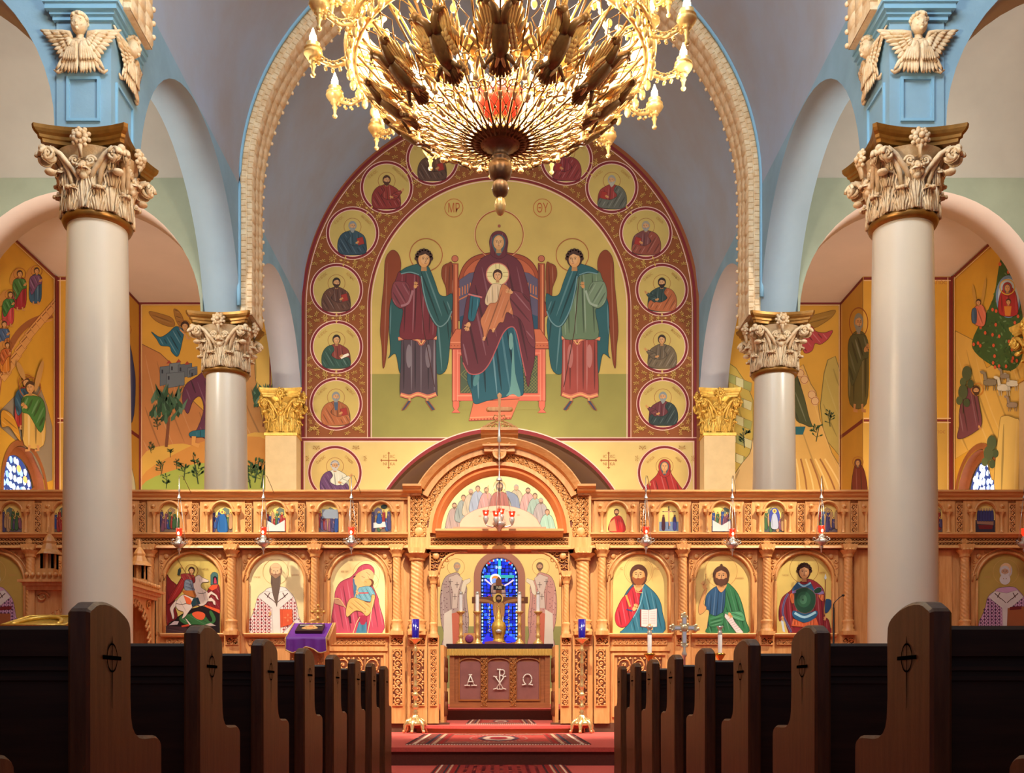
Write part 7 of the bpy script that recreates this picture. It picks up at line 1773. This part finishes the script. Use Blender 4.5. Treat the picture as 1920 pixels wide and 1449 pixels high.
# gilded stand seen over the nearest left pew
k = 9.2/F
t = empty('gilded_stand', ((70-CX)*k,9.35,0), 'gold embossed sloping stand top behind the nearest left pew', 'stand')
mb = MB(); mb.box(-.2,.2,-.12,.2,0,1.30); mb.build('body', M_WOOD, t)
zz = lambda y: CZ+(CY-y)*k
mb = MB(); vs = [((10-70)*k,-.22,zz(1174)),((128-70)*k,-.22,zz(1174)),((124-70)*k,.22,zz(1157)+.03),((20-70)*k,.22,zz(1157)+.03)]
mb.add(vs+[(x,y,z-.03) for x,y,z in vs], [(0,1,2,3),(4,7,6,5),(0,4,5,1),(1,5,6,2),(2,6,7,3),(3,7,4,0)]); mb.build('sloping_top', mat('embossed_gold', (214,176,72), .3, metal=.7, var=.5, scale=30, bump=.8, bscale=50), t)
mb = MB(); mb.tube([Vector((vs[0][0]*.7*math.cos(PI*i/16), -.2+.30*math.sin(PI*i/16), zz(1173)+.012+.085*math.sin(PI*i/16))) for i in range(17)], .018, 6); mb.tube([Vector(v)+Vector((0,0,.006)) for v in vs], .014, 5, closed=True); mb.build('raised_arch', M_GILT, t)

# ---------------------------------------------------------------- plaster cherubs
def feather(mb, a, b, w, y, th=.014):
    a = Vector((a[0],y,a[1])); b = Vector((b[0],y-.012,b[1])); d = b-a; l = d.length; q = Vector((1,0,0)).rotation_difference(d.normalized()).to_matrix()
    mb.ball((a+b)/2, 1, 8, 6, 0, (l*.56, th, w), q)
def cherub_parts():
    S = .0057; body, wing, low = MB(), MB(), MB()
    body.ball((0,-.075,.255), .098, 16, 12, 0, (.86,.9,1.1))
    rnd = random.Random(6)
    for i in range(70):
        a = rnd.uniform(0,2*PI); t = rnd.uniform(0,1.25)
        x,y,z = math.sin(t)*math.cos(a), math.sin(t)*math.sin(a), math.cos(t)
        if y < -.35 and z < .62: continue
        body.ball((x*.092,-.072+y*.09,.268+z*.105), .024, 6, 5)
    for s_ in (-1,1):
        body.ball((s_*.036,-.152,.262), .011, 6, 5, 0, (1.4,.5,.6)); body.ball((s_*.036,-.134,.228), .025, 8, 6, 0, (1,.7,.9)); body.ball((s_*.034,-.150,.280), .016, 8, 5, 0, (1.5,.5,.3))
    body.ball((0,-.164,.240), .011, 6, 5, 0, (.9,1,1.8)); body.ball((0,-.154,.208), .015, 8, 5, 0, (1.2,.5,.35)); body.ball((0,-.140,.180), .021, 8, 6)
    body.lathe([(.045,.10),(.04,.15),(.044,.18)], (0,-.05,0), 12); body.ball((0,-.035,.07), .12, 14, 8, 0, (1.05,.5,.62))
    for s_ in (-1,1):
        # upper wing: long primaries fan from shoulder out and up
        for i in range(9):
            t = i/8; tip = (s_*(.425-.235*t), .225-.36*t**1.1); root = (s_*(.10+.02*(1-t)), .155-.12*t)
            feather(wing, root, tip, .030, -.018-.004*i)
        for i in range(7):
            t = i/6; tip = (s_*(.30-.16*t), .185-.24*t); feather(wing, (s_*.09,.15-.08*t), tip, .026, -.045-.003*i)
        for i in range(5):
            t = i/4; feather(wing, (s_*.08,.15-.05*t), (s_*(.19-.07*t),.165-.14*t), .022, -.066-.003*i)
        wing.tube([(s_*.08,-.06,.10),(s_*.11,-.075,.165),(s_*.18,-.06,.185),(s_*.28,-.035,.21),(s_*.42,-.015,.235)], [.02,.03,.026,.018,.008], 8)
        for i in range(7):
            t = i/6; feather(low, (s_*(.03+.05*t),.07), (s_*(.025+.23*t**1.3),-.255+.05*t*t), .027, -.04-.006*(6-i))
        for i in range(6):
            t = i/5; feather(low, (s_*(.03+.05*t),.07), (s_*(.03+.14*t),-.14+.02*t), .024, -.075-.004*(5-i))
        low.ball((s_*.055,-.07,.03), .062, 10, 8, 0, (.9,.6,1.1)); low.tube([(s_*.2,-.03,-.2),(s_*.25,-.03,-.225),(s_*.29,-.03,-.20)], [.025,.02,.008], 6)
    return body, wing, low
cb, cw, cl_ = cherub_parts()
def cherub(loc, rz, label, tilt=0):
    t = empty('cherub', loc, label, 'plaster cherub', 'plaster cherubs on the blue piers', rz)
    b = cb.build('head', M_ORN, t); cw.build('upper_wings', M_ORN, t); cl_.build('lower_wings', M_ORN, t); return t
c0 = cherub(((152-CX)*10.85/F,10.875,7.64), 0, 'cream plaster cherub on the front of the left blue pier')
for loc,rz,l in (((4.49,10.875,7.64),0,'cream plaster cherub on the front of the right blue pier'),((-4.2,11.32,7.72),PI/2,'cream plaster cherub on the aisle-facing inner side of the left blue pier'),((4.2,11.32,7.72),-PI/2,'cream plaster cherub on the aisle-facing inner side of the right blue pier')):
    c = copy_tree(c0); c.location = loc; c.rotation_euler = (0,0,rz); c['label'] = l
# ---------------------------------------------------------------- chandelier
CH = Vector((0,7.5,0))
ch = empty('chandelier', (0,7.5,4.29), 'huge gilded brass chandelier with eagles and candle bulbs hanging in the nave', 'chandelier')
MGC = mat('chandelier_gold', (255,224,156), .28, metal=.35, var=.25, scale=18)
MGD = mat('chandelier_bronze', (136,102,58), .42, metal=.3, var=.35, scale=16)
Z0 = 4.29
def pr(R):  # basket profile height above Z0
    pts = [(.12,4.80),(.2,4.83),(.4,4.88),(.65,5.0),(.9,5.2),(1.08,5.38),(1.2,5.6)]
    for (a,b),(c,d) in zip(pts,pts[1:]):
        if R <= c: return b+(d-b)*(R-a)/(c-a)-Z0
    return pts[-1][1]-Z0
def cyl(R,a,z): return Vector((R*math.sin(a), R*math.cos(a), z))
mb = MB(); mb.lathe([(0,0),(.02,.01),(.036,.04),(.042,.085),(.034,.12),(.022,.135)], n=20); mb.build('finial_tip', MGC, ch)
mb = MB()
mb.lathe([(.022,.135),(.05,.16),(.062,.20),(.055,.24),(.035,.262),(.05,.268)], n=28, rfn=lambda a,z: 1+.04*math.cos(14*a))
mb.lathe([(.05,.268),(.075,.29),(.086,.335),(.08,.38),(.06,.41),(.075,.42),(.06,.44),(.055,.47),(.09,.50),(.13,.515)], n=32, rfn=lambda a,z: 1+.035*math.cos(16*a))
mb.build('finial', mat('finial_bronze', (134,104,78), .35, metal=.5, var=.3, scale=14), ch)
mb = MB(); mb.lathe([(.13,.515),(.135,.53),(.165,.525),(.185,.545),(.18,.58),(.15,.6),(.1,.61),(0,.61)], n=40, rfn=lambda a,z: 1.16 if z>.52 else 1); mb.build('dish', MGD, ch)
# basket
mb = MB(); NS = 32
for i in range(NS):
    a = 2*PI*i/NS
    mb.tube([cyl(R, a, pr(R)) for R in (.15,.3,.45,.6,.75,.9,1.05)], [.010,.009,.009,.008,.008,.008,.010], 5)
    for j,R in enumerate((.24,.34,.45,.56,.67,.78,.89,1.0)):
        w = PI/NS*.62
        for sg in (-1,1): mb.tube([cyl(R-.05,a+PI/NS,pr(R-.05)),cyl(R,a+PI/NS+sg*w,pr(R)-.004),cyl(R+.05,a+PI/NS,pr(R+.05))], .0045, 4)
        mb.ball(cyl(R+.05,a+PI/NS,pr(R+.05)), .011, 6, 4)
mb.build('basket', MGD, ch)
mb = MB()
for i in range(NS):
    a = 2*PI*(i+.5)/NS
    for R,l in ((.5,.045),(.7,.06),(.86,.06)):
        for sg in (-1,1):
            c = cyl(R, a+sg*.05/R, pr(R)-.035); q = Vector((0,0,1)).rotation_difference((cyl(1,a,.6)+cyl(sg*.5,a+PI/2,0)).normalized()).to_matrix()
            mb.ball(c, 1, 6, 5, 0, (.014,.008,l*.8), q)
tag(mb.build('leaf_ornament', MGC, ch), kind='stuff')
for R,z,r in ((1.07,pr(1.07),.02),(1.13,1.16,.022),(1.13,1.56,.02),(1.13,1.60,.012)):
    mb = MB(); mb.tube([cyl(R,2*PI*i/72,z) for i in range(72)], r, 6, closed=True); mb.build('ring', MGC, ch)
mb = MB()
for i in range(56):
    a = 2*PI*i/56; sg = 1 if i%2 else -1
    mb.tube([cyl(1.10+.015, a+sg*.055*(1-.06*q)*math.cos(q*.6), pr(1.07)+.03+.055*(1-.06*q)*math.sin(q*.6)) for q in range(12)], .009, 5)
    mb.ball(cyl(1.12,a,pr(1.07)-.03), .026, 6, 5, 0, (1,1,1.6)); mb.ball(cyl(1.12,a+.05,pr(1.07)+.10), .02, 6, 4)
for i in range(36):
    a = 2*PI*i/36
    for R in (.56,.72): mb.tube([cyl(R+.05*(1-.06*q)*math.cos(q*.6), a+.05/R*(1-.06*q)*math.sin(q*.6)*(1 if i%2 else -1), pr(R)-.01) for q in range(11)], .007, 4)
tag(mb.build('rim_scrolls', MGC, ch), kind='stuff')
# pierced gallery panels
gp = MB()
gp.box(-.18,.18,-.012,-.008,.03,.40)
for s_ in (-1,1):
    gp.tube([(s_*.19,0,0),(s_*.19,0,.25),(s_*.13,0,.36),(0,0,.42)], .012, 5)
gp.tube([(.12*math.cos(t*PI/8),0,.17+.12*math.sin(t*PI/8)) for t in range(17)], .011, 5)
gp.ball((0,0,.17), .05, 10, 8, 0, (1,.3,1.2))
for s_ in (-1,1):
    for (x,z,r,tw) in ((.14,.06,.035,1),(.145,.30,.03,-1),(.05,.36,.028,1),(.06,.03,.025,-1),(.16,.18,.022,1)):
        gp.tube([(s_*(x+r*(1-.05*q)*math.cos(tw*q*.6)),0,z+r*(1-.05*q)*math.sin(tw*q*.6)) for q in range(14)], .007, 4)
    for (x,z) in ((.09,.33),(.17,.11),(.17,.25),(.1,.0)): gp.ball((s_*x,0,z), .016, 6, 5)
g0 = None
for i in range(16):
    a = 2*PI*(i+.5)/16
    if g0 is None: g0 = gp.build('gallery_panel', MGC, ch); o = g0
    else: o = g0.copy(); COL.objects.link(o)
    o.location = cyl(1.12,a,1.12); o.rotation_euler = (.1,0,-a); 
# eagles
eb, ew = MB(), [MB(),MB()]
eb.ball((0,0,0), .1, 10, 8, 0, (.75,.5,1.5)); eb.ball((0,.0,-.04), .09, 8, 6, 0, (.8,.6,1))
for s_ in (-1,1):
    eb.tube([(s_*.02,0,.10),(s_*.04,0,.17),(s_*.085,0,.215)], [.045,.03,.026], 8); eb.ball((s_*.10,0,.222), .034, 8, 6, 0, (1.15,.8,.9)); eb.tube([(s_*.125,0,.222),(s_*.165,0,.215),(s_*.172,0,.195)], [.014,.009,.003], 5)
    eb.tube([(s_*.05,-.02,-.10),(s_*.11,-.03,-.15)], [.02,.014], 6); eb.ball((s_*.125,-.03,-.165), .022, 6, 5)
    for i in range(4): eb.tube([(s_*.01*i,0,-.12),(s_*.028*i,0,-.26+.015*i)], [.018,.013], 5)
for s_ in (-1,1):
    for i in range(9):
        t = i/8; tip = (s_*(.105+.155*t), .315-.27*t-.10*t*t)
        root = (s_*(.055+.10*t), .04-.135*t)
        d = Vector((tip[0]-root[0],0,tip[1]-root[1])); q = Vector((0,0,1)).rotation_difference(d.normalized()).to_matrix()
        ew[(s_+1)//2].ball(((tip[0]+root[0])/2, .012+.003*i, (tip[1]+root[1])/2), 1, 6, 6, 0, (.0165,.009,d.length*.56), q)
    for i in range(5):
        for j in range(2): ew[(s_+1)//2].ball((s_*(.07+.028*j+.006*i), -.012, .07-.03*i), .019, 6, 4, 0, (1,.4,1.2))
e0 = None
for i in range(12):
    a = 2*PI*(i+.0)/12+PI
    if e0 is None:
        e0 = eb.build('eagle', MGD, ch); w0 = ew[0].build('wing', mat('eagle_wing', (250,206,124), .45, metal=.1, var=.3, scale=20), e0); w1 = ew[1].build('wing', MATS['eagle_wing'], e0); o = e0
    else:
        o = e0.copy(); COL.objects.link(o); 
        for w_ in (w0,w1): w2 = w_.copy(); COL.objects.link(w2); w2.parent = o
    R = .80; o.location = cyl(R, a, pr(R)-.02)
    # z axis of eagle follows the basket outward, its face (-y) looks outward and down
    zc = (cyl(1,a,0)*.86+Vector((0,0,.62))).normalized(); yc = -(cyl(1,a,0)*.5+Vector((0,0,-.75))).normalized(); xc = yc.cross(zc).normalized(); yc = zc.cross(xc)
    o.rotation_mode = 'QUATERNION'; o.rotation_quaternion = Matrix((xc,yc,zc)).transposed().to_quaternion(); o.scale = (.86,.9,1.0)
# candle arms
M_BULB = emis('bulb_glow', (255,214,150), 70)
ab, cu_, bu = MB(), MB(), MB()
ab.tube([(0,0,0),(0,.05,-.06),(0,.13,-.085),(0,.20,-.06),(0,.26,-.03)], [.02,.016,.014,.014,.016], 8)
for q in range(9):
    t = q/8; y = .03+.21*t; z = -.045-.05*math.sin(PI*t)
    for s_ in (-1,1): ab.ball((s_*.012,y,z+.02*(1 if q%2 else -1)), .012, 6, 4, 0, (.6,1.2,1)); 
    ab.tube([(0,y+.02*math.cos(w*.9),z+.03+.022*math.sin(w*.9)) for w in range(7)], .006, 4)
cu_.lathe([(0,-.17),(.012,-.165),(.018,-.15),(.008,-.135),(.012,-.10),(.02,-.085),(.01,-.07),(.022,-.06),(.03,-.05),(.02,-.04),(.04,-.03),(.055,-.005),(.062,.01),(.05,.02),(.052,.03),(.058,.035),(.045,.05),(.038,.055),(.045,.075),(.02,.085),(0,.085)], n=18)
bu.lathe([(.016,.08),(.028,.105),(.026,.13),(.014,.16),(.004,.19),(0,.195)], n=10)
a0 = None
def place_arm(a, R, z, sc=1.):
    global a0, c0_, b0_
    if a0 is None:
        a0 = ab.build('candle_arm', MGC, ch); c0_ = cu_.build('cup', MGC, a0, (0,.28,.0)); c0_.scale = (1.16,1.16,1.0); b0_ = bu.build('bulb', M_BULB, a0, (0,.28,.0)); o = a0
    else:
        o = a0.copy(); COL.objects.link(o)
        for s_ in (c0_,b0_): q = s_.copy(); COL.objects.link(q); q.parent = o
    o.location = cyl(R,a,z); o.rotation_euler = (0,0,-a); o.scale = (sc,)*3
for i in range(16): place_arm(math.radians(19+22.5*i), 1.10, 5.44-Z0)
for i in range(16): place_arm(math.radians(8+22.5*i), .86, 5.62-Z0, .9)
for i in range(12): place_arm(math.radians(15+30*i), .32, 5.12-Z0, 1.15)
for i in range(12): place_arm(math.radians(30*i), 1.0, 5.92-Z0, .9)
# stem, inner glow pieces and chains
mb = MB(); mb.lathe([(.06,.6),(.05,.7),(.09,.8),(.05,.9),(.04,1.2),(.10,1.3),(.12,1.4),(.05,1.5),(.03,1.7),(.03,14-Z0)], n=16); mb.build('stem', MGC, ch)
mb = MB(); mb.lathe([(0,.72),(.10,.73),(.17,.80),(.18,.90),(.15,.90),(.14,.81),(0,.75)], n=24); mb.build('red_glass_bowl', emis('chandelier_red', (255,40,24), .5, (210,30,20)), ch)
mb = MB()
for i in range(8):
    a = 2*PI*i/8+.2; mb.tube([cyl(1.1,a,1.6),cyl(.8,a,2.2),cyl(.4,a,3.4),cyl(.06,a,5.5)], .014, 5)
    for k_ in range(14): R = 1.1-.3*k_/13; mb.ball(cyl(R,a,1.6+.6*k_/13), .024, 6, 4)
mb.build('chain', MGC, ch)
mb = MB()
for i in range(24):
    a = 2*PI*i/24+.1
    mb.tube([cyl(.62,a,pr(.62)),cyl(.70,a+.04,.95),cyl(.9,a+.02,1.15),cyl(1.07,a,1.2)], .009, 5)
    mb.tube([cyl(.3,a,.75),cyl(.35,a,.95),cyl(.5,a+.05,1.05),cyl(.62,a+.1,1.0)], .008, 5)
    for k_ in range(5): mb.ball(cyl(.3+.14*k_,a+.1,.9+.07*k_), .022, 6, 5, 0, (1,1,1.5))
mb.build('inner_scrolls', MGC, ch)
# ---------------------------------------------------------------- light
w = bpy.data.worlds.new('world'); SC.world = w; w.use_nodes = True
w.node_tree.nodes['Background'].inputs[0].default_value = (.62,.72,1,1); w.node_tree.nodes['Background'].inputs[1].default_value = .26
def spot(name, loc, to, e, size=50, col=(1,.9,.72), r=.08, blend=.6):
    l = bpy.data.lights.new(name,'SPOT'); l.energy = e; l.spot_size = math.radians(size); l.spot_blend = blend; l.color = col; l.shadow_soft_size = r
    o = bpy.data.objects.new(name,l); COL.objects.link(o); o.location = loc
    o.rotation_euler = (Vector(to)-Vector(loc)).to_track_quat('-Z','Y').to_euler(); return o
def area(name, loc, to, e, sx, sy, col=(1,.9,.75)):
    l = bpy.data.lights.new(name,'AREA'); l.shape = 'RECTANGLE'; l.size = sx; l.size_y = sy; l.energy = e; l.color = col
    o = bpy.data.objects.new(name,l); COL.objects.link(o); o.location = loc
    o.rotation_euler = (Vector(to)-Vector(loc)).to_track_quat('-Z','Y').to_euler(); return o
def point(name, loc, e, col=(1,.75,.42), r=.02):
    l = bpy.data.lights.new(name,'POINT'); l.energy = e; l.color = col; l.shadow_soft_size = r
    o = bpy.data.objects.new(name,l); COL.objects.link(o); o.location = loc; return o
for sd in (-1,1):
    spot('spot_light', (sd*5.5,12.0,6.4), (sd*2.3,14.3,1.7), 1900, 50, blend=.9)
    spot('spot_light', (sd*5.2,9.0,7.6), (sd*5.4,14.3,1.9), 90, 40, (1,.84,.6))
    area('side_lamp', (sd*6.9,17.6,3.4), (sd*6.6,21.3,5.2), 140, 1.6,.5, (1,.84,.58))
    area('aisle_lamp', (sd*6.8,12.9,7.4), (sd*6.8,16.5,8.2), 170, 1,.6, (1,.95,.86))
spot('spot_light', (0,9.2,7.6), (0,14.4,1.0), 3000, 40)
area('sanctuary_lamp', (0,16.4,5.6), (0,21.3,6.2), 150, 2.5,.5, (1,.9,.7))
area('apse_lamp', (0,19.4,4.6), (0,23.8,2.0), 240, 1.2,.6, (1,.88,.66))
spot('altar_fill', (0,15.2,4.6), (0,18.2,.9), 260, 40)  # added light to brighten the altar, no fixture of the church
point('chandelier_light', (0,7.5,5.9), 900, (1,.86,.66), .35)
for i in range(5):
    a = 2*PI*i/5; point('bulb_light', (.55*math.sin(a),7.5+.55*math.cos(a),5.3), 75, (1,.88,.66), .05)
for i in range(6):
    a = 2*PI*(i+.5)/6; point('candle_light', (1.5*math.sin(a),7.5+1.5*math.cos(a),5.2), 14, (1,.86,.62), .05)
area('clerestory_light', (0,5,12.5), (0,12.5,8.4), 1100, 7,2.5, (.86,.93,1))
vs = SC.view_settings; vs.view_transform = 'Standard'; vs.look = 'None'; vs.gamma = 1; vs.use_curve_mapping = False; vs.exposure = 0
